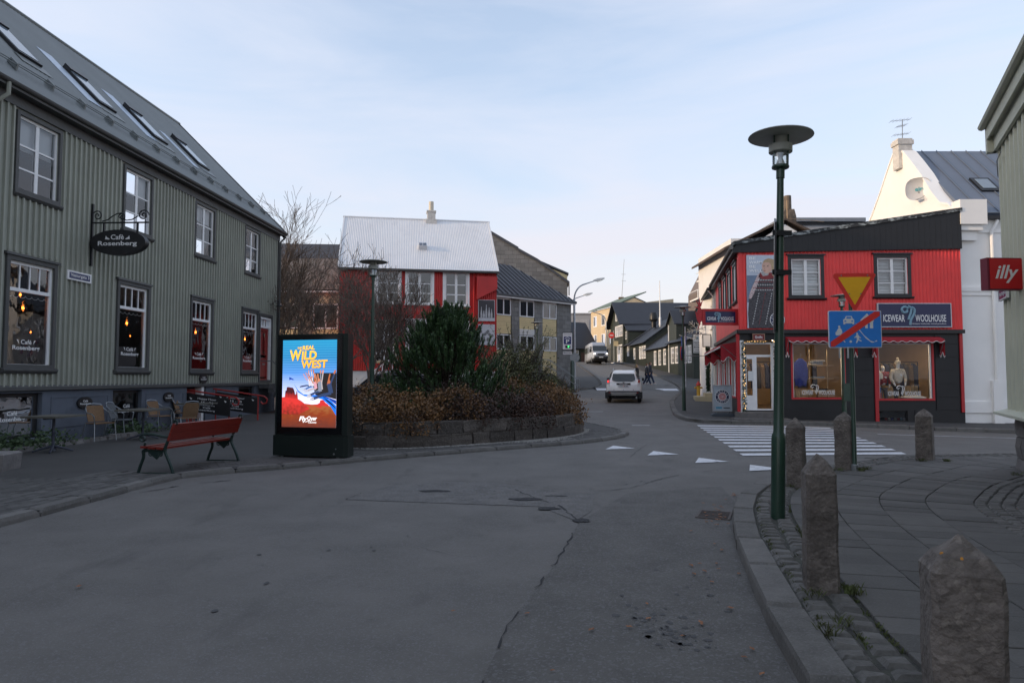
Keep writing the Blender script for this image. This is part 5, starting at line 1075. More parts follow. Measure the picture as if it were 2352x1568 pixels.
def mannequin(lab, x, y, s_, knit, trou, hat=None, yoke=None):
    t = thing('mannequin', lab, 'mannequin', (SX+x, SY+y, .46), 0, 'shop window mannequins'); t.scale = (s_, s_, s_)
    skin('body', [('pel','ch'),('ch','nk'),('nk','hd'),('hd','tp'),('ch','sl'),('sl','el'),('el','hl'),('hl','fl'),('ch','sr'),('sr','er'),('er','hr'),('hr','fr')], dict(pel=((0,0,.92),.12), ch=((0,0,1.3),.14), nk=((0,0,1.5),.055), hd=((0,-.02,1.6),.08), tp=((0,-.01,1.74),.07), sl=((-.19,0,1.42),.06), el=((-.26,0,1.14),.045), hl=((-.2,-.12,.92),.035), fl=((-.17,-.14,.84),.03), sr=((.19,0,1.42),.06), er=((.26,0,1.14),.045), hr=((.2,-.12,.92),.035), fr=((.17,-.14,.84),.03)), MAN, t)
    skin('sweater', [('a','b'),('b','c'),('b','sl'),('sl','el'),('el','hl'),('b','sr'),('sr','er'),('er','hr')], dict(a=((0,0,.93),(.17,.13)), b=((0,0,1.33),(.18,.13)), c=((0,0,1.48),.075), sl=((-.2,0,1.41),.085), el=((-.275,0,1.14),.065), hl=((-.21,-.11,.95),.05), sr=((.2,0,1.41),.085), er=((.275,0,1.14),.065), hr=((.21,-.11,.95),.05)), knit, t)
    skin('trousers', [('p','l'),('l','kl'),('kl','al'),('p','r'),('r','kr'),('kr','ar')], dict(p=((0,0,.92),(.16,.11)), l=((-.09,0,.82),.095), kl=((-.1,-.02,.45),.065), al=((-.1,0,.03),.05), r=((.09,0,.82),.095), kr=((.1,-.02,.45),.065), ar=((.1,0,.03),.05)), trou, t)
    yk = MB()
    for k, z in enumerate((1.37,1.41,1.45)):
        rr_ = .19-.032*k
        for j in range(16):
            a = j*.3927; yk.lathe([(.008,-.008),(.014,0),(.008,.008)], 4, (rr_*1.15*math.cos(a), rr_*.95*math.sin(a), z))
    yk.build('yoke_pattern', yoke, t)
    if hat: MB().lathe([(.098,1.66),(.10,1.70),(.085,1.77),(.04,1.81)], 14, (0,-.015,0)).build('hat', hat, t, smooth=True); MB().lathe([(.01,1.80),(.045,1.83),(.045,1.87),(.01,1.9)], 10, (0,-.015,0)).build('pompom', KR2, t, smooth=True)
mannequin('mannequin in a cream nordic cardigan and knitted hat in the right shop window', 5.98, .62, 1.0, KR2, TROU, KR2, TROU); mannequin('smaller mannequin in a red nordic sweater in the right shop window', 5.52, .8, .93, KR1, TROU2, None, PWH)
rk = thing('clothes_rail', 'rail of dark coats at the back of the right shop window', 'clothes rail', (SX+6.4, SY+1.6, .46), 0, 'clothes rails in the wool shop'); MB().tube([(-.9,0,0),(-.9,0,1.75),(.9,0,1.75),(.9,0,0)], .02, 6).build('frame', BLACKM, rk)
for k in range(9): MB().loft([[(-.75+.18*k,-.05,1.7),(-.69+.18*k,-.05,1.7),(-.69+.18*k,.05,1.7),(-.75+.18*k,.05,1.7)],[(-.79+.18*k,-.2,1.55),(-.65+.18*k,-.2,1.55),(-.65+.18*k,.2,1.55),(-.79+.18*k,.2,1.55)],[(-.8+.18*k,-.22,.75),(-.64+.18*k,-.22,.75),(-.64+.18*k,.22,.75),(-.8+.18*k,.22,.75)]]).build('coat', [TROU, mat('brown_coat', (.14,.09,.05), .9), mat('navy_coat', (.02,.025,.06), .9)][k % 3], rk)
for lab_, dx_, dy_ in (('rail of dark coats seen through the corner shop door', -5.15, -.15), ('rail of dark coats deep behind the blue poncho', -3.6, .6)):
    r2_ = copy_tree(rk); r2_['label'] = lab_; r2_.location = (SX+6.4+dx_, SY+1.6+dy_, .46)
ldr = thing('display_ladder', 'leaning display ladder hung with striped blankets in the right shop window', 'ladder', (SX+5.15, SY+.55, .46))
for s_ in (-.14, .16): MB().tube([(s_,-.1,0),(s_*.8,.15,1.75)], .018, 6).build('stile', WOODP, ldr)
for k, z in enumerate((.3,.65,1.0,1.35)): MB().tube([(-.15,-.1+.14*z,z),(.16,-.1+.14*z,z)], .014, 5).build('rung', WOODP, ldr)
for k, (z, c) in enumerate(((.14,(.03,.06,.2)),(.42,(.3,.03,.04)),(.62,(.05,.1,.25)),(.85,(.35,.05,.05)),(1.2,(.3,.06,.06)))): MB().box(-.13,.14,-.13+.14*z,-.1+.14*z,z,z+.18).build('blanket', mat('blanket%d' % k, c, .9, .2, 12), ldr)
fur = tag(MB().lathe([(.05,0),(.16,.02),(.17,.15),(.1,.3),(.03,.34)], 12, (SX+5.14, SY+.42, 1.55)).build('fleece_bundle', KR2, smooth=True), 'cream fleece bundle hung on the ladder in the right shop window', 'fleece')
crt = thing('wooden_counter', 'pale boarded counter behind the mannequins', 'counter', (SX+6.3, SY+1.1, .46))
for k in range(8): MB().box(-.5+.15*k,-.37+.15*k,-.02,.25,0,.85).build('board', WOODP, crt)
rug = tag(MB().lathe([(.1,0),(.42,.02),(.44,.06),(.3,.1),(.05,.11)], 16, (SX+6.35, SY+.35, .85)).build('sheepskin', KR2, smooth=True), 'cream sheepskin lying along the bottom of the right shop window', 'sheepskin')
for i, c in enumerate(BALLC):
    tag(MB().lathe([(.01,-.05),(.04,-.03),(.05,0),(.04,.03),(.01,.05)], 10, (SX+5.25+.11*i, SY+.16, .13)).build('yarn_ball', mat('yarn%d' % i, c, .9, .2, 30), smooth=True), ('scarlet','off-white','navy','beige','dark red','teal','pale grey')[i]+' yarn ball in the row behind the cellar window', 'yarn ball', 'yarn balls in the cellar window')

# ---------------------------------------------------------------- white house with the curved gable
WW = mat('white_wall', (.88,.865,.84), .8, .04, .8, bump=.12, bscale=30); blotch(WW, .8, (.78,.755,.72), .5, .58, (1,1,.3))
BROOF = mat('blue_grey_roof', (.12,.145,.19), .45, .1, .6, bump=.08)
wh = thing('white_house', 'white rendered house with a curved gable and blue-grey roof', 'house', (16.215, 24.75, 0), 0)
strip = MB(); strip.box(.45, 14, 0, .3, -.6, 7.4); strip.build('wall', WW, wh)
# gable wall: plane x=.2, outline over y
go = [(0,-.4),(0,7.7),(.3,8.0),(.75,8.15),(1.25,8.7),(1.9,9.6),(2.5,10.3),(3.0,10.85),(3.45,11.15),(3.8,11.05),(4.2,10.6),(4.9,9.7),(5.6,8.9),(6.3,8.2),(6.9,7.7),(7.1,-.4)]
MB().prism_x(go, .0, .45).build('gable_wall', WW, wh)
cpn = MB(); 
for (y0, z0), (y1, z1) in zip(go[1:-2], go[2:-1]): cpn.loft([[(-.04,y0,z0),(.5,y0,z0),(.5,y0,z0+.09),(-.04,y0,z0+.09)],[(-.04,y1,z1),(.5,y1,z1),(.5,y1,z1+.09),(-.04,y1,z1+.09)]])
cpn.build('coping', WW, wh)
kn = MB().box(-.02,.95,-.38,.1,7.15,8.05); kn.box(.05,.85,-.28,.1,6.95,7.15); kn.box(.05,.7,-.16,.05,6.6,6.95); kn.build('kneeler', WW, wh)
cc_ = MB().box(-.15,.42,3.15,3.6,10.3,11.3); cc_.box(-.2,.47,3.1,3.65,11.3,11.48); cc_.box(-.16,.43,3.14,3.61,11.48,11.55); cc_.build('chimney', CHIMW, wh)
MB().loft([[(.45,.0,7.55),(14,.0,7.55),(14,3.5,11.0),(.45,3.5,11.0)],[(.45,-.06,7.65),(14,-.06,7.65),(14,3.5,11.12),(.45,3.5,11.12)]]).loft([[(.45,7,7.5),(14,7,7.5),(14,3.5,11.0),(.45,3.5,11.0)],[(.45,7.05,7.6),(14,7.05,7.6),(14,3.5,11.12),(.45,3.5,11.12)]]).build('roof', BROOF, wh)
for k in range(14):
    x = 1.0+.62*k; MB().loft([[(x-.012,-.06,7.66),(x+.012,-.06,7.66),(x+.012,-.06,7.70),(x-.012,-.06,7.70)],[(x-.012,3.48,11.12),(x+.012,3.48,11.12),(x+.012,3.48,11.16),(x-.012,3.48,11.16)]]).build('roof_seam', BROOF, wh)
sk_ = MB().loft([[(1.75,1.05,8.68),(2.5,1.05,8.68),(2.5,1.75,9.37),(1.75,1.75,9.37)],[(1.75,.98,8.76),(2.5,.98,8.76),(2.5,1.68,9.45),(1.75,1.68,9.45)]]).build('skylight', BLACKM, wh); MB().loft([[(1.87,1.08,8.865),(2.38,1.08,8.865),(2.38,1.58,9.36),(1.87,1.58,9.36)],[(1.87,1.07,8.875),(2.38,1.07,8.875),(2.38,1.57,9.37),(1.87,1.57,9.37)]]).build('pane', SKYG, sk_)
dmr = MB().loft([[(3.2,-.05,7.9),(7.2,-.05,7.9),(5.2,-.05,10.3)],[(3.2,2.6,7.9),(7.2,2.6,7.9),(5.2,2.6,10.3)]]).build('dormer', WW, wh); dq = MB(); dq.loft([[(2.7,-.25,7.45),(5.2,-.25,10.4),(5.2,3,10.4),(2.7,3,7.45)],[(2.7,-.25,7.55),(5.2,-.25,10.52),(5.2,3,10.52),(2.7,3,7.55)]]); dq.build('dormer_roof', BROOF, dmr)
MB().box(.7,14,-.2,.0,7.38,7.5).build('gutter', BLACK, wh); MB().tube([(.7,-.13,7.62),(14,-.13,7.62)], .02, 5).build('snow_rail', ZINC, wh)
MB().box(.02,14,-.07,-.003,4.75,4.9).build('string_course', WW, wh); MB().box(.02,14,-.04,-.003,4.6,4.75).build('string_course', WW, wh); MB().box(.02,14,-.05,-.003,.35,.75).build('plinth', WW, wh); MB().box(.3,14,-.04,-.003,6.9,6.98).build('cornice', WW, wh)
MB().tube([(1.5,-.12,7.35),(1.4,-.1,7.1),(1.28,-.09,6.95),(1.28,-.09,1.4)], .06, 8).build('downpipe', WW, wh, smooth=True); MB().box(1.1,1.46,-.16,-.003,-.5,1.5).build('pipe_boot', WW, wh)
dsh = thing('satellite_dish', 'square-cornered white satellite dish on the curved gable', 'dish', (16.05, 26.6, 9.05), R(-35)); q = MB(); rg = []
for r_, d in ((.02,.08),(.25,.06),(.42,.0),(.45,-.03)): rg.append([(r_*(abs(math.cos(a*.2618))**.75)*math.copysign(1,math.cos(a*.2618))*1.0, d, r_*(abs(math.sin(a*.2618))**.75)*math.copysign(1,math.sin(a*.2618))) for a in range(24)])
q.loft(rg, cap=False).build('reflector', mat('dish_grey', (.5,.5,.51), .5), dsh, smooth=True); text(dsh, 'eiro', -.12,.26,-.07,.09,-.0+.05, mat('dish_teal', (.05,.35,.4), .5), bold=.02); MB().tube([(0,.06,-.1),(.1,.2,-.35),(.2,.5,-.4)], .025, 6).build('arm', ZINC, dsh); MB().tube([(-.1,.0,-.42),(.1,-.3,-.45),(.22,.1,-.25)], .015, 5).build('feed', ZINC, dsh)
ta = thing('tv_aerial', 'comb-shaped television aerial on the white chimney', 'aerial', (16.35, 28.1, 11.5)); ta.scale = (.8,.8,.8); MB().tube([(0,0,0),(.03,0,1.15)], .022, 6).build('mast', ZINC, ta)
for z, l in ((1.1,.5),(.8,.25),(.35,.4)):
    a = MB().tube([(-l*1.2,0,z-.05),(l*.9,0,z+.06)], .012, 5)
    for k in range(6): x = lerp(-l*1.1, l*.8, k/5); a.tube([(x,-.25,z-.04+.1*k/5),(x,.25,z-.04+.1*k/5)], .007, 4)
    a.build('boom', ZINC, ta)
# roofs and chimney behind the shop
bh = thing('brown_roof_house', 'brown roofed house with a tall old chimney just behind the red shop', 'house', (13.2, 34, 0)); BRW = mat('brown_roof', (.09,.065,.05), .7, .25, 2)
MB().box(-2.2,4.6,0,6,0,8.6).build('wall', WREND, bh); MB().loft([[(-2.6,-.2,8.0),(.5,-.2,9.5),(.5,6,9.5),(-2.6,6,8.0)],[(-2.6,-.2,8.12),(.5,-.2,9.62),(.5,6,9.62),(-2.6,6,8.12)]]).loft([[(3.6,-.2,8.0),(.5,-.2,9.5),(.5,6,9.5),(3.6,6,8.0)],[(3.6,-.2,8.12),(.5,-.2,9.62),(.5,6,9.62),(3.6,6,8.12)]]).build('roof', BRW, bh); MB().prism_y([(-1.6,8.0),(2.6,8.0),(.5,9.3)], -.1, .1).build('gable', WREND, bh)
BCH = mat('weathered_chimney', (.14,.11,.085), .9, .45, 5, bump=.8, bscale=18); bc = MB().loft([[(.5,.3,8.8),(1.25,.3,8.8),(1.25,1.1,8.8),(.5,1.1,8.8)],[(.5,.3,9.8),(1.25,.3,9.8),(1.25,1.1,9.8),(.5,1.1,9.8)],[(.72,.4,10.2),(1.2,.4,10.2),(1.2,1,10.2),(.72,1,10.2)]]).build('chimney', BCH, bh); MB().lathe([(.19,10.15),(.18,10.95),(.15,10.95)], 12, (.98,.7,0)).build('chimney_pot', BCH, bc); MB().tube([(.75,.2,8.9),(.75,.2,10.6)], .03, 5).tube([(.4,.2,9.7),(2.6,.2,9.5)], .012, 4).build('aerial', mat('rusty', (.35,.25,.16), .8), bc)
gf = thing('grey_flat_roof', 'grey metal flat roof between the chimney and the white gable', 'roof', (16.2, 36.5, 0)); MB().box(-1.6,2.6,0,5,8,10.0).build('wall', GREYR, gf); MB().box(-1.8,2.8,-.25,5,10.0,10.2).build('roof_slab', mat('grey_metal_roof', (.2,.22,.25), .5), gf); MB().box(-1.7,2.7,-.1,5,9.85,9.99).build('eave_shade_band', BLACK, gf)  # solid black band stands in for the shade under the roof slab
# pale house next along the street side, and a tower of flats behind it
nh = thing('pale_row_house', 'pale rendered row house joined to the red shop along the street', 'house', (SX, SY, 0), 0); NL = 12.6
MN = MT(2.143+.2143*NL/1.0227, 10+NL/1.0227, 0, SA); PALE = mat('pale_render', (.62,.6,.57), .8, .06, 1, bump=.15, bscale=30)
nw = [(x, x+.95, 4.3, 5.5) for x in (.8,2.9,5.0,7.1,9.2,11.2)]+[(x, x+1.0, 1.5, 3.2) for x in (.8,3.6)]
nm = MB(MN); strip_wall(nm, [(0,0),(NL-.02,0)], -.2, 6.2, nw, reveal=.12); nm.poly([(0,0,-.2),(0,6,-.2),(0,6,6.2),(0,3,9),(0,0,6.2)]); nm.build('wall', PALE, nh)
for h in nw: window(nh, MN, *h, xs=(.5,), fm=WHITE, gm=MGLASS, fw=.07, y=.02, dep=.07, casing=(.08, PALE, .03), blind=(CURT, .9), sill=(PALE,.08,.08))
MB(MN).loft([[(-.1,-.35,6.05),(NL,-.35,6.05),(NL,3,9.0),(-.1,3,9.0)],[(-.1,-.35,6.2),(NL,-.35,6.2),(NL,3,9.15),(-.1,3,9.15)]]).build('roof', DGR, nh); MB(MN).tube([(0,-.38,6.15),(NL,-.38,6.15)], .06, 6).build('gutter', TRIM, nh); MB(MN).tube([(NL-.3,-.36,6.1),(NL-.3,-.05,5.7),(NL-.3,-.05,.6)], .05, 6).build('downpipe', PALE, nh)
ndr = MB(MN).box(9.6,10.5,-.01,.05,1.0,3.1).build('door', mat('teal_door', (.03,.16,.18), .5), nh); MB(MN).frame(9.45,10.65,.95,3.25,.12,-.06,-.015).build('frame', WHITE, ndr)
MB(MN).box(9.2,11.2,-1.0,-.02,.3,.62).build('door_step', mat('cream_step', (.45,.38,.25), .8), nh); MB(MN).box(9.4,11.0,-.5,-.02,.62,.8).build('door_step', mat('cream_step', (.45,.38,.25), .8), nh)
gr2 = thing('door_garland', 'thick green garland beside the teal door of the pale house', 'garland', (SX, SY, 0)); gm_ = MB(); rnd = random.Random(5)
for k in range(70):
    p = MN @ Vector((9.0,-.1,.9+2.5*k/70))
    for j in range(9):
        a = rnd.uniform(0,6.28); v = Vector((math.cos(a)*.2, math.sin(a)*.2, rnd.uniform(-.12,.12))); gm_.poly([tuple(p), tuple(p+v+Vector((.03,0,.04))), tuple(p+v-Vector((.03,0,.04)))])
gm_.build('foliage', GAR, gr2)
tw = thing('brown_flats', 'brown metal-clad flats with balconies rising behind the pale house', 'building', (19.2, 66, 0)); BRC = mat('brown_cladding', (.14,.105,.085), .6, .12, 1.2)
MB().loft([[(0,0,2),(8,0,2),(8,8,2),(0,8,2)],[(0,0,10.5),(8,0,10.5),(8,8,10.5),(0,8,10.5)],[(1.6,0,13.6),(8,0,13.6),(8,8,13.6),(1.6,8,13.6)]]).build('wall', BRC, tw)
for k in range(9): MB().box(1.7+.7*k,1.73+.7*k,-.03,-.002,3,13.5).build('seam', BRC, tw)
for z, x in ((9.2,-1.3),(11.2,-.6)):
    bl = MB().box(x,1.4,-.6,2.4,z,z+.15).build('balcony', WREND, tw); MB().tube([(x,-.6,z+.9),(1.4,-.6,z+.9)], .04, 5).tube([(x,-.6,z+.1),(x,-.6,z+.9)], .04, 5).tube([(x,-.6,z+.9),(x,2.4,z+.9)], .04, 5).build('rail', WHITE, bl)
    MB().box(.0,1.2,-.03,-.002,z+.2,z+1.7).build('balcony_door', WHITE, tw)
# ---------------------------------------------------------------- grey-green house at the right edge
RGW = mat('pale_sage_cladding', (.50,.51,.41), .6, .07, 1.2, bump=.1, bscale=40); blotch(RGW, 1.0, (.43,.44,.35), .5, .55, (1,1,.25))
ANG = math.atan2(-1, -.5)
rb = thing('sage_house', 'pale sage ribbed house at the right edge of the square', 'house', (8.25, 11.35, 0), ANG)
RL = 14.0
rwl = MB(); strip_wall(rwl, [(0,0)]+[(.02+.3*k+d, y) for k in range(46) for d, y in ((.0,0),(.045,-.045),(.105,-.045),(.15,0))]+[(RL,0)], 1.06, 5.72, [], rev=False); rwl.poly([(0,0,1.06),(0,6,1.06),(0,6,5.72),(0,3,9),(0,0,5.72)]); rwl.build('wall', RGW, rb)
MB().prism_x([(-.22,1.0),(-.22,1.04),(.02,1.1),(.02,1.0)], -.12, RL).build('drip_sill', RGW, rb)
STON = mat('foundation_stone', (.17,.16,.155), .9, .2, 5, bump=.6, bscale=25, rand=.15)
MB().box(.12, RL, .12, 5, -.2, 1.0).build('foundation', MOSS, rb)
for r_ in range(3):
    x = .06; rnd = random.Random(r_)
    while x < 4:
        l = rnd.uniform(.4,.75); MB().loft([[(x,.06,.345*r_-.03),(x+l-.02,.06,.345*r_-.03),(x+l-.02,.3,.345*r_-.03),(x,.3,.345*r_-.03)],[(x+.01,.035,.345*r_+.15),(x+l-.03,.03,.345*r_+.15),(x+l-.02,.3,.345*r_+.15),(x,.3,.345*r_+.15)],[(x,.06,.345*r_+.3),(x+l-.02,.06,.345*r_+.3),(x+l-.02,.3,.345*r_+.3),(x,.3,.345*r_+.3)]]).build('foundation_stone', STON, rb); x += l
MB().box(-.05, RL, -.16, -.003, 5.68, 5.74).build('soffit', RGW, rb); MB().box(-.08, RL, -.19, -.162, 5.64, 5.88).build('fascia', RGW, rb)
MB().box(-.06, RL, -.10, -.048, 5.42, 5.679).build('frieze', RGW, rb); MB().box(-.09, .06, -.188, .1, 5.42, 5.70).build('eave_return', RGW, rb)
MB().tube([(-.1,-.235,5.9),(RL,-.235,5.9)], .06, 8).build('gutter', RGW, rb)
MB().loft([[(-.12,-.22,5.89),(RL,-.22,5.89),(RL,3,9.2),(-.12,3,9.2)],[(-.12,-.22,5.97),(RL,-.22,5.97),(RL,3,9.28),(-.12,3,9.28)]]).build('roof', DGR, rb)
MB().tube([(-.02,-.04,5.0),(.25,-.09,5.2),(.6,-.09,5.25)], .008, 4).build('cable', ZINC, rb)
il = thing('cafe_sign_box', 'red square illuminated coffee sign box at the right edge', 'sign', (7.37, 10.2, 3.155), R(4)); ILR = mat('coffee_red', (.55,.012,.016), .4, .04, 3)
MB().box(-.285,.29,-.07,.07,-.24,.24).build('case', mat('sign_case', (.16,.012,.03), .5), il); MB().box(-.25,.28,-.078,-.07,-.225,.225).build('face', ILR, il); text(il, 'illy', -.17,.2,-.14,.13,-.0795, LETW, bold=.02, shear=.3); MB().tube([(.3,0,.2),(.7,0,.2)], .02, 6).build('bracket', BLACKM, il)
s2 = thing('street_sign', 'dark blue street name plate on the sage house below the coffee sign', 'sign', (8.22, 11.32, 2.99), ANG); MB().box(-.02,.62,-.09,-.05,-.10,.06).build('plate', BLUEE, s2); MB().frame(-.03,.63,-.11,.07,.014,-.096,-.05).build('rim', LETW, s2); text(s2, 'Vesturgata', .03,.58,-.06,.03,-.0915, LETW, bold=.006)
# ---------------------------------------------------------------- street lamps
LGRN = mat('lamp_green', (.016,.046,.030), .38, .15, 5, coat=.3); LGRY = mat('lamp_grey', (.33,.335,.30), .5, .12, 6); LGLS = glass('lamp_glass', (.9,.92,.92), base=.1); LREF = mat('lamp_reflector', (.6,.6,.58), .4)
def lamp(lab, x, y, z0, H_=4.43, extra=None):
    t = thing('street_lamp', lab, 'street lamp', (x, y, z0), 0, 'green street lamps with flat discs')
    zt = H_-.39
    MB().lathe([(.078,-.05),(.078,.9),(.072,.95),(.058,.98),(.055,1.6),(.038,zt-.2),(.038,zt-.1)], 18).build('post', LGRN, t, smooth=True)
    MB().lathe([(.048,zt-.12),(.048,zt-.02),(.095,zt),(.10,zt+.015),(.095,zt+.03)], 16).build('collar', LGRN, t, smooth=True)
    MB().lathe([(.09,zt+.03),(.095,zt+.2),(.09,zt+.21)], 16).build('glass', LGLS, t, smooth=True); MB().lathe([(.06,zt+.03),(.025,zt+.12),(.05,zt+.2)], 14).build('reflector', LREF, t, smooth=True)
    MB().lathe([(.115,zt+.18),(.132,zt+.19),(.132,zt+.275),(.115,zt+.28),(.114,zt+.2)], 20).build('band', LGRY, t, smooth=True)
    MB().lathe([(.085,zt+.26),(.095,zt+.37)], 16).build('neck', LGRY, t, smooth=True)
    for k in range(4):
        a = k*math.pi/2+.5; MB().tube([(.108*math.cos(a),.108*math.sin(a),zt+.02),(.108*math.cos(a),.108*math.sin(a),zt+.38)], .008, 5).build('rod', LGRN, t)
    MB().lathe([(.02,zt+.43),(.15,zt+.425),(.36,zt+.385),(.365,zt+.375),(.35,zt+.368),(.1,zt+.372)], 36).build('disc', LGRY, t, smooth=True)
    return t
L1 = lamp('tall green street lamp in the foreground with a dark sign plate on its post', 3.04, 7.9, .1, 4.45); on_pave(L1); L1.rotation_euler[1] = R(1.6)
for z in (3.28, 2.82):
    b = MB(); b.box(-.11,.11,-.075,-.055,z-.03,z+.03); b.lathe([(.06,z-.03),(.06,z+.03)], 12); b.build('clamp', BLACKM, L1); MB().lathe([(.012,0),(.012,.01)], 8, (-.08,-.08,z)).build('bolt', ZINC, L1)
MB(MT(0,0,0,R(-20))).loft([[(-.06,-.12,2.15),(-.04,-.12,2.15),(-.04,.35,2.15),(-.06,.35,2.15)],[(-.06,-.12,3.4),(-.04,-.12,3.4),(-.04,.35,3.55),(-.06,.35,3.55)]]).build('sign_plate', BLACKM, L1, label='dark traffic sign plate seen edge-on')
L2 = lamp('green street lamp standing behind the planter in front of the red house', -3.6, 17.6, .07, 4.55)
L3 = lamp('green street lamp on the pavement in front of the pale row house', 7.38, 29.4, hg(7.38,29.4)+.1, 4.45)
MB().lathe([(.09,1.99+.42),(.11,1.99+.42)], 10).mesh
RS = mat('sign_red', (.75,.04,.032), .4, .06, 6); BS = mat('sign_blue', (.03,.23,.72), .4, .05, 6); WS = mat('sign_white', (.72,.72,.73), .4, .05, 6); YS = mat('sign_yellow', (.88,.45,.015), .4, .06, 6)
nsn = MB(MT(-.09,0,2.45,R(68))); nsn.disc_y(0,0,.3,-.02,0,24).build('no_stopping_disc', RS, L3); MB(MT(-.09,0,2.45,R(68))).disc_y(0,0,.24,-.024,-.02,24).build('no_stopping_face', BS, L3)
MB().tube([(.09,0,1.0),(.09,0,3.6)], .02, 6).build('banner_tube', WS, L3); MB().tube([(0,0,3.3),(1.1,.3,3.3)], .015, 5).build('banner_arm', ZINC, L3); MB().tube([(0,0,2.35),(1.0,.3,2.35)], .015, 5).build('banner_arm', ZINC, L3)
L4 = lamp('small street lamp between the planter shrubs and the slate office', 1.4, 38, .4, 4.3)
L5 = lamp('green street lamp behind the blue and yellow traffic signs', 11.3, 23.3, hg(11.3,23.3)+.1, 4.35)
MB().box(-.1,.12,-.2,-.07,.75,1.35).build('control_box', LGRN, L5); MB().disc_y(.28,3.55,.28,-.06,-.04,26).build('round_sign_back', ZINC, L5); 
for x in (-.14,.14): MB().tube([(x,-.06,2.2),(x,-.06,2.9)], .03, 6).build('sign_clamp', ZINC, L5)
# tall pale street lights up the hill
def tall(lab, x, y, z0, H_, reach, rz):
    t = thing('street_light', lab, 'street light', (x, y, z0), rz, 'tall pale street lights'); a = []
    for k in range(13): u = k/12*math.pi*.42; a.append((reach*.62*(1-math.cos(u)), 0, H_-1.3+1.25*math.sin(u)))
    a.append((reach, 0, a[-1][2]+.28)); MB().tube([(0,0,0),(0,0,H_-1.3)]+a[1:], [.11,.085]+[.06]*12+[.04], 10).build('pole', mat('galvanised', (.45,.47,.5), .45, .1, 5, metal=.3), t, smooth=True)
    e = a[-1]; MB().loft([[(e[0]-.1,-.07,e[2]-.04),(e[0]-.1,.07,e[2]-.04),(e[0]-.1,.07,e[2]+.06),(e[0]-.1,-.07,e[2]+.06)],[(e[0]+.25,-.15,e[2]-.02),(e[0]+.25,.15,e[2]-.02),(e[0]+.25,.12,e[2]+.2),(e[0]+.25,-.12,e[2]+.2)],[(e[0]+.8,-.06,e[2]+.16),(e[0]+.8,.06,e[2]+.16),(e[0]+.8,.05,e[2]+.26),(e[0]+.8,-.05,e[2]+.26)]]).build('head', LREF, t, smooth=True); MB().loft([[(e[0]+.2,-.1,e[2]-.03),(e[0]+.2,.1,e[2]-.03),(e[0]+.7,.07,e[2]+.1),(e[0]+.7,-.07,e[2]+.1)],[(e[0]+.25,-.08,e[2]-.1),(e[0]+.25,.08,e[2]-.1),(e[0]+.6,.05,e[2]+.02),(e[0]+.6,-.05,e[2]+.02)]]).build('lens', LGLS, t)
    return t
tall('nearer tall pale street light arching over the climbing street', 4.9, 53.5, 1.1, 7.95, 1.6, R(0)); tall('farther tall pale street light half hidden behind the nearer one', 5.55, 66, 1.85, 7.6, 1.5, R(5))
tall('distant street light in front of the cream block', 13.9, 100.5, 3.9, 7.2, -2.2, R(20))

# ---------------------------------------------------------------- traffic signs
ys = thing('traffic_sign', 'yellow give-way triangle over a blue home-zone-ends board on a green post', 'traffic sign', (5.83, 11.79, .1), R(-3)); on_pave(ys)
MB().lathe([(.05,-.02),(.05,.05),(.038,.08),(.032,3.0),(.03,3.3)], 14, (.04,0,0)).build('post', LGRN, ys, smooth=True); MB().lathe([(.06,-.01),(.06,.12),(.05,.13)], 12, (.04,0,0)).build('socket', ZINC, ys)
def rtri(cx, zt, w_, h_, r_, n=4):
    P = [Vector((cx-w_/2, zt)), Vector((cx, zt-h_)), Vector((cx+w_/2, zt))]; o = []
    for i in range(3):
        a, b, c = P[i-1], P[i], P[(i+1) % 3]; d1, d2 = (a-b).normalized(), (c-b).normalized()
        for k in range(n+1): t = k/n; o.append(tuple((b+d1*r_*1.6).lerp(b, t).lerp(b.lerp(b+d2*r_*1.6, t), t)))
    return o
zt = 3.41
MB().prism_y(rtri(.09, zt, .77, .68, .05), -.06, -.045).build('triangle_plate', RS, ys); MB().prism_y(rtri(.09, zt-.068, .55, .485, .012), -.064, -.0605).build('triangle_face', YS, ys)
for x, z in ((-.13,zt-.04),(.31,zt-.04),(.0,zt-.36),(.19,zt-.36)): MB().disc_y(x,z,.012,-.067,-.064,8).build('rivet', ZINC, ys)
bx0, bx1, bz0, bz1 = -.37, .52, 2.12, 2.76
def rrect(x0, x1, z0, z1, r_, n=5):
    o = []
    for cx, cz, a0 in ((x1-r_, z1-r_, 0), (x0+r_, z1-r_, 90), (x0+r_, z0+r_, 180), (x1-r_, z0+r_, 270)):
        for k in range(n+1): a = R(a0+90*k/n); o.append((cx+r_*math.cos(a), cz+r_*math.sin(a)))
    return o
MB().prism_y(rrect(bx0,bx1,bz0,bz1,.03), -.07, -.05).build('board', WS, ys); MB().prism_y(rrect(bx0+.012,bx1-.012,bz0+.012,bz1-.012,.022), -.074, -.0705).build('board_face', BS, ys)
def U(x, z): return (bx0+x*(bx1-bx0), bz0+z*(bz1-bz0))
def pic(pl, k=1, m=WS, name='pictogram'): return [MB().prism_y([U(*p) for p in q], -.0745-.0015*k, -.0745-.0015*k+.001).build(name, m, ys) for q in pl][0]
car_ = [(.28,.63),(.28,.76),(.31,.78),(.33,.85),(.44,.85),(.46,.78),(.485,.76),(.485,.63),(.45,.63),(.45,.655),(.315,.655),(.315,.63)]
pic([car_]); pic([[(.335,.785),(.345,.83),(.425,.83),(.435,.785)]], 2, BS); pic([[(.30,.70),(.335,.70),(.335,.73),(.30,.73)]], 2, BS); pic([[(.43,.70),(.465,.70),(.465,.73),(.43,.73)]], 2, BS)
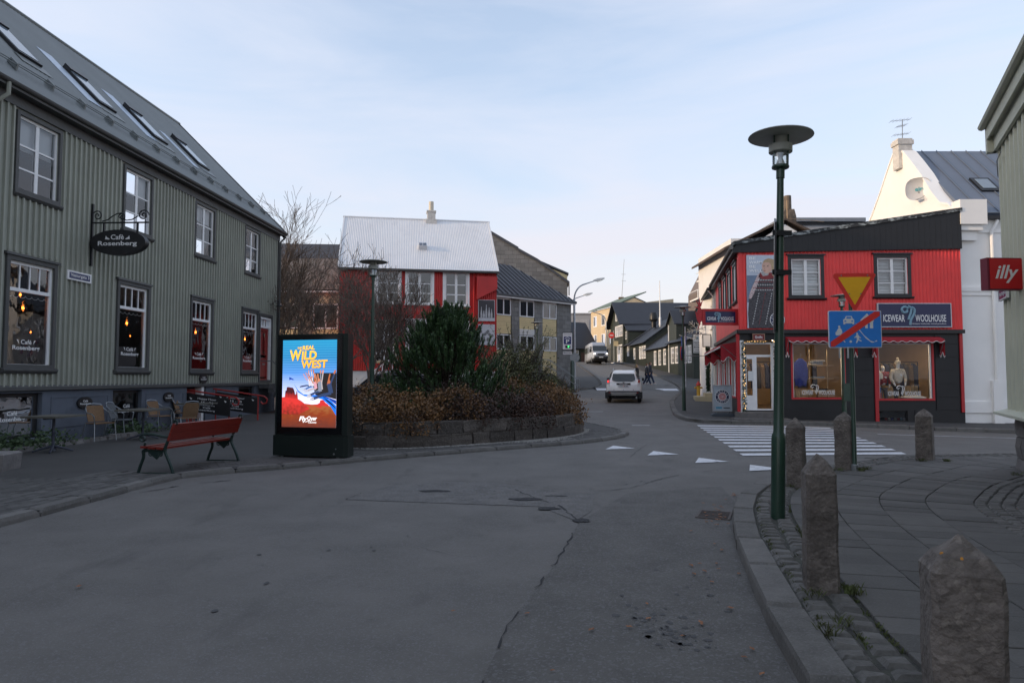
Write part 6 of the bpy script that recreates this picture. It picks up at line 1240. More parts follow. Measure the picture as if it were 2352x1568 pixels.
pic([[(.60,.74),(.73,.92),(.86,.72),(.84,.70),(.84,.52),(.78,.52),(.78,.66),(.74,.66),(.74,.52),(.69,.52),(.69,.7),(.62,.71)]]); pic([[(.51,.66),(.52,.66),(.58,.46),(.70,.25),(.80,.14),(.86,.14),(.85,.155),(.78,.19),(.66,.34),(.57,.52)]]); pic([[(.86,.17),(.90,.2),(.91,.18),(.88,.16)]])
pic([[(.17,.50),(.19,.53),(.225,.53),(.25,.47),(.26,.40),(.245,.40),(.235,.34),(.26,.25),(.30,.17),(.315,.15),(.29,.15),(.235,.27),(.21,.34),(.15,.33),(.13,.34),(.125,.42),(.14,.42)]]); pic([[(.20+.022*math.cos(a*.6283), .565+.034*math.sin(a*.6283)) for a in range(10)]])
pic([[(.50,.30),(.52,.345),(.555,.345),(.58,.29),(.61,.27),(.605,.255),(.57,.27),(.57,.23),(.62,.18),(.61,.165),(.555,.2),(.53,.13),(.505,.13),(.53,.22),(.52,.28),(.485,.26),(.48,.28)]]); pic([[(.535+.018*math.cos(a*.6283), .375+.028*math.sin(a*.6283)) for a in range(10)]]); pic([[(.41+.024*math.cos(a*.6283), .165+.034*math.sin(a*.6283)) for a in range(10)]])
pic([[(.03,.03),(.10,.03),(.97,.86),(.97,.97),(.87,.97),(.03,.16)]], 3, RS, 'red_bar')
for z in (2.3, 2.55, 3.1): MB().box(-.06,.16,-.06,.05,z,z+.03).build('clamp', ZINC, ys)
pk = thing('parking_sign', 'white parking guidance sign with a blue letter panel on a green post', 'parking sign', (3.75, 46.2, hg(3.75,46.2)+.1)); PNV = mat('parking_blue', (.015,.03,.14), .4, .05, 5)
MB().lathe([(.13,0),(.13,1.9),(.09,1.95),(.08,2.0)], 14, (.33,0,0)).build('post', LGRN, pk, smooth=True); MB().tube([(.5,.1,0),(.5,.1,4.2)], .06, 8).build('pole', mat('galvanised'), pk); pz = 2.7
MB().prism_y(rrect(-.36,.36,pz,pz+1.22,.06), -.08, .06).build('case', BLACK, pk); MB().prism_y(rrect(-.32,.32,pz+.05,pz+1.17,.04), -.085, -.081).build('face', WS, pk); MB().prism_y(rrect(-.25,.25,pz+.4,pz+.92,.05), -.09, -.0855).build('letter_panel', PNV, pk)
text(pk, 'P', -.1,.13,pz+.46,pz+.74,-.092, LETW, bold=.02); MB().prism_y([(-.2,pz+.74),(0,pz+.86),(.2,pz+.74),(.2,pz+.78),(0,pz+.9),(-.2,pz+.78)], -.092, -.0905).build('roof_mark', LETW, pk); text(pk, 'Vesturgata', -.27,.27,pz+1.02,pz+1.1,-.087, BLACK, bold=.01); MB().box(-.15,.2,-.09,-.0855,pz+.14,pz+.32).build('counter', BLACK, pk); text(pk, '37', .02,.12,pz+.17,pz+.29,-.092, emis('green_digits', (.05,.9,.2), 2.0), bold=.01)
MB().box(-.3,.3,-.06,-.03,pz-.28,pz-.1).build('street_plate', WS, pk); text(pk, 'Mjóstræti', -.26,.26,pz-.24,pz-.13,-.063, BLACK, bold=.015); MB().disc_y(.5,2.2,.33,.02,.05,20).build('round_sign_back', ZINC, pk)
ne = thing('no_entry_sign', 'red no-entry disc with a pale plate below, left of the green gable house', 'traffic sign', (14.35, 96.0, 3.7)); MB().tube([(0,0,0),(0,0,4.6)], .06, 6).build('post', ZINC, ne); MB().disc_y(-.35,3.9,.42,-.1,-.06,24).build('disc', RS, ne); MB().box(-.62,-.08,-.12,-.1005,3.83,3.97).build('bar', WS, ne); MB().box(-.05,.6,-.1,-.06,2.4,3.1).build('plate', mat('cream_plate', (.6,.5,.3), .6), ne)

# signs and ornaments on the pale row house
cm_ = thing('makers_sign', 'white hanging sign with an arrow pointing to local makers', 'sign', (12.15, 44.8, 3.85)); MB().box(-.27,.27,-.03,.03,-.62,.62).build('board', WS, cm_); MB().frame(-.29,.29,-.64,.64,.03,-.045,.045).build('frame', BLACK, cm_)
for i, s_ in enumerate(('CREATIVE','LOCAL','MAKERS')): text(cm_, s_, -.2-.02*(i==0), .2+.02*(i==0), .02-.15*i, .12-.15*i, -.034, BLACK, bold=.015)
MB().box(-.12,.06,-.036,-.031,-.41,-.385).build('arrow', BLACK, cm_); MB().prism_y([(.06,-.36),(.13,-.4),(.06,-.44)], -.036, -.031).build('arrow_head', BLACK, cm_); MB().disc_y(0,.36,.09,-.036,-.031,16).build('emblem', mat('teal_mark', (.1,.25,.3), .5), cm_); MB().box(-.2,.2,-.036,-.031,-.55,-.52).build('small_print', BLACK, cm_); MB().tube([(-.3,0,.72),(.5,0,.72)], .02, 5).build('arm', BLACK, cm_)
sf = thing('snowflake_ornament', 'pale snowflake ornament mounted over the pavement beside the pale house', 'ornament', (10.5, 38.6, 4.35)); 
for k in range(6):
    a = k*math.pi/3+.26; d = Vector((math.cos(a),0,math.sin(a))); b = MB(); b.tube([(0,0,0), tuple(d*.62)], .022, 5)
    for u in (.25,.42):
        for s_ in (-1,1): e = Vector((math.cos(a+s_*.9),0,math.sin(a+s_*.9))); b.tube([tuple(d*u), tuple(d*u+e*.2)], .018, 5)
    b.build('ray', mat('rope_light', (.36,.35,.33), .7), sf)
MB().tube([(-.55,0,0),(.9,.2,0)], .012, 5).build('arm', ZINC, sf)
fl_ = thing('small_flag', 'small flag hanging beside the makers sign', 'flag', (10.2, 40.5, 3.55), R(-15))
for k, (c, x0, x1) in enumerate((((.03,.06,.25),-.16,-.07),((.6,.6,.62),-.07,-.03),((.42,.04,.05),-.03,.03),((.6,.6,.62),.03,.07),((.03,.06,.25),.07,.16))):
    mb = MB(); 
    for j in range(6): z0, z1 = .5-.17*j, .5-.17*(j+1); w0, w1 = 1-.07*j, 1-.07*(j+1); mb.loft([[(x0*w0,.03*math.sin(j),z0),(x1*w0,.03*math.sin(j+1),z0),(x1*w0,.03*math.sin(j+1)+.006,z0),(x0*w0,.03*math.sin(j)+.006,z0)],[(x0*w1,.03*math.sin(j+1),z1),(x1*w1,.03*math.sin(j+2),z1),(x1*w1,.03*math.sin(j+2)+.006,z1),(x0*w1,.03*math.sin(j+1)+.006,z1)]])
    mb.build('stripe', mat('flag%d' % k, c, .8), fl_)
MB().tube([(-.25,0,.6),(.6,.1,.35)], .012, 5).build('staff', WS, fl_)
bxs = thing('box_sign', 'small black box sign on the pale row house wall', 'sign', (SX, SY, 0)); MB(MN).box(9.6,9.75,-.5,-.05,3.3,4.0).build('case', BLACK, bxs); MB(MN).box(9.75,9.765,-.46,-.09,3.34,3.96).build('face', WS, bxs)
hy = thing('fire_hydrant', 'yellow fire hydrant with a red cap on the pavement', 'hydrant', (10.6, 38.9, hg(10.6,38.9)+.1)); HYE = mat('hydrant_yellow', (.55,.30,.02), .5, .1, 6); HRE = mat('hydrant_red', (.42,.03,.025), .5)
MB().lathe([(.16,.02),(.12,.08),(.105,.1),(.105,.7),(.13,.72)], 14).build('barrel', HYE, hy, smooth=True); MB().lathe([(.15,0),(.15,.05)], 14).build('base', HRE, hy); MB().lathe([(.14,.7),(.14,.76),(.09,.86),(.04,.9),(.04,.96)], 14).build('bonnet', HRE, hy, smooth=True); MB().tube([(-.22,0,.58),(.22,0,.58)], .05, 10).build('nozzle', HYE, hy)
ab = thing('pavement_sign', 'pavement sign board with a round red and blue emblem near the shop door', 'sign', (7.98, 26.0, hg(8,26)+.1), R(-6)); MB().box(-.34,.34,-.03,.03,.2,1.16).build('board', mat('aboard_face', (.42,.48,.54), .5, .15, 5), ab); MB().frame(-.36,.36,.18,1.18,.035,-.045,.045).build('frame', mat('alu_frame', (.5,.51,.53), .35, metal=.5), ab); roundel(ab, 0, .74, .26, -.032); MB().box(-.24,-.02,-.034,-.031,.28,.36).build('print', mat('cyan_print', (.1,.35,.5), .5), ab); MB().box(.04,.27,-.034,-.031,.30,.33).build('print', BLACK, ab)
MB().loft([[(-.42,-.2,0),(.42,-.2,0),(.42,.2,0),(-.42,.2,0)],[(-.40,-.18,.08),(.40,-.18,.08),(.40,.18,.08),(-.40,.18,.08)],[(-.3,-.06,.12),(.3,-.06,.12),(.3,.06,.12),(-.3,.06,.12)]]).build('foot', mat('dark_foot', (.05,.06,.075), .7), ab)
for x in (-.22,.22): MB().tube([(x,0,.1),(x,0,.2)], .02, 6).build('spring', ZINC, ab)

# ---------------------------------------------------------------- stone bollards
BOLL = mat('basalt_bollard', (.148,.128,.115), .92, .3, 9, bump=1.0, bscale=34); speckle(BOLL, .5, 60, .74, (.25,.22,.19)); blotch(BOLL, 3.2, (.075,.063,.056), .75, .5); blotch(BOLL, 11, (.055,.048,.044), .6, .57)
LICHEN = mat('orange_lichen', (.45,.20,.03), .9, .3, 30)
def bollard(lab, x, y, z0, w_, h_, rz, seed, top=.13, hole=None):
    t = thing('stone_bollard', lab, 'bollard', (x, y, z0), rz, 'stone bollards round the pavement corner'); rnd = random.Random(seed); mb = MB(); rings = []; c = w_*.09
    prof = lambda hw: [(-hw+c,-hw),(0,-hw),(hw-c,-hw),(hw,-hw+c),(hw,0),(hw,hw-c),(hw-c,hw),(0,hw),(-hw+c,hw),(-hw,hw-c),(-hw,0),(-hw,-hw+c)]
    n = 15
    for k in range(n+1):
        z = (h_-top)*k/n-.02; hw = w_/2*(1.03-.03*k/n) 
        rings.append([(px+.007*noise.noise((px*4+seed, py*4, z*5))+.006*noise.noise((px*13, py*13+seed, z*17)), py+.007*noise.noise((px*4, py*4+seed*3, z*5))+.008*noise.noise((px*12+seed, py*13, z*15)), z+(.012*noise.noise((px*9, py*9, seed)) if k == n else 0)) for px, py in prof(hw)])
    for u in (.3, .6, .82, .93): rings.append([(px*(1-u)+.006*noise.noise((px*20, py*20, u*9+seed)), py*(1-u), h_-top+top*u+.012*noise.noise((px*14+seed, py*14, u*5))) for px, py in prof(w_/2)])
    mb.loft(rings); mb.build('shaft', BOLL, t); on_pave(t)
    return t
b1_ = bollard('largest stone bollard at the bottom right with orange lichen on its cap', 1.485, 2.30, .1, .208, 1.085, R(-20), 1, .095)
for x, y, z, r_ in ((-.06,-.05,1.03,.007),(-.01,-.07,1.022,.006)): MB().lathe([(r_*1.3,-.006),(r_*.9,.0),(r_*.3,.0015)], 5, (x,y,z)).build('lichen_patch', LICHEN, b1_)
MB().disc_y(.04,.6,.011,-.112,-.08,10).build('drill_hole', BLACK, b1_)
bollard('second nearest stone bollard beside the cobble strip', 2.335, 5.25, .1, .218, 1.03, R(-12), 2)
bollard('stone bollard directly behind the green lamp post', 4.19, 10.15, .1, .24, 1.02, R(-33), 3)
bollard('stone bollard partly hidden by the sign post', 5.80, 11.98, .1, .28, 1.02, R(-38), 4)
bollard('stone bollard farthest right beyond the crossing', 8.05, 13.4, .1, .28, 1.01, R(-40), 5)
gt_ = thing('storm_drain', 'rusty iron storm drain grate in the gutter', 'drain', (2.36, 8.06, .0), R(68)); MB().box(-.22,.22,-.17,.17,.001,.0115).build('pit', BLACK, gt_); IR = mat('rusty_iron', (.07,.055,.05), .7, .3, 20); MB().box(-.24,.24,-.19,-.165,.0,.016).box(-.24,.24,.165,.19,.0,.016).box(-.24,-.215,-.165,.165,.0,.016).box(.215,.24,-.165,.165,.0,.016).build('frame', IR, gt_)
for k in range(8): MB().box(-.2+.055*k,-.178+.055*k,-.164,.164,.012,.0175).build('bar', IR, gt_)

# ---------------------------------------------------------------- advertising totem
TOT = mat('totem_black_green', (.006,.012,.010), .35, .1, 5, coat=.2); TBL = mat('totem_glass_black', (.004,.004,.005), .12, .02, 4)
to = thing('digital_totem', 'tall dark advertising totem with a bright desert poster screen', 'advertising totem', (-4.08, 13.78, .1), R(-14.1)); on_pave(to, KQ, .07); TW = .755
MB().prism_z([(-TW,0),(TW,0),(TW+.06,.05),(TW+.06,.27),(TW,.32),(-TW,.32),(-TW-.05,.27),(-TW-.05,.05)], .46, 2.49).build('case', TOT, to)
MB().prism_z([(-TW-.03,-.03),(TW+.03,-.03),(TW+.09,.04),(TW+.09,.28),(TW+.03,.35),(-TW-.03,.35),(-TW-.08,.28),(-TW-.08,.04)], .04, .452).build('plinth', TOT, to)
for x in (-.62,.62): MB().lathe([(.03,0),(.03,.05)], 10, (x,.05,-.0)).build('foot', ZINC, to)
MB().box(-TW+.03,TW-.03,-.012,-.001,.48,2.46).build('glass', TBL, to)
for k in range(14): MB().box(TW+.0605,TW+.066,.1,.24,1.62+.036*k,1.64+.036*k).build('vent_slot', BLACK, to)
MB().disc_y(.62,.2,.013,-.036,-.031,10).build('lock', ZINC, to); MB().disc_y(.58,.1,.018,-.036,-.031,10).build('lock', ZINC, to)
SW, SZ0, SZ1 = .606, .615, 2.37
def scr(name, ramp, s_=1.0, nz=0, nsc=8, stretch=None):
    m = bpy.data.materials.new(name); m.use_nodes = True; nt = m.node_tree; p = nt.nodes['Principled BSDF']; p.inputs['Base Color'].default_value = (.01,.01,.01,1); p.inputs['Roughness'].default_value = .3
    N = nt.nodes.new; L = nt.links.new; tcn = N('ShaderNodeTexCoord'); sp = N('ShaderNodeSeparateXYZ'); L(tcn.outputs['Object'], sp.inputs[0]); mr = N('ShaderNodeMapRange'); mr.inputs[1].default_value = SZ0; mr.inputs[2].default_value = SZ1; L(sp.outputs['Z'], mr.inputs[0])
    v = mr.outputs[0]
    if nz:
        n = N('ShaderNodeTexNoise'); n.inputs['Scale'].default_value = nsc; n.inputs['Detail'].default_value = 6
        if stretch: mp = N('ShaderNodeMapping'); mp.inputs['Scale'].default_value = stretch; L(tcn.outputs['Object'], mp.inputs[0]); L(mp.outputs[0], n.inputs['Vector'])
        else: L(tcn.outputs['Object'], n.inputs['Vector'])
        a = N('ShaderNodeMath'); a.operation = 'MULTIPLY_ADD'; a.inputs[1].default_value = nz; L(n.outputs[0], a.inputs[0]); b = N('ShaderNodeMath'); b.operation = 'SUBTRACT'; b.inputs[1].default_value = nz*.5; L(v, b.inputs[0]); L(b.outputs[0], a.inputs[2]); v = a.outputs[0]
    cr = N('ShaderNodeValToRGB'); L(v, cr.inputs[0]); e = cr.color_ramp.elements
    while len(e) < len(ramp): e.new(.5)
    for k, (pos, c) in enumerate(ramp): e[k].position = pos; e[k].color = (*c, 1)
    L(cr.outputs[0], p.inputs['Emission Color']); p.inputs['Emission Strength'].default_value = s_*.55; return m
SKYM = scr('screen_sky', [(.25,(.85,.8,.95)),(.45,(.42,.5,.85)),(.62,(.08,.24,.62)),(.8,(.02,.19,.42)),(1,(.02,.26,.50))], 1.0, .12, 2.0, (1,1,5))
REDL = scr('screen_desert', [(.0,(.13,.03,.02)),(.15,(.24,.04,.012)),(.22,(.30,.10,.03)),(.28,(.5,.03,.02)),(.34,(.5,.10,.09))], 1.0, .22, 9, (1,1,2))
MESA = scr('screen_mesa', [(.30,(.55,.03,.03)),(.36,(.35,.02,.02)),(.40,(.05,.01,.015)),(.5,(.10,.015,.02))], 1.0, .10, 14, (3,1,1))
def sp_(u, v): return (-SW+2*SW*u, SZ1-(SZ1-SZ0)*v)
def S(pts, m, k, name, par=None): return MB().prism_y([sp_(*p) for p in pts], -.0135-.0008*k, -.0130-.0008*k).build(name, m, par or scrn)
scrn = MB().box(-SW,SW,-.0135,-.0122,SZ0,SZ1).build('screen', SKYM, to, label='lit screen with a desert ride advert')
bnd = MB()
for k in range(26): z = SZ1-.04-k*.05; bnd.box(-SW,SW,-.0138,-.0135,z,z+.012)
bnd.build('scan_bands', scr('screen_bands', [(.3,(.75,.75,.95)),(.6,(.12,.34,.72)),(1,(.03,.33,.52))], 1.0), scrn)
S([(0,.66),(.05,.655),(.12,.66),(.25,.665),(.3,.68),(.36,.70),(.42,.73),(.55,.74),(.68,.735),(.8,.73),(.9,.76),(1,.80),(1,1),(0,1)], REDL, 1, 'desert')
S([(.05,.66),(.06,.585),(.08,.58),(.085,.545),(.11,.54),(.2,.55),(.22,.57),(.235,.6),(.245,.63),(.262,.62),(.268,.59),(.28,.585),(.29,.64),(.30,.69),(.05,.70)], MESA, 2, 'mesa'); S([(0,.70),(0,.66),(.08,.66),(.18,.67),(.29,.68),(.34,.71),(.44,.74),(.52,.79),(.3,.86),(0,.85)], scr('screen_scree', [(.1,(.12,.02,.01)),(.3,(.62,.035,.03))], 1.0, .3, 16), 3, 'scree'); S([(.66,.735),(.7,.72),(.71,.69),(.77,.685),(.8,.715),(.86,.74),(.86,.76),(.66,.75)], MESA, 3, 'far_mesa')
RIB = emis('screen_blue', (.01,.16,.75), .55); RIB2 = emis('screen_deep_blue', (.005,.04,.30), .55)
S([(.22,.505),(.30,.58),(.4,.625),(.6,.63),(.75,.64),(.9,.69),(1,.75),(1,.86),(.9,.76),(.75,.68),(.6,.655),(.42,.645),(.3,.60)], RIB, 4, 'ribbon'); S([(.75,.65),(.85,.69),(.93,.73),(1,.78),(1,.79),(.92,.745),(.84,.705)], emis('screen_black', (.004,.004,.008), .55), 5, 'ribbon_stripe'); S([(.62,.63),(.8,.645),(1,.69),(1,.74),(.88,.68),(.75,.65)], RIB2, 5, 'ribbon_shade')
S([(.6,.38),(1,.38),(1,.68),(.8,.645),(.62,.63),(.56,.5)], emis('screen_backdrop', (.018,.016,.018), .55), 3.5, 'ride_backdrop'); S([(.13,.425),(.23,.458),(.19,.46),(.165,.452),(.13,.462)], RIB2, 4, 'paper_plane')
SKN = [emis('scr_skin%d' % k, c, .55) for k, c in enumerate(((.62,.22,.12),(.5,.2,.12),(.42,.12,.05)))]; CLO = [emis('scr_cloth%d' % k, c, .55) for k, c in enumerate(((.6,.55,.6),(.6,.3,.36),(.05,.12,.3),(.2,.22,.28),(.03,.05,.12),(.4,.36,.38)))]
SHO = emis('scr_shoe', (.45,.45,.5), .55); DKC = emis('scr_dark', (.02,.02,.025), .55)
def limb(pts, w_, m, k, nm): 
    l = [sp_(*p) for p in pts]; mb = MB()
    for (a, c), (b, d) in zip(l, l[1:]):
        v = Vector((b-a, d-c)); n = Vector((-v.y, v.x)).normalized()*w_; mb.prism_y([(a+n.x,c+n.y),(b+n.x,d+n.y),(b-n.x,d-n.y),(a-n.x,c-n.y)], -.0135-.0008*k, -.0130-.0008*k)
    return mb.build(nm, m, scrn)
riders = [((.50,.43),(.49,.36),(.36,.535),0,4,.012),((.55,.43),(.535,.345),(.41,.575),0,2,.014),((.61,.46),(.575,.35),(.45,.59),1,5,.016),((.71,.47),(.76,.36),(.50,.65),5,3,.018),((.69,.46),(.715,.36),(.5,.64),3,4,.018),((.87,.48),(.985,.36),(.56,.68),4,4,.024)]
for k, (h, arm, ft, c1, c2, r_) in enumerate(riders):
    kk = 6+k*1.2; hip = (h[0]+.02+.02*(k == 5), h[1]+.10+.03*(k > 3)); kn_ = (lerp(hip[0], ft[0], .5)+.02, lerp(hip[1], ft[1], .45)-.01)
    limb([hip, kn_, ft], r_*1.2, CLO[c2], kk, 'rider_legs'); limb([(h[0], h[1]+.02), hip], r_*2.0, CLO[c1], kk+.3, 'rider_torso'); limb([(h[0]+.02, h[1]+.035), arm], r_*.7, CLO[c1] if k not in (2,) else SKN[0], kk+.4, 'rider_arm'); limb([(lerp(h[0],arm[0],.75), lerp(h[1],arm[1],.75)), (arm[0], arm[1]-.012)], r_*.75, SKN[k % 3], kk+.6, 'rider_hand'); limb([(h[0]-.03, h[1]+.04), (arm[0]-.1, arm[1]+.03)], r_*.6, SKN[k % 3], kk+.2, 'rider_arm')
    cx, cz = sp_(*h); MB().disc_y(cx, cz, r_*1.25, -.0135-.0008*(kk+.7), -.0130-.0008*(kk+.5), 10, rz=r_*1.7).build('rider_head', SKN[k % 3], scrn); MB().disc_y(cx+r_*.4, cz+r_*1.0, r_*1.2, -.0135-.0008*(kk+.6), -.0130-.0008*(kk+.4), 8, rz=r_*.8).build('rider_hair', DKC, scrn); limb([(ft[0]-.03, ft[1]+.004), (ft[0]+.035, ft[1]-.006)], r_*.9, SHO if k else DKC, kk+.6, 'rider_shoe')
YEL_ = scr('screen_yellow', [(.6,(.95,.36,.02)),(.9,(1.0,.56,.06))], 1.05); NV = emis('screen_shadow', (.005,.03,.10), .55)
def wt(s_, u0, u1, v0, v1, shear=0.06, tilt=.02):
    for dx, m, kk in ((.006, NV, 16), (0, YEL_, 17)):
        def fn(u, t, dx=dx, kk=kk): x, z = sp_(lerp(u0, u1, u), lerp(v1, v0, t)-tilt*(u-.5)*.3); return (x+dx, -.0135-.0008*kk, z-dx)
        text(scrn, s_, 0, 1, 0, 1, 0, m, bold=.035, shear=shear, fn=fn)
wt('THE', .28, .36, .082, .106); wt('REAL', .375, .60, .066, .115); wt('W', .14, .36, .115, .24); wt('ILD', .36, .64, .127, .228); wt('WEST', .355, .84, .232, .325)
def wl2(s_, u0, u1, v0, v1, sh_=.2):
    def fn(u, t): x, z = sp_(lerp(u0, u1, u), lerp(v1, v0, t)); return (x, -.0135-.0008*17, z)
    text(scrn, s_, 0, 1, 0, 1, 0, emis('screen_white', (.9,.9,.9), .55), bold=.03, shear=sh_, fn=fn)
wl2('Fly', .33, .48, .875, .945, .25); wl2('Over', .48, .66, .872, .92, .15); wl2('ICELAND', .50, .65, .935, .952, 0); S([(.44,.935),(.5,.925),(.58,.918),(.58,.922),(.5,.932),(.45,.942)], emis('screen_white', (.9,.9,.9), .55), 17, 'underline')

# ---------------------------------------------------------------- red bench
BIR = mat('bench_iron', (.018,.036,.032), .35, .2, 9, metal=.2); BRD = mat('bench_red', (.19,.020,.012), .38, .12, 3, stretch=(8,1,8), coat=.15)
be = thing('park_bench', 'red slatted bench with dark green scrolled cast-iron ends', 'bench', (-5.72, 12.42, .1), R(-101)); on_pave(be, KQ, .07)
for y, z, w_, tilt in ((-.27,.445,.13,0),(-.12,.435,.13,0),(.03,.43,.12,0)):
    MB().box(-.98,.98,y-w_/2+.003,y+w_/2-.003,z-.018,z+.018).build('seat_slat', BRD, be)
for z, y in ((.63,.185),(.775,.24)): MB().loft([[(-.98,y-.02,z-.068),(.98,y-.02,z-.068),(.98,y+.018,z-.078),(-.98,y+.018,z-.078)],[(-.98,y+.032,z+.072),(.98,y+.032,z+.072),(.98,y+.07,z+.062),(-.98,y+.07,z+.062)]]).build('back_slat', BRD, be)
for i, x in enumerate((-.93, .93)):
    e = MB()
    def tb(pts, r_): e.tube([(x, p.x, p.y) for p in catmull(pts, .03)], r_, 6)
    tb([(-.40,.0),(-.36,.12),(-.30,.28),(-.31,.38),(-.25,.41)], .028); tb([(.27,.0),(.22,.14),(.14,.3),(.10,.40),(.13,.5),(.2,.66),(.27,.84)], .028); tb([(-.30,.38),(-.1,.395),(.12,.40)], .026)
    e = e.build('end_frame', BIR, be, smooth=True); s_ = MB()
    s_.tube([(x, -.32+lerp(.075,.012,k/22)*math.cos(.6+k*.42), .585+lerp(.075,.012,k/22)*math.sin(.6+k*.42)) for k in range(23)], .017, 6); s_.tube([(x, p.x, p.y) for p in catmull([(-.30,.655),(-.18,.66),(-.02,.64),(.1,.62),(.17,.62)], .03)], .024, 6); s_.tube([(x, p.x, p.y) for p in catmull([(-.27,.52),(-.29,.46),(-.25,.41)], .03)], .02, 6); s_.build('arm_scroll', BIR, e, smooth=True)
    MB().tube([(x, .29+.035*math.cos(k*.6), .86+.035*math.sin(k*.6)) for k in range(11)], .016, 6).build('back_scroll', BIR, e, smooth=True)
    f = MB(); f.prism_x([(-.24,.38),(-.05,.24),(.06,.36),(.08,.39)], x-.008, x+.008); 
    for yc in (-.17,.02): f.tube([(x, yc+.035*math.cos(k*.63), .335+.035*math.sin(k*.63)) for k in range(11)], .011, 5)
    f.build('apron_ornament', BIR, e); MB().tube([(x,-.42,.012),(x,.30,.012)], .013, 6).build('foot_bar', BIR, e)
MB().tube([(-.93,.22,.52),(.93,.22,.52)], .006, 5).build('tie_rod', ZINC, be)
tr = thing('stone_trough', 'low stone block standing at the left edge of the pavement', 'stone block', (-9.15, 12.0, .1), R(5)); on_pave(tr, KQ, .07); MB().loft([[(-.4,-.25,0),(.4,-.25,0),(.4,.25,0),(-.4,.25,0)],[(-.42,-.27,.28),(.42,-.27,.28),(.42,.27,.28),(-.42,.27,.28)],[(-.38,-.23,.31),(.38,-.23,.31),(.38,.23,.31),(-.38,.23,.31)]]).build('block', STON, tr)

# ---------------------------------------------------------------- café tables and chairs
TTOP = mat('weathered_table', (.10,.095,.08), .8, .2, 6, rand=.1); TLEG = mat('table_iron', (.035,.04,.06), .5)
def table(lab, x, y, rz, s_=.62, tops=3):
    t = thing('cafe_table', lab, 'table', (x, y, .07), rz, 'café tables on the pavement')
    for k in range(tops): w_ = 2*s_/tops; MB().box(-s_+w_*k+.002,-s_+w_*(k+1)-.002,-s_*.8,s_*.8,.715,.755).build('top_plank', TTOP, t)
    MB().box(-s_*.6,s_*.6,-.03,.03,.68,.714).build('bearer', TLEG, t); MB().lathe([(.06,.02),(.03,.08),(.028,.4),(.035,.42),(.028,.44),(.028,.69)], 12).build('column', TLEG, t, smooth=True)
    for k in range(4): a = k*math.pi/2+.5; MB().tube([(.03*math.cos(a),.03*math.sin(a),.12),(.2*math.cos(a),.2*math.sin(a),.07),(.36*math.cos(a),.36*math.sin(a),.015)], [.03,.025,.018], 6).build('foot', TLEG, t)
table('wood-topped pedestal table at the left edge below the café plaque', -9.55, 14.3, R(87), .46); table('wood-topped pedestal table between the wicker chairs and the bench', -9.25, 17.2, R(87), .52); table('wood-topped pedestal table in front of the black menu boards', -9.85, 21.4, R(80), .5)
WICK = mat('wicker', (.21,.125,.065), .8, .3, 40, bump=.8, bscale=70); MESHM = mat('grey_mesh', (.10,.11,.12), .7, .3, 40); ALT = mat('chair_alu', (.30,.33,.36), .35, .1, 6, metal=.7)
def chair(lab, x, y, rz, seatm):
    t = thing('cafe_chair', lab, 'chair', (x, y, .07), rz, 'café armchairs on the pavement')
    q = MB(); rg = []
    for v in (-.22, -.08, .08, .2): rg.append([(-.23,v,.445-.01*(v > 0)),(.23,v,.445-.01*(v > 0)),(.24,v,.43),(.23,v,.415),(-.23,v,.415),(-.24,v,.43)])
    q.loft(rg).build('seat', seatm, t, smooth=True)
    q = MB(); rg = []
    for z, y_, w_ in ((.46,.19,.2),(.6,.235,.21),(.75,.27,.215),(.85,.295,.2)): rg.append([(-w_,y_-.05,z),(-w_*.5,y_,z),(w_*.5,y_,z),(w_,y_-.05,z),(w_,y_-.03,z),(w_*.5,y_+.02,z),(-w_*.5,y_+.02,z),(-w_,y_-.03,z)])
    q.loft(rg).build('backrest', seatm, t, smooth=True)
    for s_ in (-1, 1):
        MB().tube([(s_*.27,-.25,.0),(s_*.25,-.2,.43)], .013, 6).build('leg', ALT, t); MB().tube([(s_*.28,.3,.0),(s_*.25,.17,.43)], .013, 6).build('leg', ALT, t)
        MB().tube([(s_*.25,-.2,.43),(s_*.28,-.22,.6),(s_*.28,-.12,.66),(s_*.27,.1,.68),(s_*.22,.24,.78),(s_*.17,.285,.88)], .013, 6).build('armrest', ALT, t, smooth=True)
    MB().tube([(-.17,.285,.88),(0,.31,.9),(.17,.285,.88)], .013, 6).build('top_rail', ALT, t)
    return t
chair('wicker armchair nearest the left table, seen from the side', -10.15, 16.9, R(62), WICK); chair('grey mesh armchair against the basement window', -10.4, 18.2, R(95), MESHM); chair('wicker armchair under the oval plaque, facing the square', -10.3, 20.0, R(75), WICK); chair('wicker armchair with its back towards the bench', -9.0, 19.0, R(-130), WICK); chair('wicker armchair at the table before the menu boards', -10.5, 21.9, R(100), WICK)
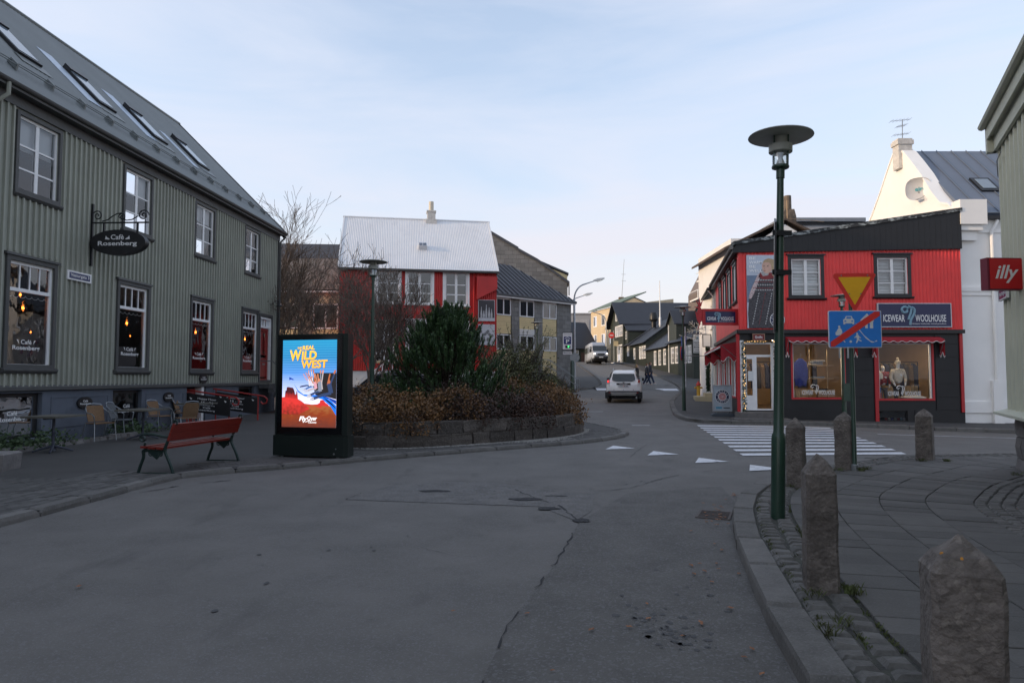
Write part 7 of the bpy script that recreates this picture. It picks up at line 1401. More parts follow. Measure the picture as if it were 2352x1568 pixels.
# red rails with menu boards either side of the basement stair
RDR = mat('rail_red', (.30,.02,.018), .45, .1, 6)
for i, (y, x0, x1) in enumerate(((22.9,-11.0,-9.15),(24.4,-10.65,-8.75))):
    t = thing('stair_railing', ('nearer', 'farther')[i]+' red tube railing of the basement stair with a curled end', 'railing', (0, y, .1), 0, 'basement stair railings')
    MB().tube([(x0,0,1.12),(x1-.25,0,.88),(x1-.08,0,.85),(x1+.03,0,.75),(x1-.0,0,.62),(x1-.12,0,.58),(x1-.2,0,.66)], .028, 8).build('rail', RDR, t, smooth=True); MB().tube([(x1-.3,0,0),(x1-.3,0,.87)], .03, 8).build('post', RDR, t); MB().tube([(x0+.1,0,0),(x0+.1,0,1.1)], .025, 8).build('post', RDR, t)
    m = thing('menu_board', ('nearer', 'farther')[i]+' black happy-hour menu board hung on the red railing', 'menu board', (x0+.1, y-.05, .1), 0, 'menu boards'); MB().loft([[(0,-.02,.42),(1.5,-.02,.22),(1.5,.02,.22),(0,.02,.42)],[(0,-.02,1.02),(1.5,-.02,.8),(1.5,.02,.8),(0,.02,1.02)]]).build('board', BLACK, m)
    for s_, z, h_, u0, u1 in (('Happy Hour',.64,.08,.42,1.05),('15 - 20',.53,.075,.55,.95),('Beers & House Wine',.46,.04,.45,1.0),('Café',.37,.06,.6,.85),('Rosenberg',.27,.075,.42,1.0)):
        def fn(u, t_, z=z, h_=h_, u0=u0, u1=u1): xx = lerp(u0, u1, u); return (xx, -.023, z+.12-.14*xx/1.5+h_*t_+.06)
        text(m, s_, 0, 1, 0, 1, 0, LETW, bold=.012, fn=fn)
    for sx in (.15, 1.3): MB().prism_y([(sx,.88-.14*sx/1.5),(sx+.09,.84-.14*sx/1.5),(sx+.05,.8-.14*sx/1.5),(sx+.02,.84-.14*sx/1.5)], -.024, -.021).build('flourish', LETW, m)
# ---------------------------------------------------------------- vehicles
CARW = mat('white_car_paint', (.80,.80,.79), .3, .05, 3, coat=.6); CARG = glass('car_glass', (.16,.2,.19), base=.06); TYRE = mat('tyre_rubber', (.018,.018,.02), .9, .2, 20); RIMM = mat('wheel_rim', (.3,.31,.32), .35, metal=.8); PLAS = mat('black_plastic', (.018,.018,.02), .6, .15, 9); TAILR = mat('tail_red', (.32,.008,.012), .15, .1, 9, coat=.5); PLATE = mat('number_plate', (.66,.67,.68), .5); CHROM = mat('chrome', (.6,.6,.62), .15, metal=1); TAILL = emis('tail_lit', (.9,.03,.03), 1.3)
def sect(y, hw, z0, z1, r_=.12, tum=0.0, n=5):
    """rounded-rectangle section: half width hw at mid height, tum = how much narrower at top"""
    p = []
    for cx, cz, a0 in ((1,1,0),(-1,1,90),(-1,0,180),(1,0,270)):
        for k in range(n+1):
            a = R(a0+90*k/n); rr = min(r_, (z1-z0)/2.01); x = cx*(hw-rr-(tum if cz else 0))+rr*math.cos(a); z = (z1-rr if cz else z0+rr)+rr*math.sin(a); p.append((x, y, z))
    return p
def wheel(t, x, y, r_=.345, w_=.22):
    wl = MB(); s_ = math.copysign(1, x); q = [(x-s_*w_/2,.86*r_),(x-s_*w_*.4,r_),(x+s_*w_*.4,r_),(x+s_*w_/2,.88*r_),(x+s_*w_/2,.62*r_),(x-s_*w_/2,.6*r_)]
    rings = [[(a, y+b*math.cos(k*.2618), r_+b*math.sin(k*.2618)) for a, b in q] for k in range(24)]; rings.append(rings[0]); wl.loft(rings, cap=False); wl = wl.build('wheel', TYRE, t, smooth=True)
    rm = MB(); rm.loft([[(x+s_*w_*.35, y+b*math.cos(k*.2618), r_+b*math.sin(k*.2618)) for k in range(24)] for b in (.62*r_, .1*r_)])
    for k in range(5): a = k*1.2566; rm.tube([(x+s_*w_*.42, y+.08*r_*math.cos(a), r_+.08*r_*math.sin(a)), (x+s_*w_*.42, y+.6*r_*math.cos(a), r_+.6*r_*math.sin(a))], .035, 5)
    rm.build('rim', RIMM, wl)
def suv(lab, x, y, z, rz, pitch, paint, plate=True, light=True):
    t = thing('parked_car' if not plate else 'car', lab, 'car', (x, y, z), rz); t.rotation_euler[0] = pitch
    MB().loft([sect(-2.12,.80,.50,1.0,.12), sect(-2.08,.86,.46,1.06,.14), sect(-1.9,.905,.42,1.09,.14), sect(-1.2,.91,.36,1.08,.12,.03), sect(0,.905,.34,1.05,.12,.03), sect(1.0,.91,.34,1.03,.12,.04), sect(1.6,.90,.38,.99,.14,.06), sect(2.0,.85,.42,.90,.14,.06), sect(2.14,.76,.46,.78,.12)]).build('body', paint, t, smooth=True)
    MB().loft([sect(-2.09,.77,1.0,1.10,.05,.02), sect(-2.0,.775,1.0,1.26,.1,.08), sect(-1.9,.77,1.0,1.50,.14,.13), sect(-1.72,.765,1.0,1.64,.15,.15), sect(-1.0,.77,1.0,1.68,.14,.15), sect(0,.77,1.0,1.67,.14,.15), sect(.45,.77,1.0,1.60,.14,.14), sect(.8,.77,1.0,1.36,.1,.09), sect(1.2,.76,.98,1.06,.04,.02)]).build('cabin', paint, t, smooth=True)
    rw_ = MB().loft([[(-.58,-2.098,1.20),(-.42,-2.115,1.135),(.42,-2.115,1.135),(.58,-2.098,1.20),(.60,-2.05,1.30),(.55,-1.92,1.53),(-.55,-1.92,1.53),(-.60,-2.05,1.30)],[(-.58,-2.06,1.20),(-.42,-2.07,1.135),(.42,-2.07,1.135),(.58,-2.06,1.20),(.60,-2.0,1.30),(.55,-1.87,1.53),(-.55,-1.87,1.53),(-.60,-2.0,1.30)]]).build('rear_window', mat('dark_car_glass', (.006,.010,.010), .06, .02, 4, spec=.8), t)
    for s_ in (-1, 1):
        MB().loft([[(s_*.735,-1.75,1.16),(s_*.735,.72,1.12),(s_*.68,.3,1.52),(s_*.675,-1.55,1.53)],[(s_*.80,-1.75,1.14),(s_*.80,.75,1.10),(s_*.70,.3,1.54),(s_*.69,-1.55,1.55)]]).build('side_window', mat('dark_car_glass'), t)
        lt = MB().loft([[(s_*.73,-2.06,.84),(s_*.845,-1.97,.84),(s_*.835,-1.96,1.22),(s_*.77,-2.0,1.22),(s_*.725,-2.07,1.12)],[(s_*.74,-2.13,.86),(s_*.862,-2.02,.86),(s_*.845,-2.0,1.19),(s_*.79,-2.06,1.2),(s_*.735,-2.125,1.1)]]).build('tail_light', TAILR, t, smooth=True)
        MB().box(s_*.79-.045,s_*.79+.04,-2.137,-2.08,1.0,1.06).build('reverse_lamp', mat('lamp_clear', (.65,.6,.6), .2), lt)
        if s_ < 0 and light: MB().box(s_*.795-.035,s_*.795+.03,-2.128,-2.06,1.09,1.17).build('lit_lamp', TAILL, lt)
        MB().box(s_*.86-.1,s_*.86+.1,-2.115,-1.55,.24,.58).build('rear_corner_guard', PLAS, t); MB().box(s_*.66-.1,s_*.66+.1,-2.2,-2.19+.02,.54,.57).build('reflector', TAILR, t)
        mr_ = MB().loft([[(s_*.9,.55,1.06),(s_*1.02,.5,1.04),(s_*1.04,.5,1.2),(s_*.92,.55,1.22)],[(s_*.9,.68,1.08),(s_*1.0,.7,1.07),(s_*1.02,.7,1.18),(s_*.92,.68,1.2)]]).build('mirror', PLAS, t)
        MB().tube([(s_*.55,-1.6,1.66),(s_*.56,-1.45,1.735),(s_*.56,.0,1.74),(s_*.55,.2,1.68)], .022, 6).build('roof_rail', CHROM if s_ < 0 else CHROM, t, smooth=True)
        for yy in (-1.32, 1.38): wheel(t, s_*.79, yy)
    MB().loft([sect(-2.19,.70,.38,.60,.06), sect(-2.14,.84,.36,.64,.06), sect(-1.75,.915,.34,.64,.06)]).build('rear_bumper', PLAS, t, smooth=True)
    MB().loft([[(-.62,-2.21,.40),(.62,-2.21,.40),(.66,-2.21,.53),(-.66,-2.21,.53)],[(-.56,-2.23,.41),(.56,-2.23,.41),(.60,-2.23,.52),(-.60,-2.23,.52)]]).build('skid_plate', mat('skid_grey', (.2,.2,.19), .5), t); MB().loft([[(-.68,-2.21,.53),(.68,-2.21,.53),(.66,-2.21,.57),(-.66,-2.21,.57)],[(-.66,-2.235,.535),(.66,-2.235,.535),(.64,-2.235,.565),(-.64,-2.235,.565)]]).build('skid_trim', mat('skid_silver', (.38,.38,.37), .4), t)
    MB().box(-.36,.36,-2.145,-2.09,.955,1.04).build('badge_strip', PLAS, t); text(t, 'DUSTER', -.2,.2,.975,1.015,-2.148, LETW, bold=.02)
    for xx in (-.5,0,.5): MB().disc_y(xx,.70,.018,-2.145,-2.08,8).build('sensor', PLAS, t)
    MB().prism_y([(-.06,1.10),(.06,1.10),(.045,1.065),(0,1.05),(-.045,1.065)], -2.15, -2.1).build('emblem', CHROM, t)
    if plate:
        pp = MB().box(-.27,.27,-2.15,-2.09,.835,.945).build('number_plate', PLATE, t); text(pp, 'TT', -.17,-.04,.855,.925,-2.153, BLACK, bold=.01); text(pp, 'K04', .04,.22,.855,.925,-2.153, BLACK, bold=.01); MB().box(-.01,.01,-2.153,-2.15,.86,.92).build('plate_mark', RS, pp)
    MB().box(-.6,.6,-1.9,1.9,.22,.36).build('underbody', PLAS, t)
    MB().tube([(-.45,-2.1,.3),(-.45,-1.8,.3)], .04, 8).build('exhaust', PLAS, t)
    wsh = MB().loft([[(-.66,.52,1.56),(.66,.52,1.56),(.72,1.12,1.07),(-.72,1.12,1.07)],[(-.66,.56,1.58),(.66,.56,1.58),(.72,1.17,1.09),(-.72,1.17,1.09)]]).build('windscreen', mat('dark_car_glass'), t)
    return t
suv('white estate car driving away up the street', 6.25, 37.8, hg(6.25,37.8)+.012, R(-11.5), R(2.2), CARW)
DKP = mat('dark_car_paint', (.03,.035,.045), .3, .1, 4, coat=.6)
suv('dark parked car half hidden behind the planter shrubs', -5.9, 32.6, hg(-5.9,32.6), R(82), 0, DKP, plate=False, light=False)
VANP = mat('silver_van_paint', (.30,.32,.36), .35, .08, 2, coat=.5); HLAMP = emis('headlamp_lit', (1,.78,.6), 9)
vn = thing('van', 'silver high-roof minibus with lit headlamps coming down the street', 'van', (10.95, 88.5, hg(10.9,88.5)+.01), R(185)); vn.rotation_euler[0] = R(3.4)
MB().loft([sect(-2.9,.95,.55,2.55,.14,.08), sect(-2.8,1.0,.45,2.68,.16,.12), sect(-1,1.01,.42,2.72,.16,.12), sect(1.0,1.01,.42,2.70,.18,.13), sect(1.35,1.0,.42,2.52,.2,.14), sect(1.75,1.0,.42,2.02,.16,.12), sect(2.1,1.0,.44,1.48,.12,.06), sect(2.55,.97,.46,1.28,.14,.06), sect(2.75,.88,.5,1.05,.12,.04)]).build('body', VANP, vn, smooth=True)
DG = mat('dark_car_glass')
MB().loft([[(-.84,1.70,2.06),(.84,1.70,2.06),(.90,2.14,1.46),(-.90,2.14,1.46)],[(-.82,1.62,2.2),(.82,1.62,2.2),(.92,2.22,1.44),(-.92,2.22,1.44)]]).build('windscreen', DG, vn)
for s_ in (-1, 1):
    for y0, y1 in ((-2.6,-1.4),(-1.3,-.1),(0,1.3)): MB().box(s_*.985-.04,s_*.985+.04,y0,y1,1.45,2.15).build('side_window', DG, vn)
    hl = MB().loft([[(s_*.62,2.66,.98),(s_*.93,2.52,.98),(s_*.95,2.36,1.24),(s_*.66,2.56,1.14)],[(s_*.62,2.73,.98),(s_*.94,2.58,.98),(s_*.96,2.4,1.25),(s_*.66,2.62,1.14)]]).build('headlight', mat('lamp_clear'), vn); MB().lathe([(.02,-.06),(.09,-.03),(.1,0),(.09,.05),(.02,.07)], 10, (s_*.77, 2.68, 1.05)).build('lit_bulb', HLAMP, hl)
    MB().loft([[(s_*1.02,1.6,1.35),(s_*1.22,1.55,1.35),(s_*1.22,1.55,1.75),(s_*1.02,1.6,1.7)],[(s_*1.02,1.75,1.38),(s_*1.2,1.75,1.38),(s_*1.2,1.75,1.72),(s_*1.02,1.75,1.68)]]).build('mirror', PLAS, vn)
    for yy in (-1.9, 1.75): wheel(vn, s_*.88, yy, .36, .24)
MB().loft([sect(2.6,.90,.42,.78,.08), sect(2.82,.86,.44,.76,.08), sect(2.88,.7,.46,.72,.08)]).build('front_bumper', PLAS, vn, smooth=True); gr3 = MB().prism_y([(-.42,.86),(.42,.86),(.5,.98),(.4,1.12),(-.4,1.12),(-.5,.98)], 2.66, 2.80).build('grille', PLAS, vn)
for z in (.92, 1.0, 1.07): MB().box(-.42,.42,2.8,2.815,z-.008,z+.008).build('grille_bar', CHROM, gr3)
MB().box(-.26,.26,2.86,2.9,.56,.67).build('number_plate', PLATE, vn); MB().box(-.9,.9,-2.6,2.5,.3,.45).build('underbody', PLAS, vn)
# ---------------------------------------------------------------- people crossing
SKIN = mat('skin', (.5,.3,.22), .6); JEAN = mat('dark_jeans', (.025,.035,.07), .9, .2, 15); JACK = mat('dark_puffer', (.032,.032,.038), .7, .3, 14, bump=.4, bscale=30); HAIRB = mat('brown_hair', (.16,.075,.035), .7, .3, 30); HAIRF = mat('fair_hair', (.36,.22,.09), .7, .3, 30); SHOEW = mat('white_shoes', (.6,.6,.6), .6); SHOED = mat('dark_shoes', (.05,.045,.04), .7)
def person(lab, x, y, rz, s_, jacket, trou, hairm, shoe, stride=.28, cover=None, arms=(.1,-.12)):
    """faces local -y; walks along local -y"""
    t = thing('person', lab, 'person', (x, y, hg(x, y)+.01), rz); t.scale = (s_, s_, s_); st = stride
    R_ = dict(pel=((0,0,.95),(.15,.11)), ch=((0,-.02,1.30),(.17,.115)), nk=((0,-.03,1.47),.055), hd=((0,-.06,1.58),.085), tp=((0,-.05,1.70),.075), hl=((-.09,0,.86),.095), kl=((-.09,-st*.55,.5),.065), al=((-.09,-st,.1),.042), tl=((-.09,-st-.17,.05),.038), hr=((.09,0,.86),.095), kr=((.09,st*.25,.48),.065), ar=((.09,st,.12),.042), tr=((.09,st-.13,.04),.038),
        sl=((-.19,-.01,1.42),.065), el=((-.24,arms[0]*.6,1.15),.048), wl=((-.24,arms[0]-.08,.92),.036), fl=((-.23,arms[0]-.12,.83),.032), sr=((.19,-.01,1.42),.065), er=((.24,arms[1]*.6,1.15),.048), wr=((.24,arms[1]-.08,.92),.036), fr=((.23,arms[1]-.12,.83),.032))
    E_ = [('pel','ch'),('ch','nk'),('nk','hd'),('hd','tp'),('pel','hl'),('hl','kl'),('kl','al'),('al','tl'),('pel','hr'),('hr','kr'),('kr','ar'),('ar','tr'),('ch','sl'),('sl','el'),('el','wl'),('wl','fl'),('ch','sr'),('sr','er'),('er','wr'),('wr','fr')]
    skin('body', E_, R_, SKIN, t, 2)
    g = lambda k, d: (R_[k][0], d)
    skin('jacket', [('h','pel'),('pel','ch'),('ch','nk'),('ch','sl'),('sl','el'),('el','wl'),('ch','sr'),('sr','er'),('er','wr')], dict(h=((0,.0,.80),(.19,.15)), pel=g('pel',(.20,.155)), ch=g('ch',(.205,.155)), nk=((0,-.02,1.47),.085), sl=g('sl',.095), el=g('el',.075), wl=g('wl',.058), sr=g('sr',.095), er=g('er',.075), wr=g('wr',.058)), jacket, t, 2)
    skin('trousers', [('pel','hl'),('hl','kl'),('kl','al'),('pel','hr'),('hr','kr'),('kr','ar')], dict(pel=g('pel',(.16,.12)), hl=g('hl',.11), kl=g('kl',.085), al=g('al',.07), hr=g('hr',.11), kr=g('kr',.085), ar=g('ar',.07)), trou, t, 2)
    for a, b in (('al','tl'),('ar','tr')):
        p, q = R_[a][0], R_[b][0]; skin('shoe', [('a','b')], dict(a=((p[0],p[1]+.03,p[2]-.04),.055), b=((q[0],q[1],q[2]),.045)), shoe, t, 1)
    skin('hair', [('a','b'),('b','c'),('c','d')], dict(a=((0,-.075,1.70),.07), b=((0,-.02,1.70),.095), c=((0,.035,1.60),.085), d=((0,.03,1.50),.06)), hairm, t, 2)
    f = MB(); f.lathe([(.008,-.02),(.018,-.01),(.006,.025)], 6, (0,-.15,1.59)); f.build('nose', SKIN, t)
    for s2 in (-.032,.032): MB().lathe([(.004,-.008),(.011,0),(.004,.008)], 6, (s2,-.142,1.615)).build('eye', BLACK, t)
    MB().box(-.025,.025,-.147,-.13,1.537,1.545).build('mouth', mat('lips', (.3,.1,.09), .6), t)
    MB().lathe([(.09,1.43),(.12,1.46),(.10,1.52),(.085,1.52)], 14, (0,-.01,0)).build('hood', cover or jacket, t, smooth=True)
    return t
person('person in a dark puffer jacket with a pale hood and jeans walking across the street', 10.45, 53.0, R(78), .98, JACK, JEAN, HAIRB, SHOED, .30, WS); person('person in a dark jacket and white shoes walking behind the puffer jacket', 10.95, 54.2, R(80), 1.02, mat('dark_coat', (.04,.04,.05), .8, .2, 10), JEAN, HAIRB, SHOEW, .30)
person('fair-haired person in a black coat standing beyond the white car', 9.12, 50.0, R(100), .97, mat('black_coat', (.02,.02,.022), .8, .2, 10), TROU, HAIRF, SHOED, .08)
# ---------------------------------------------------------------- stone planter with its shrubs
PSTN = mat('planter_stone', (.075,.064,.056), .92, .35, 5, bump=1.0, bscale=20, rand=.32); blotch(PSTN, 2.5, (.036,.031,.028), .65, .53); speckle(PSTN, .4, 50, .75, (.2,.18,.16))
PLL = Line([(x*KQ, y*KQ) for x, y in [(-4.6,19),(-4.5,17),(-4.0,15.85),(-3.0,15.55),(-1.76,15.95),(.27,17.5),(1.55,18.9),(2.1,20.3),(2.2,21.8),(1.7,23.6),(.2,24.8),(-2,25.2),(-4.2,24.2),(-4.75,21.5),(-4.6,19.1)]], 1, 6)
plt = thing('stone_planter', 'curved raised planter built of two courses of dark stone blocks', 'planter', (0, 0, .07))
for r_ in range(2):
    t = 0; rnd = random.Random(20+r_)
    t = .0+.3*r_
    while t < PLL.len-.3:
        l = rnd.uniform(.48,.78); off = .04*r_; a, b = PLL.at(t+.012, off), PLL.at(min(PLL.len, t+l-.012), off); c, d = PLL.at(min(PLL.len, t+l-.012), off+.26), PLL.at(t+.012, off+.26)
        cc = (a+b+c+d)/4; mb = MB(); z0, z1 = .285*r_-.02, .285*(r_+1)-.012; q = [p-cc for p in (a, b, c, d)]; sh_ = [p*.97 for p in q]
        j = lambda: rnd.uniform(-.02,.02)
        mb.loft([[(p.x, p.y, z0) for p in sh_], [(p.x+j(), p.y+j(), z0+.03) for p in q], [(p.x*1.02+j(), p.y*1.02+j(), (z0+z1)/2) for p in q], [(p.x+j(), p.y+j(), z1-.03) for p in q], [(p.x, p.y, z1+j()*.4) for p in sh_]])
        mb.build('stone_block', PSTN, plt, loc=(cc.x, cc.y, 0)); t += l
SOIL = mat('planter_soil', (.03,.024,.018), .95, .4, 8, bump=1)
MB().prism_z([tuple(PLL.at(k*.5, .15)) for k in range(int(PLL.len/.5))], .0, .5).build('soil', SOIL, plt)
# pale grit spilled along the foot of the planter
GRIT = mat('pale_grit', (.36,.35,.33), .9, .2, 40); gq = MB(); rnd = random.Random(4)
for k in range(2600):
    t = rnd.uniform(3.5, 14.5); d = -abs(rnd.gauss(0,.06))-.01
    if rnd.random() < .22: t = rnd.gauss(8.4,.5); d = -abs(rnd.gauss(.25,.16))
    p = PLL.at(t, d); s_ = rnd.uniform(.006,.016); a = rnd.uniform(0,3.1); gq.lathe([(s_,0),(s_*.6,s_*.9)], 4, (p.x, p.y, .08))
o = gq.build('grit', GRIT); o['kind'] = 'stuff'; o['label'] = 'pale grit along the foot of the planter wall'

def leafmat(name, c, c2, rough=.6):
    return mat(name, c, rough, .3, 3.5, c2=c2, det=3)
def shrub(name, lab, cx, cy, z0, blobs, nleaf, size, lm, tm, seed, twigs=60, spiky=0.0):
    """blobs: (x,y,z,rx,ry,rz) ellipsoids; leaves scattered densest near their surface"""
    t = thing(name, lab, 'shrub', (cx*KQ, cy*KQ, z0)); rnd = random.Random(seed); lf = MB(); tot = sum(b[3]*b[4]+b[4]*b[5] for b in blobs)
    for b in blobs:
        n = int(nleaf*(b[3]*b[4]+b[4]*b[5])/tot)
        for _ in range(n):
            while True:
                v = Vector((rnd.gauss(0,1), rnd.gauss(0,1), rnd.gauss(0,1))).normalized()
                if v.z > -.7: break
            r_ = rnd.uniform(.45,1.0)**.5 * (1+.22*noise.noise((v.x*2.6+seed, v.y*2.6+b[0], v.z*2.6)))
            if rnd.random() < .06: r_ *= 1+spiky*rnd.random()
            p = Vector((b[0]+v.x*b[3]*r_, b[1]+v.y*b[4]*r_, (b[2]+v.z*b[5]*r_)*(.84 if lm is not COTO else 1)))
            if noise.noise((p.x*3.1+seed, p.y*3.1, p.z*3.1)) < -.22 and rnd.random() < .8: continue
            if p.z < -.22: continue
            s_ = size*rnd.uniform(.6,1.3); d = Vector((rnd.gauss(0,1), rnd.gauss(0,1), rnd.gauss(0,.8))).normalized(); e = d.orthogonal().normalized(); e = (Matrix.Rotation(rnd.uniform(0,6.28), 3, d) @ e)
            lf.poly([tuple(p), tuple(p+d*s_*.5+e*s_*.33), tuple(p+d*s_), tuple(p+d*s_*.5-e*s_*.33)])
    me = bpy.data.meshes.new('foliage'); me.from_pydata(lf.v, [], lf.f); me.materials.append(lm); ob('foliage', me, t)
    tw = MB()
    for _ in range(twigs):
        b = rnd.choice(blobs); v = Vector((rnd.gauss(0,1), rnd.gauss(0,1), abs(rnd.gauss(0,1))+.2)).normalized(); e = Vector((b[0]+v.x*b[3], b[1]+v.y*b[4], b[2]+v.z*b[5]))*(1+spiky*rnd.random()*.4); s0 = Vector((b[0]+rnd.uniform(-.3,.3)*b[3], b[1]+rnd.uniform(-.3,.3)*b[4], 0)); m_ = s0.lerp(e, .5)+Vector((rnd.uniform(-.1,.1), rnd.uniform(-.1,.1), .15)); tw.tube([tuple(s0), tuple(m_), tuple(e)], [.014,.009,.004], 4)
    tw.build('twigs', tm, t); return t
TWIG = mat('shrub_twig', (.06,.045,.035), .9, .3, 10)
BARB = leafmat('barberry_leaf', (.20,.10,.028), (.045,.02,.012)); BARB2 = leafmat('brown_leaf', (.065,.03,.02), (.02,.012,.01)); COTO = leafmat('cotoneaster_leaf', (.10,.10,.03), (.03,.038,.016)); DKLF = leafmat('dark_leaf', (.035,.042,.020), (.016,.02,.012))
zt_ = .55
shrub('barberry_shrub', 'orange-brown barberry shrub spilling over the left end of the planter', -2.9, 16.9, zt_, [(-.8,-.75,.0,.9,.6,.72),(.3,-.6,.05,.9,.75,.85),(1.3,.35,.2,.9,.7,.8),(-.6,.6,.2,.9,.7,.9)], 19000, .06, BARB, TWIG, 1, 40, .25)
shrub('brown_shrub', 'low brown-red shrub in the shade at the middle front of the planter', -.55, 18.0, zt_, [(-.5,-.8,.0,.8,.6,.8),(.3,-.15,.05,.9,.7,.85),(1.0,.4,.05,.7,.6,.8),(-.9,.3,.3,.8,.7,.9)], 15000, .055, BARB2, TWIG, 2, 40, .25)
shrub('barberry_shrub', 'yellow-brown barberry shrub at the right end of the planter', .85, 20.0, zt_, [(-.25,-.75,.05,.8,.7,.8),(.5,.0,.05,.75,.8,.9),(.3,1.2,.2,.8,.8,.9),(-.8,.2,.3,.8,.7,.95)], 18000, .06, BARB, TWIG, 3, 50, .3)
cot = shrub('arching_shrub', 'tall arching shrub with small yellow-green leaves beside the pine', .3, 22.0, zt_, [(-.6,-.4,.9,.95,.8,1.0),(.3,.1,.7,.9,.8,.95),(-.2,.3,1.4,.8,.7,.8),(.9,.5,.4,.8,.7,.7)], 15000, .06, COTO, TWIG, 4, 140, .6)
rnd = random.Random(9); aw = MB(); al_ = MB()
for k in range(44):
    a = rnd.uniform(-.4,3.5); r_ = rnd.uniform(.5,1.3); h_ = rnd.uniform(1.9,2.75); s0 = Vector((rnd.uniform(-.5,.5), rnd.uniform(-.3,.3), .6)); e = Vector((math.cos(a)*r_, math.sin(a)*r_*.5-.1, h_)); m_ = s0.lerp(e, .6)+Vector((0,0,.35)); l = [s0.lerp(m_, u).lerp(m_.lerp(e, u), u) for u in [i/8 for i in range(9)]]; aw.tube([tuple(p) for p in l], [.01-.0009*i for i in range(9)], 4)
    for p in l[3:]:
        for _ in range(5): d = Vector((rnd.gauss(0,1), rnd.gauss(0,1), rnd.gauss(0,1))).normalized()*.045; q = p+Vector((rnd.uniform(-.04,.04), rnd.uniform(-.04,.04), rnd.uniform(-.04,.04))); e2 = d.orthogonal()*.3; al_.poly([tuple(q), tuple(q+d*.5+e2), tuple(q+d), tuple(q+d*.5-e2)])
aw.build('arching_stems', TWIG, cot); al_.build('arching_leaves', COTO, cot)
shrub('dark_shrub', 'dark green shrub low behind the planter pine', -3.3, 21.5, zt_, [(0,0,.3,1.0,.9,1.0),(1.2,.8,.3,1,.9,1.1),(-.5,1.0,.3,.9,.9,1.0)], 9000, .07, DKLF, TWIG, 5, 40)
# mountain pine
PIN = mat('pine_needle', (.075,.145,.05), .55, .35, 2.5, c2=(.024,.055,.024), det=3); PINL = mat('pine_shoot', (.11,.17,.055), .55, .3, 3, c2=(.06,.11,.04)); BARK = mat('pine_bark', (.07,.05,.038), .95, .3, 12, bump=.8)
pn_ = thing('mountain_pine', 'bushy dark green mountain pine in the middle of the planter', 'tree', (-1.95*KQ, 19.3*KQ, zt_-.05)); rnd = random.Random(77); br = MB(); nd = MB(); nl = MB()
def needle_shoot(tgt, p, d, ln, nn, nl_, w_=.0085):
    d = d.normalized(); a = d.orthogonal().normalized(); b = d.cross(a)
    for k in range(nn):
        u = k/nn; q = p+d*ln*u; an = rnd.uniform(0,6.28); o_ = (a*math.cos(an)+b*math.sin(an)); v = (o_*.8+d*(.55+.5*u)).normalized()*nl_*rnd.uniform(.75,1.15); s_ = d.cross(o_)*w_; tgt.poly([tuple(q-s_), tuple(q+s_), tuple(q+v)])
env = lambda z: 2.05*max(.05, (1-(z/3.05)**1.5))**.75 if z > .3 else 1.9
br.tube([(0,0,-.1),(.1,.05,.9),(.16,.02,2.0),(.22,0,2.9)], [.09,.07,.045,.015], 7)
for i in range(400):
    z = rnd.uniform(.05,1)**.9*2.85; a = rnd.uniform(0,6.28); R0 = env(z)*rnd.uniform(.55,1.08); base = Vector((.15*z/2.9, 0, max(.05, z-.5*R0-.1))); tip = Vector((base.x+math.cos(a)*R0, math.sin(a)*R0*.8, z+rnd.uniform(-.05,.15))); mid = base.lerp(tip, .6)-Vector((0,0,.10)); br.tube([tuple(base), tuple(mid), tuple(tip)], [.022,.014,.008], 4)
    up = Vector((math.cos(a)*.35, math.sin(a)*.35, 1))
    needle_shoot(nd, mid, tip-mid, (tip-mid).length, 70, .075); needle_shoot(nd, tip, up, rnd.uniform(.16,.3), 95, .075); needle_shoot(nl, tip+up.normalized()*.14, up, rnd.uniform(.06,.16), 45, .06)
    for k in range(4):
        q = mid.lerp(tip, rnd.random())+Vector((rnd.uniform(-.15,.15), rnd.uniform(-.15,.15), 0)); u2 = Vector((rnd.uniform(-.4,.4)+math.cos(a)*.3, rnd.uniform(-.4,.4)+math.sin(a)*.3, 1)); needle_shoot(nd, q, u2, rnd.uniform(.14,.26), 75, .07); needle_shoot(nl, q+u2.normalized()*.12, u2, .08, 28, .055)
for x, y, z0_, ln in ((.22,0,2.55,.55),(.0,-.1,2.35,.4),(-.62,-.3,1.75,.55),(.42,.0,2.3,.4),(.72,.1,2.05,.4),(-.35,-.2,1.9,.45),(-.95,-.2,1.25,.5)):
    up = Vector((rnd.uniform(-.08,.08), 0, 1)); needle_shoot(nd, Vector((x,y,z0_)), up, ln, 330, .085); needle_shoot(nl, Vector((x,y,z0_+ln*.6)), up, ln*.45, 120, .06); br.tube([(x*.5,y*.5,z0_-.6),(x,y,z0_),(x,y,z0_+ln)], [.02,.014,.006], 5)
br.build('trunk', BARK, pn_)
for m_, mm, nm in ((nd, PIN, 'crown'), (nl, PINL, 'young_shoots')): me = bpy.data.meshes.new(nm); me.from_pydata(m_.v, [], m_.f); me.materials.append(mm); ob(nm, me, pn_)
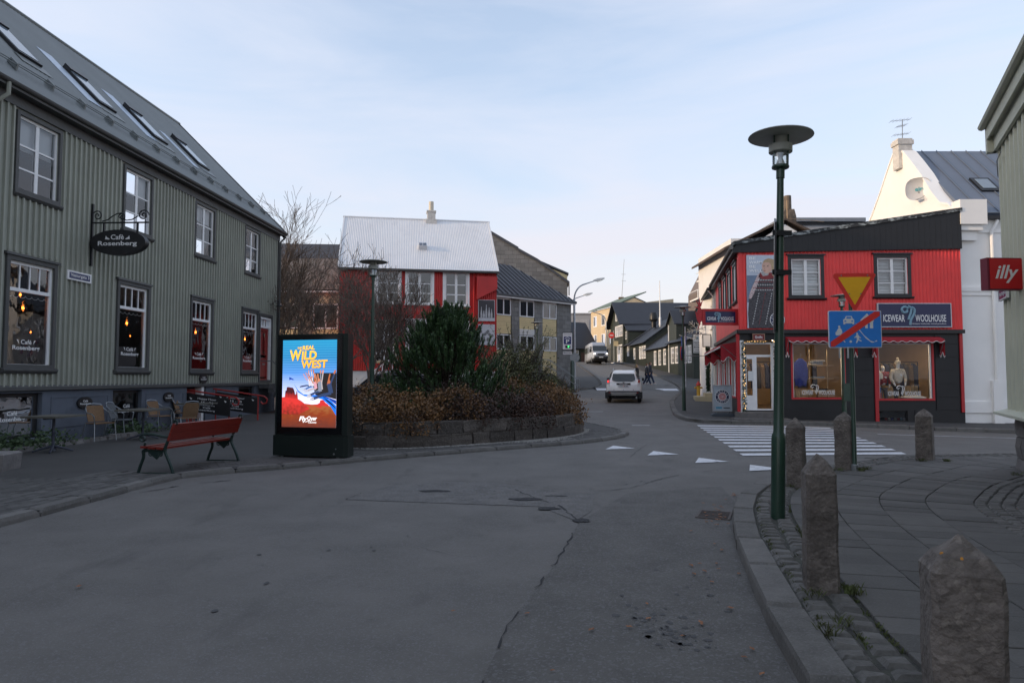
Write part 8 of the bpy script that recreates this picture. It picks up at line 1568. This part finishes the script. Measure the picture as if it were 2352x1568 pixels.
# ---------------------------------------------------------------- bare trees
TBARK = mat('bare_bark', (.13,.10,.08), .9, .3, 6, bump=.5)
def bare_tree(lab, x, y, z0, h_, spread, seed, lean=(0, 0), trunks=1, depth=6, rad=.13, up=.25, rmin=.008):
    t = thing('bare_tree', lab, 'tree', (x, y, z0), 0, 'bare trees before the red house'); rnd = random.Random(seed); tr_ = MB(); tw = MB()
    def grow(p, d, l, r_, lv):
        n = 4 if lv < 3 else 3; pts = [p]; q = p.copy(); dd = d.copy()
        for k in range(n): dd = (dd+Vector((rnd.gauss(0,.13), rnd.gauss(0,.13), rnd.gauss(0,.08)+.04))).normalized(); q = q+dd*l/n; pts.append(q.copy())
        r1 = max(rmin, r_*.72); (tr_ if lv < 2 else tw).tube([tuple(k) for k in pts], [lerp(r_, r1, k/n) for k in range(n+1)], 7 if lv < 2 else (5 if lv < 4 else 3), cap=lv < 2)
        if lv >= depth: return
        for k in range(3 if lv else 5):
            f = rnd.uniform(.35,1.0) if k else 1.0; b = pts[max(1, min(n, round(f*n)))]; ax = dd.orthogonal().normalized(); ax = Matrix.Rotation(rnd.uniform(0,6.28), 3, dd) @ ax
            nd_ = (dd*rnd.uniform(.75,1.0)+ax*rnd.uniform(.3,.75)*spread+Vector((0,0,up*.5))).normalized(); grow(b, nd_, l*rnd.uniform(.66,.84), max(rmin, r1*rnd.uniform(.62,.82)), lv+1)
    for k in range(trunks): grow(Vector((.25*k,.1*k,0)), Vector((lean[0]+(.45*(k-.5) if trunks > 1 else 0), lean[1], 1)).normalized(), h_*.27, rad, 0)
    tr_.build('trunk', TBARK, t, smooth=True); me = bpy.data.meshes.new('crown'); me.from_pydata(tw.v, [], tw.f); me.materials.append(TBARK); ob('crown', me, t); return t
bare_tree('tall bare tree rising behind the far corner of the café house', -13.6, 34.0, .2, 11.6, .8, 3, (.0,0), 2, 6, .13, rmin=.008)
bare_tree('bare tree behind the advertising totem, before the beige office wing', -9.2, 30.4, .1, 8.4, .95, 12, (.05,0), 2, 6, .09, rmin=.0075)
bare_tree('bare tree standing in front of the red house beside the street lamp', -5.7, 26.6, .1, 6.9, 1.0, 8, (.06,0), 2, 6, .085, rmin=.0075)
# ---------------------------------------------------------------- weeds, grass tufts, fallen leaves
GRS = mat('tuft_grass', (.075,.10,.03), .8, .4, 9, c2=(.05,.045,.02)); gg_ = MB(); rnd = random.Random(2)
def tuft(x, y, z, n, h_, r_):
    for _ in range(n):
        a = rnd.uniform(0,6.28); b = Vector((x+rnd.gauss(0,r_*.5), y+rnd.gauss(0,r_*.5), z)); l = h_*rnd.uniform(.5,1.2); v = Vector((math.cos(a)*l*.6, math.sin(a)*l*.6, l*.8)); s_ = Vector((-math.sin(a), math.cos(a), 0))*.004; gg_.poly([tuple(b-s_), tuple(b+s_), tuple(b+v*.6+Vector((0,0,.01))+s_*.5), tuple(b+v)])
for x, y, n in ((2.2,5.05,40),(2.52,5.12,110),(2.48,5.2,60),(5.95,11.75,160),(6.12,11.9,90),(5.6,11.8,60),(7.8,13.1,140),(8.25,13.05,120),(4.05,10.0,50),(1.98,4.35,45),(2.12,4.5,40),(8.2,11.2,60)): tuft(x*KP, y*KP, .112, int(n*.6), .075, .06)
for k in range(210):
    t = rnd.uniform(5.2, 14); off = rnd.choice((.28,.45,.61,.28)); p = KR.at(t, off)
    if noise.noise((p.x*1.3, p.y*1.3, 2)) > -.12: tuft(p.x, p.y, .098, 7, .035, .02)
o = gg_.build('grass_tufts', GRS); o['kind'] = 'stuff'; o['label'] = 'grass tufts and moss sprouting between the stones'
wd = MB(); rnd = random.Random(31)
def weed(x, y, n, h_, r_):
    for _ in range(n):
        p = Vector((x+rnd.gauss(0,r_), y+rnd.gauss(0,r_*.6), .1+abs(rnd.gauss(0,h_*.5)))); d = Vector((rnd.gauss(0,1), rnd.gauss(0,1), rnd.gauss(0,.7)+.4)).normalized()*rnd.uniform(.04,.09); e = d.orthogonal()*.35; wd.poly([tuple(p), tuple(p+d*.5+e), tuple(p+d), tuple(p+d*.5-e)])
for x, y, n, h_, r_ in ((-10.7,13.9,500,.28,.35),(-10.6,14.8,450,.22,.35),(-10.6,15.7,350,.3,.3),(-10.5,18.6,300,.25,.3),(-10.5,19.4,250,.25,.3)): weed(x, y, n, h_, r_)
o = wd.build('weeds', leafmat('weed_leaf', (.05,.085,.03), (.02,.04,.018))); o['kind'] = 'stuff'; o['label'] = 'weeds growing along the foot of the café wall'
edg = thing('stone_edging', 'low broken stone edging along the café wall bed', 'edging', (-10.25, 13.2, .06))
for k in range(18):
    y = .3*k; x = -.03+.05*rnd.uniform(-1,1)+.01*k; z = .09+.03*rnd.random()
    MB().loft([[(x-.12,y,0),(x+.08,y,0),(x+.08,y+.27,0),(x-.12,y+.27,0)],[(x-.1,y+.02,z),(x+.06,y+.03,z-.01),(x+.06,y+.25,z),(x-.1,y+.26,z-.005)]]).build('edging_stone', STON, edg)
lv = MB(); rnd = random.Random(6); LEAF = mat('fallen_leaf', (.26,.11,.045), .8, .4, 30, c2=(.12,.05,.03))
def fleaf(x, y, z):
    s_ = rnd.uniform(.016,.03); a = rnd.uniform(0,6.28); c, s2 = math.cos(a), math.sin(a); pts = [(-1,0,.0),(-.3,.5,.25),(.5,.42,.1),(1.1,0,.3),(.5,-.42,.1),(-.3,-.5,.3)]; lv.poly([(x+(p[0]*c-p[1]*s2)*s_, y+(p[0]*s2+p[1]*c)*s_, z+.004+p[2]*s_) for p in pts])
for k in range(34): t = rnd.uniform(4.6, 11.5); p = KR.at(t, -abs(rnd.gauss(0,.22))-.04); fleaf(p.x, p.y, .012)
for k in range(16): p = Vector((2.3+rnd.gauss(0,.14), 8.05+rnd.gauss(0,.3))); fleaf(p.x, p.y, .018) if (p-KR.at(10.9,0)).length < 9 and p.x < 2.52 else None
for x, y in ((-3.3,5.3),(.1,4.7),(.5,4.4),(.75,4.45),(.9,4.6),(1.05,4.3),(.22,3.8),(.95,4.9),(-.4,4.75)): fleaf(x, y, .012)
o = lv.build('fallen_leaves', LEAF); o['kind'] = 'stuff'; o['label'] = 'brown fallen leaves along the gutter'
